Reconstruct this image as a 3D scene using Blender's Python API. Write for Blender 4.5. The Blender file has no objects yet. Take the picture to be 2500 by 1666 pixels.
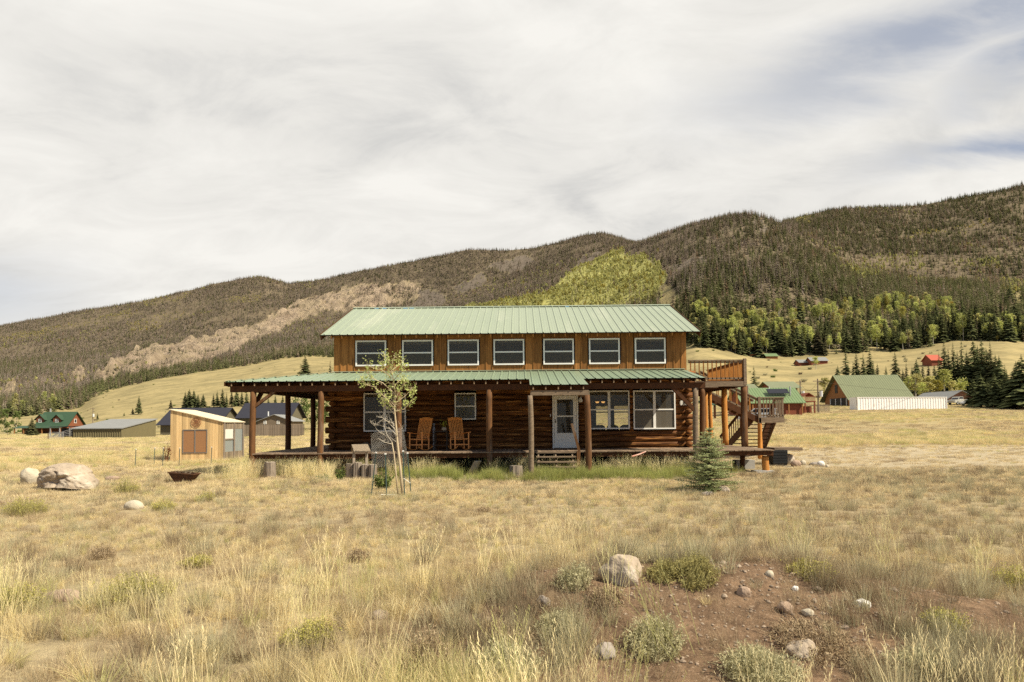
import bpy, math, random
import numpy as np
from mathutils import Vector, Matrix
R = math.radians
random.seed(11); rng = np.random.default_rng(11)
S = bpy.context.scene
COL = S.collection

# ---------------- camera, world, sun ----------------
EYE = 1.8; YAW, PITCH, ROLL, SH, F = 0.0124, 0.0404, 0.0082, 133.17, 1667.63
cam_d = bpy.data.cameras.new('camera'); cam = bpy.data.objects.new('camera', cam_d); COL.objects.link(cam)
cam_d.sensor_width = 36; cam_d.lens = F / 2500 * 36; cam_d.shift_y = SH / 2500; cam_d.clip_start = 0.1; cam_d.clip_end = 20000
cam.matrix_world = Matrix.Translation((0, 0, EYE)) @ Matrix.Rotation(YAW, 4, 'Z') @ Matrix.Rotation(math.pi / 2 + PITCH, 4, 'X') @ Matrix.Rotation(-ROLL, 4, 'Z')
S.camera = cam
S.view_settings.view_transform = 'Standard'; S.view_settings.look = 'None'; S.view_settings.gamma = 1.0; S.view_settings.exposure = 0.48
S.cycles.use_denoising = False; S.cycles.max_bounces = 6; S.cycles.transparent_max_bounces = 12; S.cycles.diffuse_bounces = 3

SUNV = Vector((1.15, -0.60, 1.36)).normalized()
el = math.asin(SUNV.z); az = math.atan2(SUNV.x, SUNV.y)
sd = bpy.data.lights.new('sun', 'SUN'); sd.energy = 5.0; sd.angle = R(0.55); sd.color = (1.0, 0.915, 0.74)
sun = bpy.data.objects.new('sun', sd); COL.objects.link(sun)
sun.rotation_euler = (-SUNV).to_track_quat('-Z', 'Y').to_euler()

W = bpy.data.worlds.new('World'); S.world = W; W.use_nodes = True
nt = W.node_tree; N = nt.nodes; Lk = nt.links; N.clear()
out = N.new('ShaderNodeOutputWorld'); bg = N.new('ShaderNodeBackground'); bg.inputs[1].default_value = 0.088
sky = N.new('ShaderNodeTexSky'); sky.sky_type = 'NISHITA'; sky.sun_disc = False; sky.sun_elevation = el; sky.sun_rotation = az; sky.altitude = 2600; sky.dust_density = 1.2
def wn(t, **k):
    n = N.new(t)
    for a, b in k.items(): setattr(n, a, b)
    return n
def wmath(op, a, b=None, c=None, clamp=False):
    n = wn('ShaderNodeMath', operation=op, use_clamp=clamp)
    for i, v in enumerate((a, b, c)):
        if v is None: continue
        if isinstance(v, (int, float)): n.inputs[i].default_value = v
        else: Lk.new(v, n.inputs[i])
    return n.outputs[0]
tc = wn('ShaderNodeTexCoord'); sep = wn('ShaderNodeSeparateXYZ'); Lk.new(tc.outputs['Generated'], sep.inputs[0])
# flat cloud deck: direction projected onto a plane high overhead
zc = wmath('MAXIMUM', sep.outputs[2], 0.0); zz = wmath('ADD', zc, 0.24)
px_ = wmath('DIVIDE', sep.outputs[0], zz); py_ = wmath('DIVIDE', sep.outputs[1], zz)
cb = wn('ShaderNodeCombineXYZ'); Lk.new(px_, cb.inputs[0]); Lk.new(py_, cb.inputs[1])
def cn(scale, detail, rough, rot=0, sc=(1, 1, 1), off=(0, 0, 0), dist=0.0):
    m = wn('ShaderNodeMapping'); Lk.new(cb.outputs[0], m.inputs[0]); m.inputs['Rotation'].default_value = (0, 0, R(rot)); m.inputs['Scale'].default_value = sc; m.inputs['Location'].default_value = off
    t = wn('ShaderNodeTexNoise'); Lk.new(m.outputs[0], t.inputs['Vector']); t.inputs['Scale'].default_value = scale; t.inputs['Detail'].default_value = detail; t.inputs['Roughness'].default_value = rough; t.inputs['Distortion'].default_value = dist
    return t.outputs[0]
def ramp(v, a, b, c=0.0, d=1.0):
    n = wn('ShaderNodeMapRange', interpolation_type='SMOOTHSTEP'); Lk.new(v, n.inputs[0])
    for i, q in enumerate((a, b, c, d)): n.inputs[1 + i].default_value = q
    return n.outputs[0]
big = cn(1.0, 6, 0.55, 20, (1, 1.1, 1), (3.1, 1.2, 0), 0.4)
fine = cn(3.2, 9, 0.62, 25, (0.8, 1.3, 1), (0.3, 7.2, 0), 0.6)
wisp = cn(1.5, 7, 0.6, -38, (0.7, 1.8, 1), (1.3, 2.2, 0), 0.8)
# gaps of blue: long streaks to the right of the valley and a little low on the left
dirx = wmath('DIVIDE', sep.outputs[0], wmath('MAXIMUM', sep.outputs[1], 0.05)); dirz = wmath('DIVIDE', sep.outputs[2], wmath('MAXIMUM', sep.outputs[1], 0.05))
def streak(x0, z0, slope, half, xa, xb):
    d = wmath('SUBTRACT', dirz, wmath('MULTIPLY_ADD', wmath('SUBTRACT', dirx, x0), slope, z0))
    d = wmath('ADD', d, wmath('MULTIPLY', wmath('SUBTRACT', wisp, 0.5), 0.16))
    a = ramp(wmath('ABSOLUTE', d), 0.0, half, 1.0, 0.0)
    return wmath('MULTIPLY', a, ramp(dirx, xa, xb))
s1 = streak(0.38, 0.50, 0.30, 0.10, 0.10, 0.62)
s2 = streak(0.65, 0.40, 0.22, 0.05, 0.40, 0.78)
s3 = wmath('MULTIPLY', ramp(dirx, -0.52, -0.9), ramp(wmath('ABSOLUTE', wmath('SUBTRACT', dirz, 0.20)), 0.0, 0.10, 1.0, 0.0))
s4 = streak(0.72, 0.52, 0.35, 0.06, 0.55, 0.8)
blue = wmath('MAXIMUM', wmath('MAXIMUM', wmath('MULTIPLY', s1, 0.62), wmath('MULTIPLY', s2, 0.72)), wmath('MAXIMUM', wmath('MULTIPLY', s3, 0.35), wmath('MULTIPLY', s4, 0.7)))
blue = wmath('MULTIPLY', blue, ramp(fine, 0.30, 0.60, 0.45, 1.15), clamp=True)
behind = ramp(sep.outputs[1], 0.1, -0.4)     # unseen sky behind the camera, made bluer to weaken the ambient light
blue = wmath('MAXIMUM', blue, wmath('MULTIPLY', behind, ramp(big, 0.40, 0.55, 0.75, 1.0)))
cc = wn('ShaderNodeValToRGB')
e = cc.color_ramp.elements; e[0].position = 0.36; e[0].color = (5.3, 5.25, 5.1, 1); e[1].position = 0.60; e[1].color = (7.6, 7.42, 7.0, 1)
m_ = cc.color_ramp.elements.new(0.47); m_.color = (6.7, 6.55, 6.2, 1)
bl = wmath('ADD', wmath('MULTIPLY', big, 0.5), wmath('MULTIPLY', fine, 0.5)); Lk.new(bl, cc.inputs[0])
skc = wn('ShaderNodeMix', data_type='RGBA'); skc.inputs[0].default_value = 0.55; Lk.new(sky.outputs[0], skc.inputs[6]); skc.inputs[7].default_value = (2.4, 2.8, 3.7, 1)
mx = wn('ShaderNodeMix', data_type='RGBA'); Lk.new(blue, mx.inputs[0]); Lk.new(cc.outputs[0], mx.inputs[6]); Lk.new(skc.outputs[2], mx.inputs[7])
Lk.new(mx.outputs[2], bg.inputs[0]); Lk.new(bg.outputs[0], out.inputs[0])

# ---------------- where a pixel of the survey photo points ----------------
def ray(px, py):
    qx = px - 1250; qy = py - 833 - SH
    c, s = math.cos(ROLL), math.sin(ROLL); a = qx * c - qy * s; b = qx * s + qy * c
    xr = a / F; u = -b / F
    c, s = math.cos(PITCH), math.sin(PITCH); z = u * c + s; d = c - u * s
    c, s = math.cos(YAW), math.sin(YAW); X = xr * c - d * s; Y = xr * s + d * c
    return X / Y, z / Y
def P(px, py, Y):
    a, b = ray(px, py); return Vector((a * Y, Y, EYE + b * Y))
def PX(px, Y, py=1000): return ray(px, py)[0] * Y
def PZ(px, py, Y): return EYE + ray(px, py)[1] * Y

# ---------------- noise ----------------
def _h(ix, iy, seed):
    n = (ix.astype(np.int64) * 374761393 + iy.astype(np.int64) * 668265263 + seed * 144665) & 0x7fffffff
    n = ((n ^ (n >> 13)) * 1274126177) & 0x7fffffff
    return ((n ^ (n >> 16)) & 0xffff) / 65535.0
def vnoise(x, y, seed=0):
    x = np.asarray(x, float); y = np.asarray(y, float)
    ix = np.floor(x); iy = np.floor(y); fx = x - ix; fy = y - iy
    fx = fx * fx * (3 - 2 * fx); fy = fy * fy * (3 - 2 * fy)
    a = _h(ix, iy, seed); b = _h(ix + 1, iy, seed); c = _h(ix, iy + 1, seed); d = _h(ix + 1, iy + 1, seed)
    return (a * (1 - fx) + b * fx) * (1 - fy) + (c * (1 - fx) + d * fx) * fy
def fbm(x, y, o=4, seed=0):
    t = 0; a = 0.5; n = 0
    for i in range(o):
        t = t + a * vnoise(x * 2 ** i, y * 2 ** i, seed + i * 7); n += a; a *= 0.5
    return t / n

# ---------------- terrain ----------------
K = 1.0625
skyl = [(0,742),(100,725),(200,705),(300,690),(400,668),(500,645),(560,633),(600,631),(640,640),(660,648),(720,640),(800,622),(900,603),(1000,582),(1080,568),(1130,570),(1210,566),(1280,552),(1340,535),(1385,528),(1430,538),(1470,553)]
skyl = [(a * K, b * K) for a, b in skyl] + [(1620,602),(1750,575),(1850,560),(1912,540),(1966,520),(2072,499),(2178,497),(2284,489),(2391,467),(2500,446)]
SX = [-250] + [p[0] for p in skyl] + [2800]; SY = [815] + [p[1] for p in skyl] + [400]
C1X = [-250,0,400,700,950,1100,1250,1400,1500,1562,1636,1700,1785,1838,1880,1912,1960,2020,2100,2250,2500,2800]
C1Y = [930,900,850,800,770,748,704,652,616,589,561,540,517,512,520,531,560,600,650,690,700,700]
BX = [-250,0,100,195,238,307,376,470,596,686,740,813,1200,1500,1678,1734,1830,1944,2059,2174,2250,2327,2461,2500,2800]
BY = [1035,1024,1012,997,968,947,929,914,896,878,873,872,860,850,845,845,871,879,866,860,850,837,829,835,840]
PXG = np.arange(-250, 2801, 10.0)
SG = np.array([ray(p, 900)[0] for p in PXG])
def T(pxs, ys): return np.array([ray(a, b)[1] for a, b in zip(pxs, ys)])
def ip(xs, ys): return np.interp(PXG, xs, ys)
nodes = []     # (Y over the columns, z over the columns)
one = np.ones_like(PXG)
nodes.append((one * 36, one * 0))
nodes.append((one * 70, ip([0, 700, 1500, 1900, 2500], [-0.25, -0.2, 0.2, 0.95, 0.85])))
YA = ip([0, 700, 1300, 1800, 2500], [165, 150, 140, 125, 128]); yA = ip([-250, 0, 400, 740, 1200, 1750, 1900, 2100, 2500], [1063, 1063, 1063, 1056, 1040, 1012, 1009, 1005, 1001])
zA = EYE + T(PXG, yA) * YA
nodes.append((YA, zA))
YM = ip([0, 700, 1300, 1800, 2500], [330, 380, 300, 210, 220]); yM = ip([-250, 0, 200, 350, 500, 740, 1200, 1700, 2000, 2300, 2500], [1052, 1052, 1048, 1036, 1022, 1002, 985, 975, 975, 965, 955])
nodes.append((YM, EYE + T(PXG, yM) * YM))
YB = ip([-250, 100, 300, 700, 900, 1500, 1700, 2500], [560, 600, 800, 900, 900, 560, 410, 390]); yB = ip(BX, BY)
nodes.append((YB, EYE + T(PXG, yB) * YB))
Y1 = ip([-250, 700, 1000, 1250, 1500, 1835, 2100, 2500], [1300, 1400, 1400, 1300, 1200, 1050, 900, 850]); y1 = ip(C1X, C1Y)
z1 = EYE + T(PXG, y1) * Y1 - ip([0, 900, 1100, 1300, 2000, 2300], [0, 0, 4, 9, 9, 0])
nodes.append((Y1, z1))
dpx = ip([0, 950, 1150, 1700, 2000, 2200], [0, 0, 10, 16, 12, 0])
Yd = Y1 * 1.13; nodes.append((Yd, EYE + (T(PXG, y1) * (dpx > 0.5) + T(PXG, y1 - 12) * (dpx <= 0.5) - dpx / F) * Yd))
Y2 = ip([-250, 0, 700, 1000, 1470, 1700, 2000, 2500], [2300, 2200, 2100, 2000, 1900, 1700, 1600, 1500]); y2 = ip(SX, SY)
nodes.append((Y2, EYE + T(PXG, y2) * Y2 - 9))
nodes.append((Y2 * 1.25, EYE + T(PXG, y2) * Y2 * 0.75))
nodes.append((one * 6000, one * 60))
NY = np.array([n[0] for n in nodes]); NZ = np.array([n[1] for n in nodes])
AMP = [0, 0.10, 0.12, 1.2, 2.5, 9, 6, 5, 0, 0]
def zg(X, Y):
    X = np.atleast_1d(np.asarray(X, float)); Y = np.atleast_1d(np.asarray(Y, float)); Yc = np.maximum(Y, 1.0)
    s = np.clip(X / np.maximum(Yc, 12), SG[0], SG[-1])
    z = np.zeros_like(X); am = np.zeros_like(X)
    ys = [np.interp(s, SG, NY[k]) for k in range(len(nodes))]; zs = [np.interp(s, SG, NZ[k]) for k in range(len(nodes))]
    for k in range(len(nodes) - 1):
        t = np.clip((Yc - ys[k]) / (ys[k + 1] - ys[k]), 0, 1)
        m = (Yc >= ys[k]) & (Yc < ys[k + 1])
        z = np.where(m, zs[k] + (zs[k + 1] - zs[k]) * t, z); am = np.where(m, AMP[k] + (AMP[k + 1] - AMP[k]) * t, am)
    n = fbm(X / 130 + 9, Y / 130 + 3, 5, 3) - 0.5 + 0.35 * (np.abs(fbm(X / 60, Y / 160, 3, 9) - 0.5))
    z = z + am * n * 2.0
    near = np.clip((60 - Y) / 20, 0, 1)
    z = z + near * ((fbm(X / 5 + 4, Y / 5, 3, 5) - 0.5) * 0.14 + (fbm(X / 1.1, Y / 1.1, 2, 6) - 0.5) * 0.05)
    flat = np.clip(1 - np.maximum(np.abs(X) - 11, 0) / 3, 0, 1) * np.clip(1 - np.abs(Y - 29) / 9, 0, 1)
    z = z * (1 - np.minimum(1, flat * 1.6)) + 0.0
    # spoil mound in front, right of the camera, and a low bank on the left
    z = z + 0.47 * np.exp(-(((X - 1.6) / 2.4) ** 2 + ((Y - 6.5) / 1.15) ** 2)) * (.85 + .5 * fbm(X * 1.3, Y * 1.3, 3, 17)) + .05 * (fbm(X * 4, Y * 4, 3, 19) - .5) * (np.abs(X - 2) < 4) * (Y < 8) + 0.12 * np.exp(-(((X + 16.0) / 4.0) ** 2 + ((Y - 19) / 2.5) ** 2))
    return z
def gz(X, Y): return float(zg(X, Y)[0])
def G(px, py, y0=3.0, y1=2600):
    a, b = ray(px, py); Ys = np.geomspace(y0, y1, 3000); d = EYE + b * Ys - zg(a * Ys, Ys)
    i = int(np.argmax(d < 0)) if (d < 0).any() else len(Ys) - 1
    return Vector((a * Ys[i], Ys[i], gz(a * Ys[i], Ys[i])))

# ---------------- materials ----------------
MATS = {}
VMATS = ('log_stain', 'board_stain', 'deck_wood', 'shed_pine', 'old_boards', 'fence_wood', 'pebbles_m')
def mat(name, col, col2=None, rough=0.8, scale=4.0, stretch=(1, 1, 1), bump=0.0, detail=6, metallic=0.0, spec=0.12, contrast=0.25, objrand=0.0, bscale=None, third=None):
    if name in MATS: return MATS[name]
    m = bpy.data.materials.new(name); m.use_nodes = True; t = m.node_tree; b = t.nodes['Principled BSDF']
    b.inputs['Roughness'].default_value = rough; b.inputs['Metallic'].default_value = metallic; b.inputs['Specular IOR Level'].default_value = spec
    c2 = col2 or tuple(x * 0.7 for x in col)
    tcn = t.nodes.new('ShaderNodeTexCoord'); mp = t.nodes.new('ShaderNodeMapping'); mp.inputs['Scale'].default_value = stretch
    t.links.new(tcn.outputs['Object'], mp.inputs[0])
    nz = t.nodes.new('ShaderNodeTexNoise'); nz.inputs['Scale'].default_value = scale; nz.inputs['Detail'].default_value = detail; nz.inputs['Roughness'].default_value = 0.62; t.links.new(mp.outputs[0], nz.inputs[0])
    mr = t.nodes.new('ShaderNodeMapRange'); mr.inputs[1].default_value = 0.5 - contrast; mr.inputs[2].default_value = 0.5 + contrast; t.links.new(nz.outputs[0], mr.inputs[0])
    mix = t.nodes.new('ShaderNodeMix'); mix.data_type = 'RGBA'; mix.inputs[6].default_value = (*col, 1); mix.inputs[7].default_value = (*c2, 1); t.links.new(mr.outputs[0], mix.inputs[0])
    cur = mix.outputs[2]
    if third:
        n2 = t.nodes.new('ShaderNodeTexNoise'); n2.inputs['Scale'].default_value = third[1]; n2.inputs['Detail'].default_value = 5; t.links.new(mp.outputs[0], n2.inputs[0])
        r2 = t.nodes.new('ShaderNodeMapRange'); r2.inputs[1].default_value = third[2]; r2.inputs[2].default_value = third[2] + 0.12; t.links.new(n2.outputs[0], r2.inputs[0])
        m2 = t.nodes.new('ShaderNodeMix'); m2.data_type = 'RGBA'; m2.inputs[7].default_value = (*third[0], 1); t.links.new(cur, m2.inputs[6]); t.links.new(r2.outputs[0], m2.inputs[0]); cur = m2.outputs[2]
    if objrand:
        oi = t.nodes.new('ShaderNodeObjectInfo'); r3 = t.nodes.new('ShaderNodeMapRange'); r3.inputs[3].default_value = 1 - objrand; r3.inputs[4].default_value = 1 + objrand; t.links.new(oi.outputs['Random'], r3.inputs[0])
        hv = t.nodes.new('ShaderNodeHueSaturation'); t.links.new(r3.outputs[0], hv.inputs['Value']); t.links.new(cur, hv.inputs['Color']); cur = hv.outputs[0]
    at = t.nodes.new('ShaderNodeAttribute'); at.attribute_name = 'v'; rv = t.nodes.new('ShaderNodeMapRange'); rv.inputs[3].default_value = 0.72; rv.inputs[4].default_value = 1.28; t.links.new(at.outputs['Fac'], rv.inputs[0])
    if name in VMATS: hv2 = t.nodes.new('ShaderNodeHueSaturation'); t.links.new(rv.outputs[0], hv2.inputs['Value']); t.links.new(cur, hv2.inputs['Color']); cur = hv2.outputs[0]
    t.links.new(cur, b.inputs['Base Color'])
    if bump:
        bp = t.nodes.new('ShaderNodeBump'); bp.inputs['Strength'].default_value = bump; bp.inputs['Distance'].default_value = 0.06 if 'boulder' in name or 'rock' in name else 0.02
        if bscale:
            n4 = t.nodes.new('ShaderNodeTexNoise'); n4.inputs['Scale'].default_value = bscale; n4.inputs['Detail'].default_value = 6; t.links.new(mp.outputs[0], n4.inputs[0]); t.links.new(n4.outputs[0], bp.inputs['Height'])
        else: t.links.new(nz.outputs[0], bp.inputs['Height'])
        t.links.new(bp.outputs[0], b.inputs['Normal'])
    MATS[name] = m; return m
def leafmat(name, col, col2, rnd=0.25, trans=0.3, third=None):
    """thin leaves, needles, blades: colour differs per blade (attribute 'v') and per plant"""
    m = bpy.data.materials.new(name); m.use_nodes = True; t = m.node_tree; t.nodes.clear()
    o = t.nodes.new('ShaderNodeOutputMaterial'); at = t.nodes.new('ShaderNodeAttribute'); at.attribute_name = 'v'
    mix = t.nodes.new('ShaderNodeMix'); mix.data_type = 'RGBA'; mix.inputs[6].default_value = (*col, 1); mix.inputs[7].default_value = (*col2, 1); t.links.new(at.outputs['Fac'], mix.inputs[0])
    cur = mix.outputs[2]
    oi = t.nodes.new('ShaderNodeObjectInfo')
    if third:
        r2 = t.nodes.new('ShaderNodeMapRange'); r2.inputs[1].default_value = third[1]; r2.inputs[2].default_value = min(1, third[1] + 0.25); t.links.new(oi.outputs['Random'], r2.inputs[0])
        m2 = t.nodes.new('ShaderNodeMix'); m2.data_type = 'RGBA'; m2.inputs[7].default_value = (*third[0], 1); t.links.new(cur, m2.inputs[6]); t.links.new(r2.outputs[0], m2.inputs[0]); cur = m2.outputs[2]
    mm = t.nodes.new('ShaderNodeMath'); mm.operation = 'MULTIPLY'; mm.inputs[1].default_value = 7.31; t.links.new(oi.outputs['Random'], mm.inputs[0])
    fr = t.nodes.new('ShaderNodeMath'); fr.operation = 'FRACT'; t.links.new(mm.outputs[0], fr.inputs[0])
    r3 = t.nodes.new('ShaderNodeMapRange'); r3.inputs[3].default_value = 1 - rnd; r3.inputs[4].default_value = 1 + rnd; t.links.new(fr.outputs[0], r3.inputs[0])
    hv = t.nodes.new('ShaderNodeHueSaturation'); t.links.new(r3.outputs[0], hv.inputs['Value']); t.links.new(cur, hv.inputs['Color'])
    d = t.nodes.new('ShaderNodeBsdfDiffuse'); tr = t.nodes.new('ShaderNodeBsdfTranslucent'); ms = t.nodes.new('ShaderNodeMixShader'); ms.inputs[0].default_value = trans
    t.links.new(hv.outputs[0], d.inputs[0]); t.links.new(hv.outputs[0], tr.inputs[0]); t.links.new(d.outputs[0], ms.inputs[1]); t.links.new(tr.outputs[0], ms.inputs[2]); t.links.new(ms.outputs[0], o.inputs[0])
    MATS[name] = m; return m
def glassmat(name, tint, haze, reflect=1.0):
    m = bpy.data.materials.new(name); m.use_nodes = True; t = m.node_tree; t.nodes.clear()
    o = t.nodes.new('ShaderNodeOutputMaterial'); tr = t.nodes.new('ShaderNodeBsdfTransparent'); tr.inputs[0].default_value = (*tint, 1)
    df = t.nodes.new('ShaderNodeBsdfDiffuse'); df.inputs[0].default_value = (0.30, 0.26, 0.20, 1); m1 = t.nodes.new('ShaderNodeMixShader'); m1.inputs[0].default_value = haze
    t.links.new(tr.outputs[0], m1.inputs[1]); t.links.new(df.outputs[0], m1.inputs[2])
    gl = t.nodes.new('ShaderNodeBsdfGlossy'); gl.inputs['Roughness'].default_value = 0.03; fr = t.nodes.new('ShaderNodeFresnel'); fr.inputs[0].default_value = 1.45
    mu = t.nodes.new('ShaderNodeMath'); mu.operation = 'MULTIPLY'; mu.inputs[1].default_value = reflect; t.links.new(fr.outputs[0], mu.inputs[0])
    m2 = t.nodes.new('ShaderNodeMixShader'); t.links.new(mu.outputs[0], m2.inputs[0]); t.links.new(m1.outputs[0], m2.inputs[1]); t.links.new(gl.outputs[0], m2.inputs[2]); t.links.new(m2.outputs[0], o.inputs[0])
    MATS[name] = m; return m

# ---------------- mesh helpers ----------------
ORG = {}
class MB:
    def __init__(s): s.v = []; s.f = []; s.c = []
    def add(s, vs, fs, v=0.5):
        n = len(s.v); s.v.extend([tuple(p) for p in vs]); s.f.extend([tuple(n + i for i in f) for f in fs]); s.c.extend([v] * len(vs)); return s
    def box(s, a, b, v=0.5):
        x0, y0, z0 = a; x1, y1, z1 = b
        if x0 > x1: x0, x1 = x1, x0
        if y0 > y1: y0, y1 = y1, y0
        if z0 > z1: z0, z1 = z1, z0
        return s.add([(x0,y0,z0),(x1,y0,z0),(x1,y1,z0),(x0,y1,z0),(x0,y0,z1),(x1,y0,z1),(x1,y1,z1),(x0,y1,z1)], [(0,3,2,1),(4,5,6,7),(0,1,5,4),(1,2,6,5),(2,3,7,6),(3,0,4,7)], v)
    def bar(s, p0, p1, w, h, up=(0, 0, 1), v=0.5):
        p0 = Vector(p0); p1 = Vector(p1); d = (p1 - p0).normalized(); u = Vector(up)
        if abs(d.dot(u)) > 0.98: u = Vector((0, 1, 0))
        r = d.cross(u).normalized(); u = r.cross(d).normalized(); vs = []
        for p in (p0, p1):
            for a, b in ((-1,-1),(1,-1),(1,1),(-1,1)): vs.append(p + r * (a * w / 2) + u * (b * h / 2))
        return s.add(vs, [(0,1,2,3),(7,6,5,4),(0,4,5,1),(1,5,6,2),(2,6,7,3),(3,7,4,0)], v)
    def tube(s, pts, rad, n=8, v=0.5, cap=True, wob=0.0):
        pts = [Vector(p) for p in pts]; m = len(pts)
        if isinstance(rad, (int, float)): rad = [rad] * m
        d0 = (pts[1] - pts[0]).normalized(); a = Vector((0, 0, 1)) if abs(d0.z) < 0.9 else Vector((1, 0, 0)); r = d0.cross(a).normalized(); vs = []
        for i, p in enumerate(pts):
            d = (pts[min(i + 1, m - 1)] - pts[max(i - 1, 0)]).normalized(); r = (r - d * r.dot(d)).normalized(); u = d.cross(r)
            for k in range(n):
                t = 2 * math.pi * k / n; q = rad[i] * (1 + (random.uniform(-wob, wob) if wob else 0)); vs.append(p + r * (math.cos(t) * q) + u * (math.sin(t) * q))
        fs = [(i*n+k, i*n+(k+1)%n, (i+1)*n+(k+1)%n, (i+1)*n+k) for i in range(m-1) for k in range(n)]
        if cap: fs += [tuple(range(n))[::-1], tuple((m-1)*n+k for k in range(n))]
        return s.add(vs, fs, v)
    def build(s, name, m, parent=None, smooth=False, loc=None):
        me = bpy.data.meshes.new(name); o = bpy.data.objects.new(name, me)
        org = ORG.get(parent.name) if parent else None
        if parent is None: org = Vector(loc) if loc is not None else Vector((0, 0, 0)); o.location = org
        me.from_pydata([(a[0]-org[0], a[1]-org[1], a[2]-org[2]) for a in s.v], [], s.f); me.update()
        if isinstance(m, str): m = MATS[m]
        me.materials.append(m)
        at = me.attributes.new('v', 'FLOAT', 'POINT'); at.data.foreach_set('value', np.array(s.c, dtype=np.float32))
        if smooth: me.polygons.foreach_set('use_smooth', [True] * len(me.polygons))
        COL.objects.link(o)
        if parent: o.parent = parent
        ORG[o.name] = org; return o
def tag(o, label=None, cat=None, group=None, kind=None):
    if label: o['label'] = label
    if cat: o['category'] = cat
    if group: o['group'] = group
    if kind: o['kind'] = kind
    return o
def thing(name, loc, label, cat, group=None):
    o = bpy.data.objects.new(name, None); o.location = loc; o.empty_display_size = 0.3; COL.objects.link(o); ORG[o.name] = Vector(loc); return tag(o, label, cat, group)
def copy_tree(o, parent=None):
    c = o.copy(); COL.objects.link(c); c.parent = parent
    for ch in o.children: copy_tree(ch, c)
    return c
def struct(o): o['kind'] = 'structure'; return o
def stuff(o, label): o['kind'] = 'stuff'; o['label'] = label; return o
def npmesh(name, verts, faces, m, loc=(0, 0, 0), v=None, smooth=False, link=True):
    me = bpy.data.meshes.new(name); me.vertices.add(len(verts)); me.vertices.foreach_set('co', np.asarray(verts, np.float32).ravel())
    faces = np.asarray(faces, np.int32); k = faces.shape[1]; me.loops.add(faces.size); me.loops.foreach_set('vertex_index', faces.ravel())
    me.polygons.add(len(faces)); me.polygons.foreach_set('loop_start', np.arange(0, faces.size, k, dtype=np.int32))
    if smooth: me.polygons.foreach_set('use_smooth', [True] * len(faces))
    me.update(); me.validate(); me.materials.append(MATS[m] if isinstance(m, str) else m)
    if v is not None: at = me.attributes.new('v', 'FLOAT', 'POINT'); at.data.foreach_set('value', np.asarray(v, np.float32))
    o = bpy.data.objects.new(name, me); o.location = loc
    if link: COL.objects.link(o)
    ORG[o.name] = Vector(loc); return o
def scatter(name, protos, pts, scl, idx, label, m0, tilt=0.0):
    """one 'stuff' object: points carrying copies of a few small plants"""
    n = len(pts); me = bpy.data.meshes.new(name); me.vertices.add(n); me.vertices.foreach_set('co', np.asarray(pts, np.float32).ravel())
    rot = np.zeros((n, 3), np.float32); rot[:, 2] = rng.uniform(0, 6.283, n)
    if tilt: rot[:, 0] = rng.normal(0, tilt, n); rot[:, 1] = rng.normal(0, tilt, n)
    a = me.attributes.new('rot', 'FLOAT_VECTOR', 'POINT'); a.data.foreach_set('vector', rot.ravel())
    s3 = np.asarray(scl, np.float32); s3 = np.repeat(s3[:, None], 3, 1) if s3.ndim == 1 else s3
    a = me.attributes.new('scl', 'FLOAT_VECTOR', 'POINT'); a.data.foreach_set('vector', s3.astype(np.float32).ravel())
    a = me.attributes.new('idx', 'INT', 'POINT'); a.data.foreach_set('value', np.asarray(idx, np.int32))
    c = bpy.data.collections.new(name + '_kinds')
    for i, p in enumerate(protos): p.name = 'kind_%02d_%s' % (i, name); c.objects.link(p)
    g = bpy.data.node_groups.new(name, 'GeometryNodeTree'); g.interface.new_socket('Geometry', in_out='INPUT', socket_type='NodeSocketGeometry'); g.interface.new_socket('Geometry', in_out='OUTPUT', socket_type='NodeSocketGeometry')
    gi = g.nodes.new('NodeGroupInput'); go = g.nodes.new('NodeGroupOutput'); ci = g.nodes.new('GeometryNodeCollectionInfo'); ci.inputs[0].default_value = c; ci.inputs['Separate Children'].default_value = True; ci.inputs['Reset Children'].default_value = True
    ins = g.nodes.new('GeometryNodeInstanceOnPoints'); ins.inputs['Pick Instance'].default_value = True
    def na(nm, ty):
        x = g.nodes.new('GeometryNodeInputNamedAttribute'); x.data_type = ty; x.inputs[0].default_value = nm; return x.outputs[0]
    e2r = g.nodes.new('FunctionNodeEulerToRotation')
    g.links.new(gi.outputs[0], ins.inputs['Points']); g.links.new(ci.outputs[0], ins.inputs['Instance']); g.links.new(na('idx', 'INT'), ins.inputs['Instance Index'])
    g.links.new(na('rot', 'FLOAT_VECTOR'), e2r.inputs[0]); g.links.new(e2r.outputs[0], ins.inputs['Rotation']); g.links.new(na('scl', 'FLOAT_VECTOR'), ins.inputs['Scale']); g.links.new(ins.outputs[0], go.inputs[0])
    me.materials.append(MATS[m0]); o = bpy.data.objects.new(name, me); COL.objects.link(o); md = o.modifiers.new('scatter', 'NODES'); md.node_group = g
    return stuff(o, label)
def proj(X, Y, Z):
    Z = Z - EYE; c, s = math.cos(YAW), math.sin(YAW); xr = X * c + Y * s; d = -X * s + Y * c
    c, s = math.cos(PITCH), math.sin(PITCH); u = Z * c - d * s; d = Z * s + d * c
    a = F * xr / d; b = -F * u / d; c, s = math.cos(ROLL), math.sin(ROLL)
    return 1250 + a * c + b * s, 833 + SH - a * s + b * c
def inpoly(px, py, poly):
    r = np.zeros(px.shape, bool); n = len(poly)
    for i in range(n):
        x0, y0 = poly[i]; x1, y1 = poly[(i + 1) % n]
        if y0 == y1: continue
        c = ((y0 > py) != (y1 > py)) & (px < (x1 - x0) * (py - y0) / (y1 - y0) + x0); r ^= c
    return r
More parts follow.
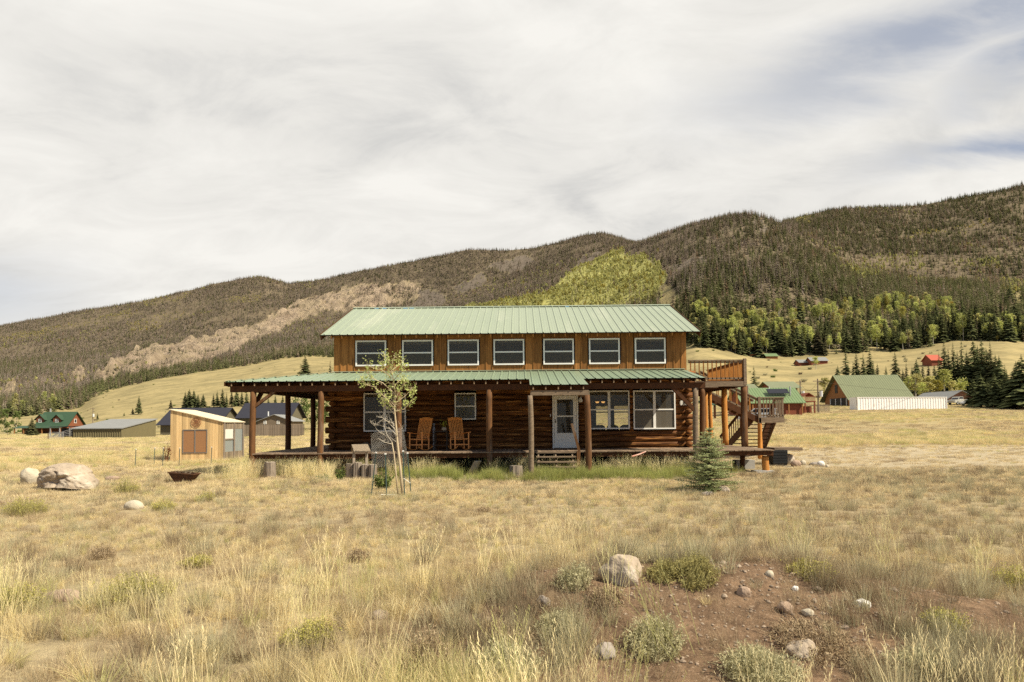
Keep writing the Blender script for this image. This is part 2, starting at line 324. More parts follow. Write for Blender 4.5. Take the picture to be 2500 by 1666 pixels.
ROCK = [[(225,930),(258,895),(300,872),(345,852),(400,842),(451,832),(500,822),(542,811),(590,798),(632,788),(668,772),(690,752),(719,739),(751,728),(795,717),(849,702),(900,696),(1000,690),(1040,700),(1020,730),(930,745),(850,757),(800,758),(770,772),(735,775),(712,790),(690,806),(655,818),(614,838),(563,860),(488,884),(430,896),(360,903),(300,915),(253,930)],
        [(180,905),(200,895),(205,930),(185,935)], [(0,955),(40,935),(40,955),(0,975)]]
SCREE = [[(1180,650),(1290,622),(1310,640),(1240,670)], [(1110,700),(1180,665),(1190,690),(1120,725)], [(1030,705),(1085,715),(1090,750),(1000,750)], [(1430,620),(1475,612),(1430,645),(1400,655)],
         [(1838,540),(1860,530),(1880,560),(1850,575)], [(1610,660),(1660,640),(1720,625),(1725,650),(1640,665)]]
CLEAR = [[(1605,700),(1640,700),(1665,735),(1650,775),(1610,760)], [(1880,790),(1930,765),(1940,790),(1890,805)], [(2460,720),(2500,715),(2500,750),(2465,745)]]
GROVE = [(1130,748),(1200,740),(1340,715),(1360,700),(1400,655),(1450,640),(1500,612),(1520,610),(1530,625),(1570,622),(1600,645),(1625,670),(1620,700),(1600,745),(1560,755),(1300,760),(1130,760)]
YELL = [[(330,735),(400,722),(470,715),(440,740),(350,750)], [(540,735),(580,722),(645,718),(630,735),(560,742)], [(0,825),(120,800),(250,775),(330,755),(340,768),(200,800),(60,830),(0,838)], [(320,790),(380,772),(450,760),(470,772),(380,800),(320,815)],
        [(1940,535),(1985,525),(1975,545),(1950,548)], [(2330,560),(2420,530),(2430,545),(2350,575)], [(2260,560),(2200,590),(2330,565)]]
GREENA = [[(2050,655),(2150,620),(2260,625),(2270,670),(2180,660),(2100,690)], [(2320,640),(2440,630),(2450,660),(2330,655)], [(1740,810),(1800,790),(1960,765),(2060,755),(2200,745),(2330,750),(2340,790),(2200,800),(2000,815),(1900,850),(1760,840)],
          [(1680,760),(1720,740),(1740,800),(1690,830)], [(2440,690),(2490,680),(2500,720),(2450,720)]]

mat('soil_field', (0.32, 0.245, 0.125), (0.23, 0.17, 0.09), 0.95, 0.9, bump=0.5, third=((0.19, 0.115, 0.07), 0.35, 0.60), contrast=0.2)
# ground material: dry litter, with red-brown soil and green strips where the attributes say so
def terrain_mat():
    m = bpy.data.materials.new('dry_ground'); m.use_nodes = True; t = m.node_tree; b = t.nodes['Principled BSDF']; b.inputs['Roughness'].default_value = 0.95; b.inputs['Specular IOR Level'].default_value = 0.05
    L = t.links.new; tcn = t.nodes.new('ShaderNodeTexCoord')
    def noise(sc, det=6, st=None, ro=0.6):
        n = t.nodes.new('ShaderNodeTexNoise'); n.inputs['Scale'].default_value = sc; n.inputs['Detail'].default_value = det; n.inputs['Roughness'].default_value = ro
        mp = t.nodes.new('ShaderNodeMapping'); mp.inputs['Scale'].default_value = st or (1, 1, 1); L(tcn.outputs['Object'], mp.inputs[0]); L(mp.outputs[0], n.inputs[0]); return n.outputs[0]
    def mr(v, a, b_, c=0, d=1):
        n = t.nodes.new('ShaderNodeMapRange'); L(v, n.inputs[0])
        for i, q in enumerate((a, b_, c, d)): n.inputs[1 + i].default_value = q
        return n.outputs[0]
    def mx(f, a, b_):
        n = t.nodes.new('ShaderNodeMix'); n.data_type = 'RGBA'
        if isinstance(f, float): n.inputs[0].default_value = f
        else: L(f, n.inputs[0])
        for i, q in ((6, a), (7, b_)):
            if isinstance(q, tuple): n.inputs[i].default_value = (*q, 1)
            else: L(q, n.inputs[i])
        return n.outputs[2]
    def attr(nm):
        a = t.nodes.new('ShaderNodeAttribute'); a.attribute_name = nm; return a.outputs['Fac']
    c = mx(mr(noise(2.2), 0.35, 0.65), (0.45, 0.36, 0.215), (0.22, 0.17, 0.11))
    c = mx(mr(noise(14), 0.45, 0.7), c, (0.42, 0.335, 0.19))
    c = mx(mr(noise(0.22, 7, (1, 1.6, 1)), 0.48, 0.66, 0, 0.6), c, (0.24, 0.20, 0.105))
    far = mx(mr(noise(0.045, 9, (1, 1, 1)), 0.42, 0.60), (0.36, 0.285, 0.135), (0.235, 0.19, 0.09))
    far = mx(mr(noise(0.25, 6), 0.48, 0.66, 0, 0.75), far, (0.205, 0.17, 0.085)); far = mx(mr(noise(0.9, 5, (0.5, 1.6, 1)), 0.5, 0.72, 0, 0.6), far, (0.40, 0.34, 0.18))
    c = mx(attr('far'), c, far)
    soil = mx(mr(noise(6), 0.35, 0.65), (0.255, 0.165, 0.10), (0.13, 0.083, 0.052)); soil = mx(mr(noise(38, 5), 0.56, 0.70, 0, 0.85), soil, (0.38, 0.28, 0.19)); soil = mx(mr(noise(17, 6), 0.55, 0.66, 0, 0.6), soil, (0.09, 0.06, 0.04))
    c = mx(attr('bare'), c, soil)
    c = mx(attr('track'), c, mx(mr(noise(3, 7), .35, .65), (0.45, 0.375, 0.25), (0.34, 0.275, 0.18))); c = mx(attr('green'), c, mx(mr(noise(5), 0.3, 0.7), (0.12, 0.17, 0.035), (0.20, 0.20, 0.06)))
    forest = mx(mr(noise(0.03, 7), 0.35, 0.65), (0.12, 0.095, 0.06), (0.18, 0.14, 0.09)); c = mx(attr('forest'), c, forest)
    rn = noise(0.05, 9, (1, 1, 0.6), 0.7)
    rock = mx(mr(rn, 0.38, 0.6), (0.29, 0.215, 0.15), (0.50, 0.385, 0.27)); rock = mx(mr(noise(0.012, 5), 0.42, 0.6, 0, 0.5), rock, (0.36, 0.29, 0.17)); c = mx(attr('grove'), c, mx(mr(noise(0.06, 6), .35, .65), (0.42, 0.39, 0.13), (0.31, 0.295, 0.10))); c = mx(attr('rock'), c, rock)
    c = mx(attr('scree'), c, mx(mr(noise(0.2, 6), 0.3, 0.7), (0.13, 0.105, 0.08), (0.18, 0.145, 0.11)))
    L(c, b.inputs['Base Color'])
    bp = t.nodes.new('ShaderNodeBump'); bp.inputs['Strength'].default_value = 0.9; bp.inputs['Distance'].default_value = 0.05; L(noise(11, 9, None, .7), bp.inputs['Height'])
    b2 = t.nodes.new('ShaderNodeBump'); b2.inputs['Distance'].default_value = 22.0; L(attr('rock'), b2.inputs['Strength']); L(rn, b2.inputs['Height']); L(bp.outputs[0], b2.inputs['Normal']); L(b2.outputs[0], b.inputs['Normal'])
    MATS['dry_ground'] = m
terrain_mat()
def bare_mask(X, Y):
    n = fbm(X * 0.9, Y * 0.9, 4, 21)
    m = np.exp(-(((X - 2.2) / 2.2) ** 2 + ((Y - 5.6) / 1.25) ** 2)) * 2.0 + np.exp(-(((X - 0.3) / 1.0) ** 2 + ((Y - 5.5) / .9) ** 2)) * 0.9
    m = m + np.exp(-(((X + 12.2) / 1.8) ** 2 + ((Y - 15.6) / 0.9) ** 2)) * 1.3 + np.exp(-(((X - 4.3) / 1.2) ** 2 + ((Y - 5.6) / .8) ** 2)) * 0.6
    return np.clip((m + (n - 0.5) * 1.6 - 0.35) * 2.2, 0, 1)
def track_mask(X, Y):      # pale bare ground right of the house
    n = fbm(X * 0.35, Y * 0.5, 4, 27); a = np.clip((X - 8.0 - (31 - Y) * .25) / 4, 0, 1) * np.clip((Y - 21.5) / 4, 0, 1) * np.clip((46 - Y) / 6, 0, 1)
    return np.clip(a * 1.5 + (n - .5) * 1.6 * (a > 0) - .15, 0, 1)
def green_mask(X, Y):
    n = fbm(X * 0.5, Y * 0.7, 3, 33)
    a = np.clip(1 - np.abs(Y - 22.9 + (fbm(X * .7, Y * .5 + 3, 4, 35) - .5) * 3.4) / 1.7, 0, 1) * np.clip((X + 4.6) / 1.6, 0, 1) * np.clip((6.9 - X) / 1.0, 0, 1)
    return np.clip((a * 1.7 + (n - 0.5) * 1.2 - 0.25), 0, 1)
sc = np.concatenate([-np.linspace(6, 1.3, 14), np.linspace(-1.2, 1.2, 620), np.linspace(1.3, 6, 14)])
rows = np.concatenate([np.linspace(-40, 1.5, 12), np.geomspace(2, 200, 300), np.geomspace(200, 3000, 330)[1:], [3500, 4500, 6000]])
SS, YY = np.meshgrid(sc, rows); XX = SS * np.maximum(YY, 12); ZZ = zg(XX.ravel(), YY.ravel()).reshape(XX.shape)
PXs, PYs = proj(XX.ravel(), np.maximum(YY.ravel(), 1.0), ZZ.ravel())
def yb_at(s): return np.interp(np.clip(s, SG[0], SG[-1]), SG, YB)
def masks(PXs, PYs, S_, Y_):
    rock = np.zeros(PXs.shape); scree = np.zeros(PXs.shape)
    jx = (fbm(PXs / 14, PYs / 14, 3, 2) - 0.5) * 26; jy = (fbm(PXs / 14, PYs / 14, 3, 8) - 0.5) * 18
    f = Y_ > yb_at(S_)
    for p in ROCK: rock = np.maximum(rock, inpoly(PXs + jx, PYs + jy, p))
    for p in SCREE: scree = np.maximum(scree, inpoly(PXs + jx, PYs + jy, p))
    clear = np.zeros(PXs.shape)
    for p in CLEAR: clear = np.maximum(clear, inpoly(PXs + jx, PYs + jy, p))
    return f, rock * f, scree * f, clear * f
f, rock, scree, clr = masks(PXs, PYs, SS.ravel(), YY.ravel())
# crags stand out of the cliff band
rg = (np.abs(fbm(XX.ravel() / 26, YY.ravel() / 45, 4, 14) - 0.5) * 46 - 5 + (fbm(XX.ravel() / 9, YY.ravel() / 30, 3, 15) - .5) * 9) * rock
Zf = ZZ.ravel() + rg
V = np.stack([XX.ravel(), YY.ravel(), Zf], 1); nr, nc = XX.shape
ii, jj = np.meshgrid(np.arange(nr - 1), np.arange(nc - 1), indexing='ij'); q = np.stack([ii * nc + jj, ii * nc + jj + 1, (ii + 1) * nc + jj + 1, (ii + 1) * nc + jj], -1).reshape(-1, 4)
split = int(np.argmin(np.abs(rows - 200)))
far = np.clip((YY.ravel() - 45) / 60, 0, 1)
gj = (fbm(PXs / 14, PYs / 14, 3, 2) - 0.5) * 22
AT = dict(grove=f * inpoly(PXs + gj, PYs + gj, GROVE), far=far, bare=bare_mask(V[:, 0], V[:, 1]) * (V[:, 1] < 80), green=green_mask(V[:, 0], V[:, 1]), track=track_mask(V[:, 0], V[:, 1]) * (V[:, 1] < 80), forest=f * (1 - 0.75 * inpoly(PXs, PYs, GROVE)) * (YY.ravel() > yb_at(SS.ravel()) + 22) * (1 - rock) * (1 - scree) * (1 - clr) * 1.0, rock=rock, scree=scree)
for nm, sel, r0, r1 in (('ground', q[:split * (nc - 1)], 0, split), ('hills', q[split * (nc - 1):], split, nr - 1)):
    vs = V[r0 * nc:(r1 + 1) * nc]; o = npmesh(nm, vs, sel - r0 * nc, 'dry_ground', smooth=True)
    for k, a in AT.items():
        at = o.data.attributes.new(k, 'FLOAT', 'POINT'); at.data.foreach_set('value', np.asarray(a[r0 * nc:(r1 + 1) * nc], np.float32))
    struct(o)

# ---------------- the log house ----------------
mat('log_stain', (0.19, 0.074, 0.022), (0.055, 0.022, 0.008), 0.62, 3.0, (0.5, 5, 7), 0.5, third=((0.46, 0.215, 0.06), 2.6, 0.56), contrast=0.12, objrand=0.0)
mat('board_stain', (0.37, 0.172, 0.05), (0.20, 0.085, 0.024), 0.6, 2.6, (7, 7, 0.6), 0.25, third=((0.11, 0.045, 0.016), 1.3, 0.60), contrast=0.18)
mat('post_wood', (0.185, 0.085, 0.032), (0.085, 0.044, 0.022), 0.65, 3.0, (6, 6, 0.8), 0.4, third=((0.18, 0.12, 0.08), 1.0, 0.55), contrast=0.2)
mat('post_orange', (0.60, 0.27, 0.065), (0.36, 0.145, 0.035), 0.55, 3.0, (6, 6, 0.8), 0.4, contrast=0.2)
mat('dark_beam', (0.11, 0.045, 0.018), (0.055, 0.024, 0.011), 0.7, 3.0, (3, 3, 3), 0.3)
mat('grey_wood', (0.27, 0.20, 0.135), (0.14, 0.10, 0.065), 0.8, 4.0, (1, 6, 6), 0.4, contrast=0.2)
mat('deck_wood', (0.30, 0.215, 0.145), (0.17, 0.12, 0.08), 0.8, 3.0, (6, 0.7, 1), 0.3, contrast=0.2)
mat('rafter_tip', (0.50, 0.36, 0.22), (0.30, 0.2, 0.12), 0.8, 6.0)  # pale colour makes the rafter ends look sunlit; stair treads share it
mat('roof_green', (0.285, 0.325, 0.225), (0.25, 0.295, 0.205), 0.42, 0.7, (1, 0.3, 0.3), spec=0.5, contrast=0.25, third=((0.33, 0.36, 0.26), 0.9, 0.55))
mat('roof_green_low_glare', (0.235, 0.29, 0.195), (0.20, 0.26, 0.17), 0.42, 0.9, (1, 0.3, 0.3), spec=0.5, contrast=0.25)  # same paint as the upper roof, darkened for its weaker sky glare
mat('white_vinyl', (0.88, 0.86, 0.80), (0.80, 0.78, 0.72), 0.5, 3.0)
mat('door_white', (0.92, 0.87, 0.76), (0.86, 0.81, 0.71), 0.45, 2.0)
mat('blind', (0.80, 0.78, 0.70), (0.7, 0.68, 0.6), 0.7, 2.0)
mat('curtain', (0.52, 0.50, 0.38), (0.22, 0.21, 0.16), 0.9, 3.0, (9, 1, 0.4))
mat('screen_curtain', (0.34, 0.30, 0.23), (0.26, 0.23, 0.18), 0.9, 2.0)
mat('interior', (0.08, 0.055, 0.035), (0.05, 0.036, 0.022), 0.9, 2.0)
mat('black_metal', (0.02, 0.02, 0.02), (0.03, 0.03, 0.03), 0.5)
mat('concrete', (0.42, 0.40, 0.36), (0.33, 0.31, 0.28), 0.9, 8, bump=0.3)
mat('red_plaid', (0.36, 0.2, 0.16), (0.5, 0.42, 0.34), 0.9, 9)
mat('blue_tape', (0.12, 0.36, 0.66), (0.2, 0.4, 0.6), 0.5)
glassmat('glass', (0.62, 0.60, 0.56), 0.17, 0.65); glassmat('glass_screen', (0.45, 0.45, 0.43), 0.22, 0.45); glassmat('glass_low', (0.8, 0.8, 0.78), 0.03, 0.8)
glassmat('glass_milky', (0.3, 0.3, 0.28), 0.42, 0.4)

XL, XR, YW, YK_ = -7.40, 6.56, 26.92, 36.68
YE, ZE, YR, ZR, SLU = 26.42, 5.295, 31.80, 7.244, 0.3623
YP, ZP, SLP = 23.88, 3.334, 0.171
ZD, YD = 0.80, 24.02
house = thing('log_house', (0, 30, 0), 'two-storey brown log house with pale green metal roofs and a wraparound porch', 'house')
def part(mb, name, m, parent=None, smooth=False, label=None):
    o = mb.build(name, m, parent or house, smooth)
    if label: o['label'] = label
    return o
ops_front = []
def winrect(x0, x1, y0, y1, Y): return PX(x0, Y, y0), PX(x1, Y, y0), PZ((x0 + x1) / 2, y1, Y), PZ((x0 + x1) / 2, y0, Y)
lowwin = [(888, 991, 960, 1054, 2, 'curtain'), (1110, 1162, 960, 1025, 1, 'curtain2'), (1436.5, 1536, 954, 1048, 2, 'open'), (1545.5, 1648, 953.5, 1048, 2, 'open')]
LW = [(*winrect(a, b, c, d, YW - 0.13), n, k) for a, b, c, d, n, k in lowwin]
DX0, DX1 = 1.266, 2.234
for r in LW: ops_front.append((r[0], r[1], r[2], r[3]))
ops_front.append((DX0, DX1, ZD, 2.90))
def logwall(mb, axis, fix, a, b, z0, z1, ops, h, odd, rad=0.114, ext=0.30):
    n = int((z1 - z0) / h); k = 0
    for i in range(n + 1):
        z = z0 + h * (i + 0.5)
        if z > z1: break
        out_ = ext if (i % 2 == odd) else -0.12
        segs = [(a - out_, b + out_)]
        for o0, o1, q0, q1 in ops:
            if z + h * 0.35 > q0 and z - h * 0.35 < q1:
                ns = []
                for s0, s1 in segs:
                    if o1 <= s0 or o0 >= s1: ns.append((s0, s1)); continue
                    if o0 > s0: ns.append((s0, o0))
                    if o1 < s1: ns.append((o1, s1))
                segs = ns
        for s0, s1 in segs:
            if s1 - s0 < 0.05: continue
            # each log in one or two lengths
            cuts = [s0, s1]
            m = max(2, int((s1 - s0) / 0.55) + 1); r0 = rad * random.uniform(0.94, 1.06); ph = random.uniform(0, 9); wob = random.uniform(-0.015, 0.015)
            pts = []; rr = []
            for j in range(m + 1):
                t = s0 + (s1 - s0) * j / m; rr.append(r0 * (1 + 0.05 * math.sin(t * 1.7 + ph) + random.uniform(-0.025, 0.025)))
                w = wob + 0.008 * math.sin(t * 1.1 + ph)
                pts.append((t, fix + w, z) if axis == 'x' else (fix + w, t, z))
            mb.tube(pts, rr, 9, random.random())
h = 0.2115
wf = MB(); logwall(wf, 'x', YW, XL, XR, 0.62, 3.86, ops_front, h, 0); front_wall = part(wf, 'log_wall', 'log_stain', smooth=True)
backops = [(PX(1452, YK_), PX(1538, YK_), 1.25, 2.75)]
wb_ = MB(); logwall(wb_, 'x', YK_, XL, XR, 0.62, 3.86, backops, h, 0); part(wb_, 'log_wall', 'log_stain', smooth=True)
for fx in (XL, XR):
    ws = MB(); logwall(ws, 'y', fx, YW, YK_, 0.62, 3.86, [], h, 1); part(ws, 'log_wall', 'log_stain', smooth=True)
# interior shell
it = MB(); it.box((XL + 0.2, YW + 0.2, ZD - 0.12), (XR - 0.2, YK_ - 0.2, ZD - 0.02)); it.box((XL + 0.1, YW + 0.14, 3.62), (XR - 0.1, YK_ - 0.14, 3.72))
it.box((-0.6, YW + 0.25, ZD), (-0.5, YK_ - 0.2, 3.6)); it.box((2.65, YW + 1.2, ZD), (2.75, YK_ - 0.2, 3.6)); part(it, 'interior_floor', 'interior')
# upper floor: board wall with batten gaps, cut round seven windows
UW = [(868, 942.5), (982, 1057), (1093, 1169), (1205, 1280), (1326.5, 1401), (1438, 1513), (1550, 1625)]
ZW0, ZW1 = 4.10, 5.12
UR = []
for i, (a, b) in enumerate(UW):
    UR.append((PX(a, YW - 0.03, 860), PX(b, YW - 0.03, 860)))
ub = MB(); edges = [XL] ; x = XL
bx = sorted([XL + 0.28, XL + 0.58] + [e for r in UR for e in (r[0] - 0.04, r[1] + 0.04)] + [(UR[i][1] + UR[i + 1][0]) / 2 for i in range(6)] + [UR[6][1] + 0.33, UR[6][1] + 0.62])
def inwin(x): return any(r[0] - 0.06 < x < r[1] + 0.06 for r in UR)
xs = [XL] + bx + [XR]
for a, b in zip(xs[:-1], xs[1:]):
    mid = (a + b) / 2; v = random.random(); dy = random.uniform(0, 0.008); g = 0.012
    if inwin(mid):
        ub.box((a + g, YW - 0.0 + dy, 3.8), (b - g, YW + 0.06, ZW0), v); ub.box((a + g, YW + dy, ZW1), (b - g, YW + 0.06, 5.46), v)
    else: ub.box((a + g, YW + dy, 3.8), (b - g, YW + 0.06, 5.46), v)
part(ub, 'board_wall', 'board_stain')
ubk = MB()
for a, b in zip(xs[:-1], xs[1:]):
    if inwin((a + b) / 2): ubk.box((a - 0.001, YW + 0.062, 3.78), (b + 0.001, YW + 0.09, ZW0)); ubk.box((a - 0.001, YW + 0.062, ZW1), (b + 0.001, YW + 0.09, 5.46))
    else: ubk.box((a - 0.001, YW + 0.062, 3.78), (b + 0.001, YW + 0.09, 5.46))
part(ubk, 'wall_sheathing', 'dark_beam')
for b in bx:
    bt = MB(); bt.box((b - 0.022, YW - 0.022, 3.86), (b + 0.022, YW - 0.002, ZW0 - 0.01 if any(abs(b - e) < 0.07 for r in UR for e in r) else 5.44)); part(bt, 'batten', 'board_stain')
for x0, x1 in ((XL, XL + 0.06), (XR - 0.06, XR)):
    g_ = MB(); zs = lambda y: ZE - 0.06 + SLU * min(y - YE, 2 * (YR - YE) - (y - YE))
    ys = [YW + 0.065, YR, YK_]; vs = [(x0, y, 3.8) for y in ys] + [(x0, y, zs(y)) for y in ys] + [(x1, y, 3.8) for y in ys] + [(x1, y, zs(y)) for y in ys]
    g_.add(vs, [(0,1,4,3),(1,2,5,4),(6,9,10,7),(7,10,11,8),(0,3,9,6),(2,8,11,5),(3,4,10,9),(4,5,11,10),(0,6,7,1),(1,7,8,2)])
    for k in range(16):
        y = YW + 0.3 + k * 0.62; 
        if y < YK_: g_.box((x0 - 0.02 if x0 < 0 else x1, y, 3.82), (x0 if x0 < 0 else x1 + 0.02, y + 0.05, zs(y) - 0.02))
    part(g_, 'gable_wall', 'board_stain')
bk = MB(); bk.box((XL + 0.06, YK_ - 0.06, 3.8), (XR - 0.06, YK_, 5.4)); part(bk, 'board_wall', 'board_stain')
iu = MB(); iu.box((XL + 0.07, YW + 3.5, 3.75), (XR - 0.07, YW + 3.56, 6.3)); part(iu, 'partition_wall', 'interior')

def window(x0, x1, z0, z1, Y, panes, rails, fill, fw=0.055, low='glass_screen'):
    """white framed window: frame, panes in rows and columns, with what hangs behind them"""
    f_ = MB(); f_.box((x0, Y - 0.045, z1 - fw), (x1, Y + 0.05, z1)); f_.box((x0, Y - 0.055, z0), (x1, Y + 0.05, z0 + fw)); f_.box((x0, Y - 0.05, z0 + fw), (x0 + fw, Y + 0.05, z1 - fw)); f_.box((x1 - fw, Y - 0.05, z0 + fw), (x1, Y + 0.05, z1 - fw))
    zm = z0 + (z1 - z0) * 0.505; cols = [x0 + fw + (x1 - x0 - 2 * fw) * i / panes for i in range(panes + 1)]
    for c in cols[1:-1]: f_.box((c - 0.05, Y - 0.043, z0 + fw), (c + 0.05, Y + 0.045, z1 - fw))
    w = part(f_, 'window', 'white_vinyl')
    for i in range(panes):
        a = cols[i] + (0.05 if i else 0); b = cols[i + 1] - (0.05 if i < panes - 1 else 0)
        r_ = MB(); r_.box((a, Y - 0.03, zm - 0.026), (b, Y + 0.03, zm + 0.026)); part(r_, 'sash', 'white_vinyl', w)
        u = MB(); u.box((a, Y + 0.004, zm + 0.026), (b, Y + 0.008, z1 - fw)); part(u, 'pane', 'glass', w)
        u = MB(); u.box((a, Y - 0.008, z0 + fw), (b, Y - 0.004, zm - 0.026)); part(u, 'pane', low, w)
        if fill[0] > 0:
            u = MB(); n = max(2, int(fill[0] / 0.03))
            for k in range(n):
                zt_ = z1 - fw - fill[0] * k / n; u.box((a + 0.01, Y + 0.05, zt_ - fill[0] / n * 0.85), (b - 0.01, Y + 0.075, zt_))
            part(u, 'blind', 'blind', w)
        if fill[1]:
            u = MB(); nx = 26; X_ = np.linspace(a, b, nx); vs = [(xx, Y + 0.13 + 0.03 * math.sin(xx * 55), zz_) for zz_ in (z0, z1) for xx in X_]
            u.add(vs, [(k, k + 1, nx + k + 1, nx + k) for k in range(nx - 1)]); part(u, 'curtain', fill[1], w)
    return w
for i, (a, b) in enumerate(UR):
    w = window(a, b, ZW0, ZW1, YW, 1, 1, ((.10, .13, .11, .09, .12, .15, .10)[i], None))
    if i in (0, 6):
        cr = MB(); cx = a + 0.42 if i == 0 else b - 0.62; cr.box((cx, YW + 1.2, 4.2), (cx + 0.12, YW + 1.25, 4.55)); cr.box((cx + 0.13, YW + 1.2, 4.15), (cx + 0.16, YW + 1.25, 4.72)); part(cr, 'pane_reflection', 'curtain', w)  # pale bars in the first and last windows stand in for reflections
for r in LW:
    k = r[5]
    window(r[0], r[1], r[2], r[3], YW - 0.12, r[4], 1, {'curtain': (0, 'screen_curtain'), 'curtain2': (0, 'curtain'), 'open': (0.21, None)}[k], 0.05, {'curtain': 'glass_screen', 'curtain2': 'glass', 'open': 'glass_low'}[k] if r is not LW[3] else 'glass_milky')
for r in LW[2:]:
    v_ = MB(); v_.box((r[0], YW + 0.05, r[3] - 0.42), (r[1], YW + 0.07, r[3] - 0.27)); part(v_, 'valance', 'red_plaid')
bw = MB(); b0 = backops[0]; bw.box((b0[0], YK_ - 0.1, 1.25), (b0[0] + 0.06, YK_ + 0.1, 2.75)); bw.box((b0[1] - 0.06, YK_ - 0.1, 1.25), (b0[1], YK_ + 0.1, 2.75)); m_ = (b0[0] + b0[1]) / 2
bw.box((m_ - 0.09, YK_ - 0.1, 1.25), (m_ + 0.09, YK_ + 0.1, 2.75)); bw.box((b0[0], YK_ - 0.05, 2.32), (b0[1], YK_ + 0.05, 2.38)); bw.box((b0[0], YK_ - 0.1, 2.68), (b0[1], YK_ + 0.1, 2.75)); part(bw, 'window', 'dark_beam')
# storm door
d = MB(); Yd_ = YW - 0.13
d.box((DX0 - 0.02, Yd_ - 0.03, ZD), (DX0 + 0.045, Yd_ + 0.06, 2.93)); d.box((DX1 - 0.045, Yd_ - 0.03, ZD), (DX1 + 0.02, Yd_ + 0.06, 2.93)); d.box((DX0 + 0.045, Yd_ - 0.03, 2.87), (DX1 - 0.045, Yd_ + 0.06, 2.93)); part(d, 'door_frame', 'door_white')
gx0, gx1 = PX(1359.7, Yd_), PX(1399.3, Yd_); gt, gm, gb = 2.71, 2.055, 1.40
d = MB(); a, b = DX0 + 0.055, DX1 - 0.055
d.box((a, Yd_ - 0.02, ZD + 0.02), (b, Yd_ + 0.02, gb)); d.box((a, Yd_ - 0.02, gt), (b, Yd_ + 0.02, 2.86)); d.box((a, Yd_ - 0.02, gb), (gx0, Yd_ + 0.02, gt)); d.box((gx1, Yd_ - 0.02, gb), (b, Yd_ + 0.02, gt)); d.box((gx0, Yd_ - 0.025, gm - 0.025), (gx1, Yd_ + 0.02, gm + 0.025))
door = part(d, 'door', 'door_white')
for z0, z1 in ((gb, gm - 0.025), (gm + 0.025, gt)): u = MB(); u.box((gx0, Yd_ - 0.004, z0), (gx1, Yd_, z1)); part(u, 'door_glass', 'glass', door)
u = MB(); u.box((gx0 - 0.03, Yd_ + 0.05, gb - 0.05), (gx1 + 0.03, Yd_ + 0.06, gt + 0.03)); part(u, 'inner_door', 'black_metal', door)
u = MB(); u.bar((DX0 + 0.10, Yd_ - 0.05, 1.80), (DX0 + 0.10, Yd_ - 0.05, 1.93), 0.025, 0.025); u.box((DX0 + 0.085, Yd_ - 0.05, 1.81), (DX0 + 0.115, Yd_ - 0.02, 1.83)); part(u, 'handle', 'black_metal', door)
u = MB(); u.tube([(DX0 - 0.1, Yd_, 2.05), (DX0 - 0.1, Yd_, 2.13)], 0.02, 8); part(u, 'doorbell', 'white_vinyl')
# roofs: ribbed sheets
def ribbed(mb, x0, x1, pitch, y0, zf, ytop, first=None, hgt=0.028, ridge=None):
    prof = [(x0, 0)]; x = x0 + (first if first is not None else pitch * 0.5)
    while x < x1 - 0.06:
        prof += [(x - 0.034, 0), (x - 0.014, hgt), (x + 0.014, hgt), (x + 0.034, 0)]
        for q in (1, 2): prof += [(x + pitch * q / 3 - 0.012, 0), (x + pitch * q / 3, hgt * 0.2), (x + pitch * q / 3 + 0.012, 0)] if x + pitch * q / 3 + 0.02 < x1 else []
        x += pitch
    prof.append((x1, 0)); prof.sort(); n = len(prof)
    vs = [(a, y0, zf(a, y0) + b) for a, b in prof] + [(a, ytop(a), zf(a, ytop(a)) + b) for a, b in prof]
    mb.add(vs, [(i, i + 1, n + i + 1, n + i) for i in range(n - 1)])
    mb.add([(a, y, z - 0.004 - b) for (a, y, z), (_, b) in zip(vs, prof * 2)], [(i + 1, i, n + i, n + i + 1) for i in range(n - 1)])
RX0, RX1 = -7.787, 7.003
rf = MB(); zu = lambda x, y: ZE + SLU * (y - YE); ribbed(rf, RX0, RX1, 0.305, YE, zu, lambda x: YR)
zb2 = lambda x, y: ZE + SLU * (2 * YR - YE - y); ribbed(rf, RX0, RX1, 0.305, 2 * YR - YE, zb2, lambda x: YR)
roof = part(rf, 'roof', 'roof_green')
rc = MB(); rc.bar((RX0 - 0.01, YR - 0.08, ZR + 0.012), (RX1 + 0.01, YR - 0.08, ZR + 0.012), 0.18, 0.012, (0, -SLU, 1)); rc.bar((RX0 - 0.01, YR + 0.08, ZR + 0.012), (RX1 + 0.01, YR + 0.08, ZR + 0.012), 0.18, 0.012, (0, SLU, 1)); part(rc, 'ridge_cap', 'roof_green', roof)
for k, xk in enumerate((RX0 + 1.0, RX0 + 1.36, RX0 + 2.35, RX0 + 2.65, 2.1)):
    u = MB(); u.box((xk, YR - 0.176, ZR - 0.055), (xk + 0.2, YR - 0.165, ZR - 0.028)); part(u, 'roof_tape', 'blue_tape', roof)
for x0 in (RX0, RX1):
    s_ = 1 if x0 > 0 else -1; u = MB()
    for yy in (YE, 2 * YR - YE):
        u.bar((x0 + s_ * 0.006, yy, ZE - 0.0), (x0 + s_ * 0.006, YR, ZR + 0.0), 0.02, 0.07)
        u.bar((x0 - s_ * 0.02, yy + (0.03 if yy < YR else -0.03), ZE - 0.115), (x0 - s_ * 0.02, YR, ZR - 0.115), 0.04, 0.16)
    part(u, 'rake_board', 'dark_beam')
sb = MB()
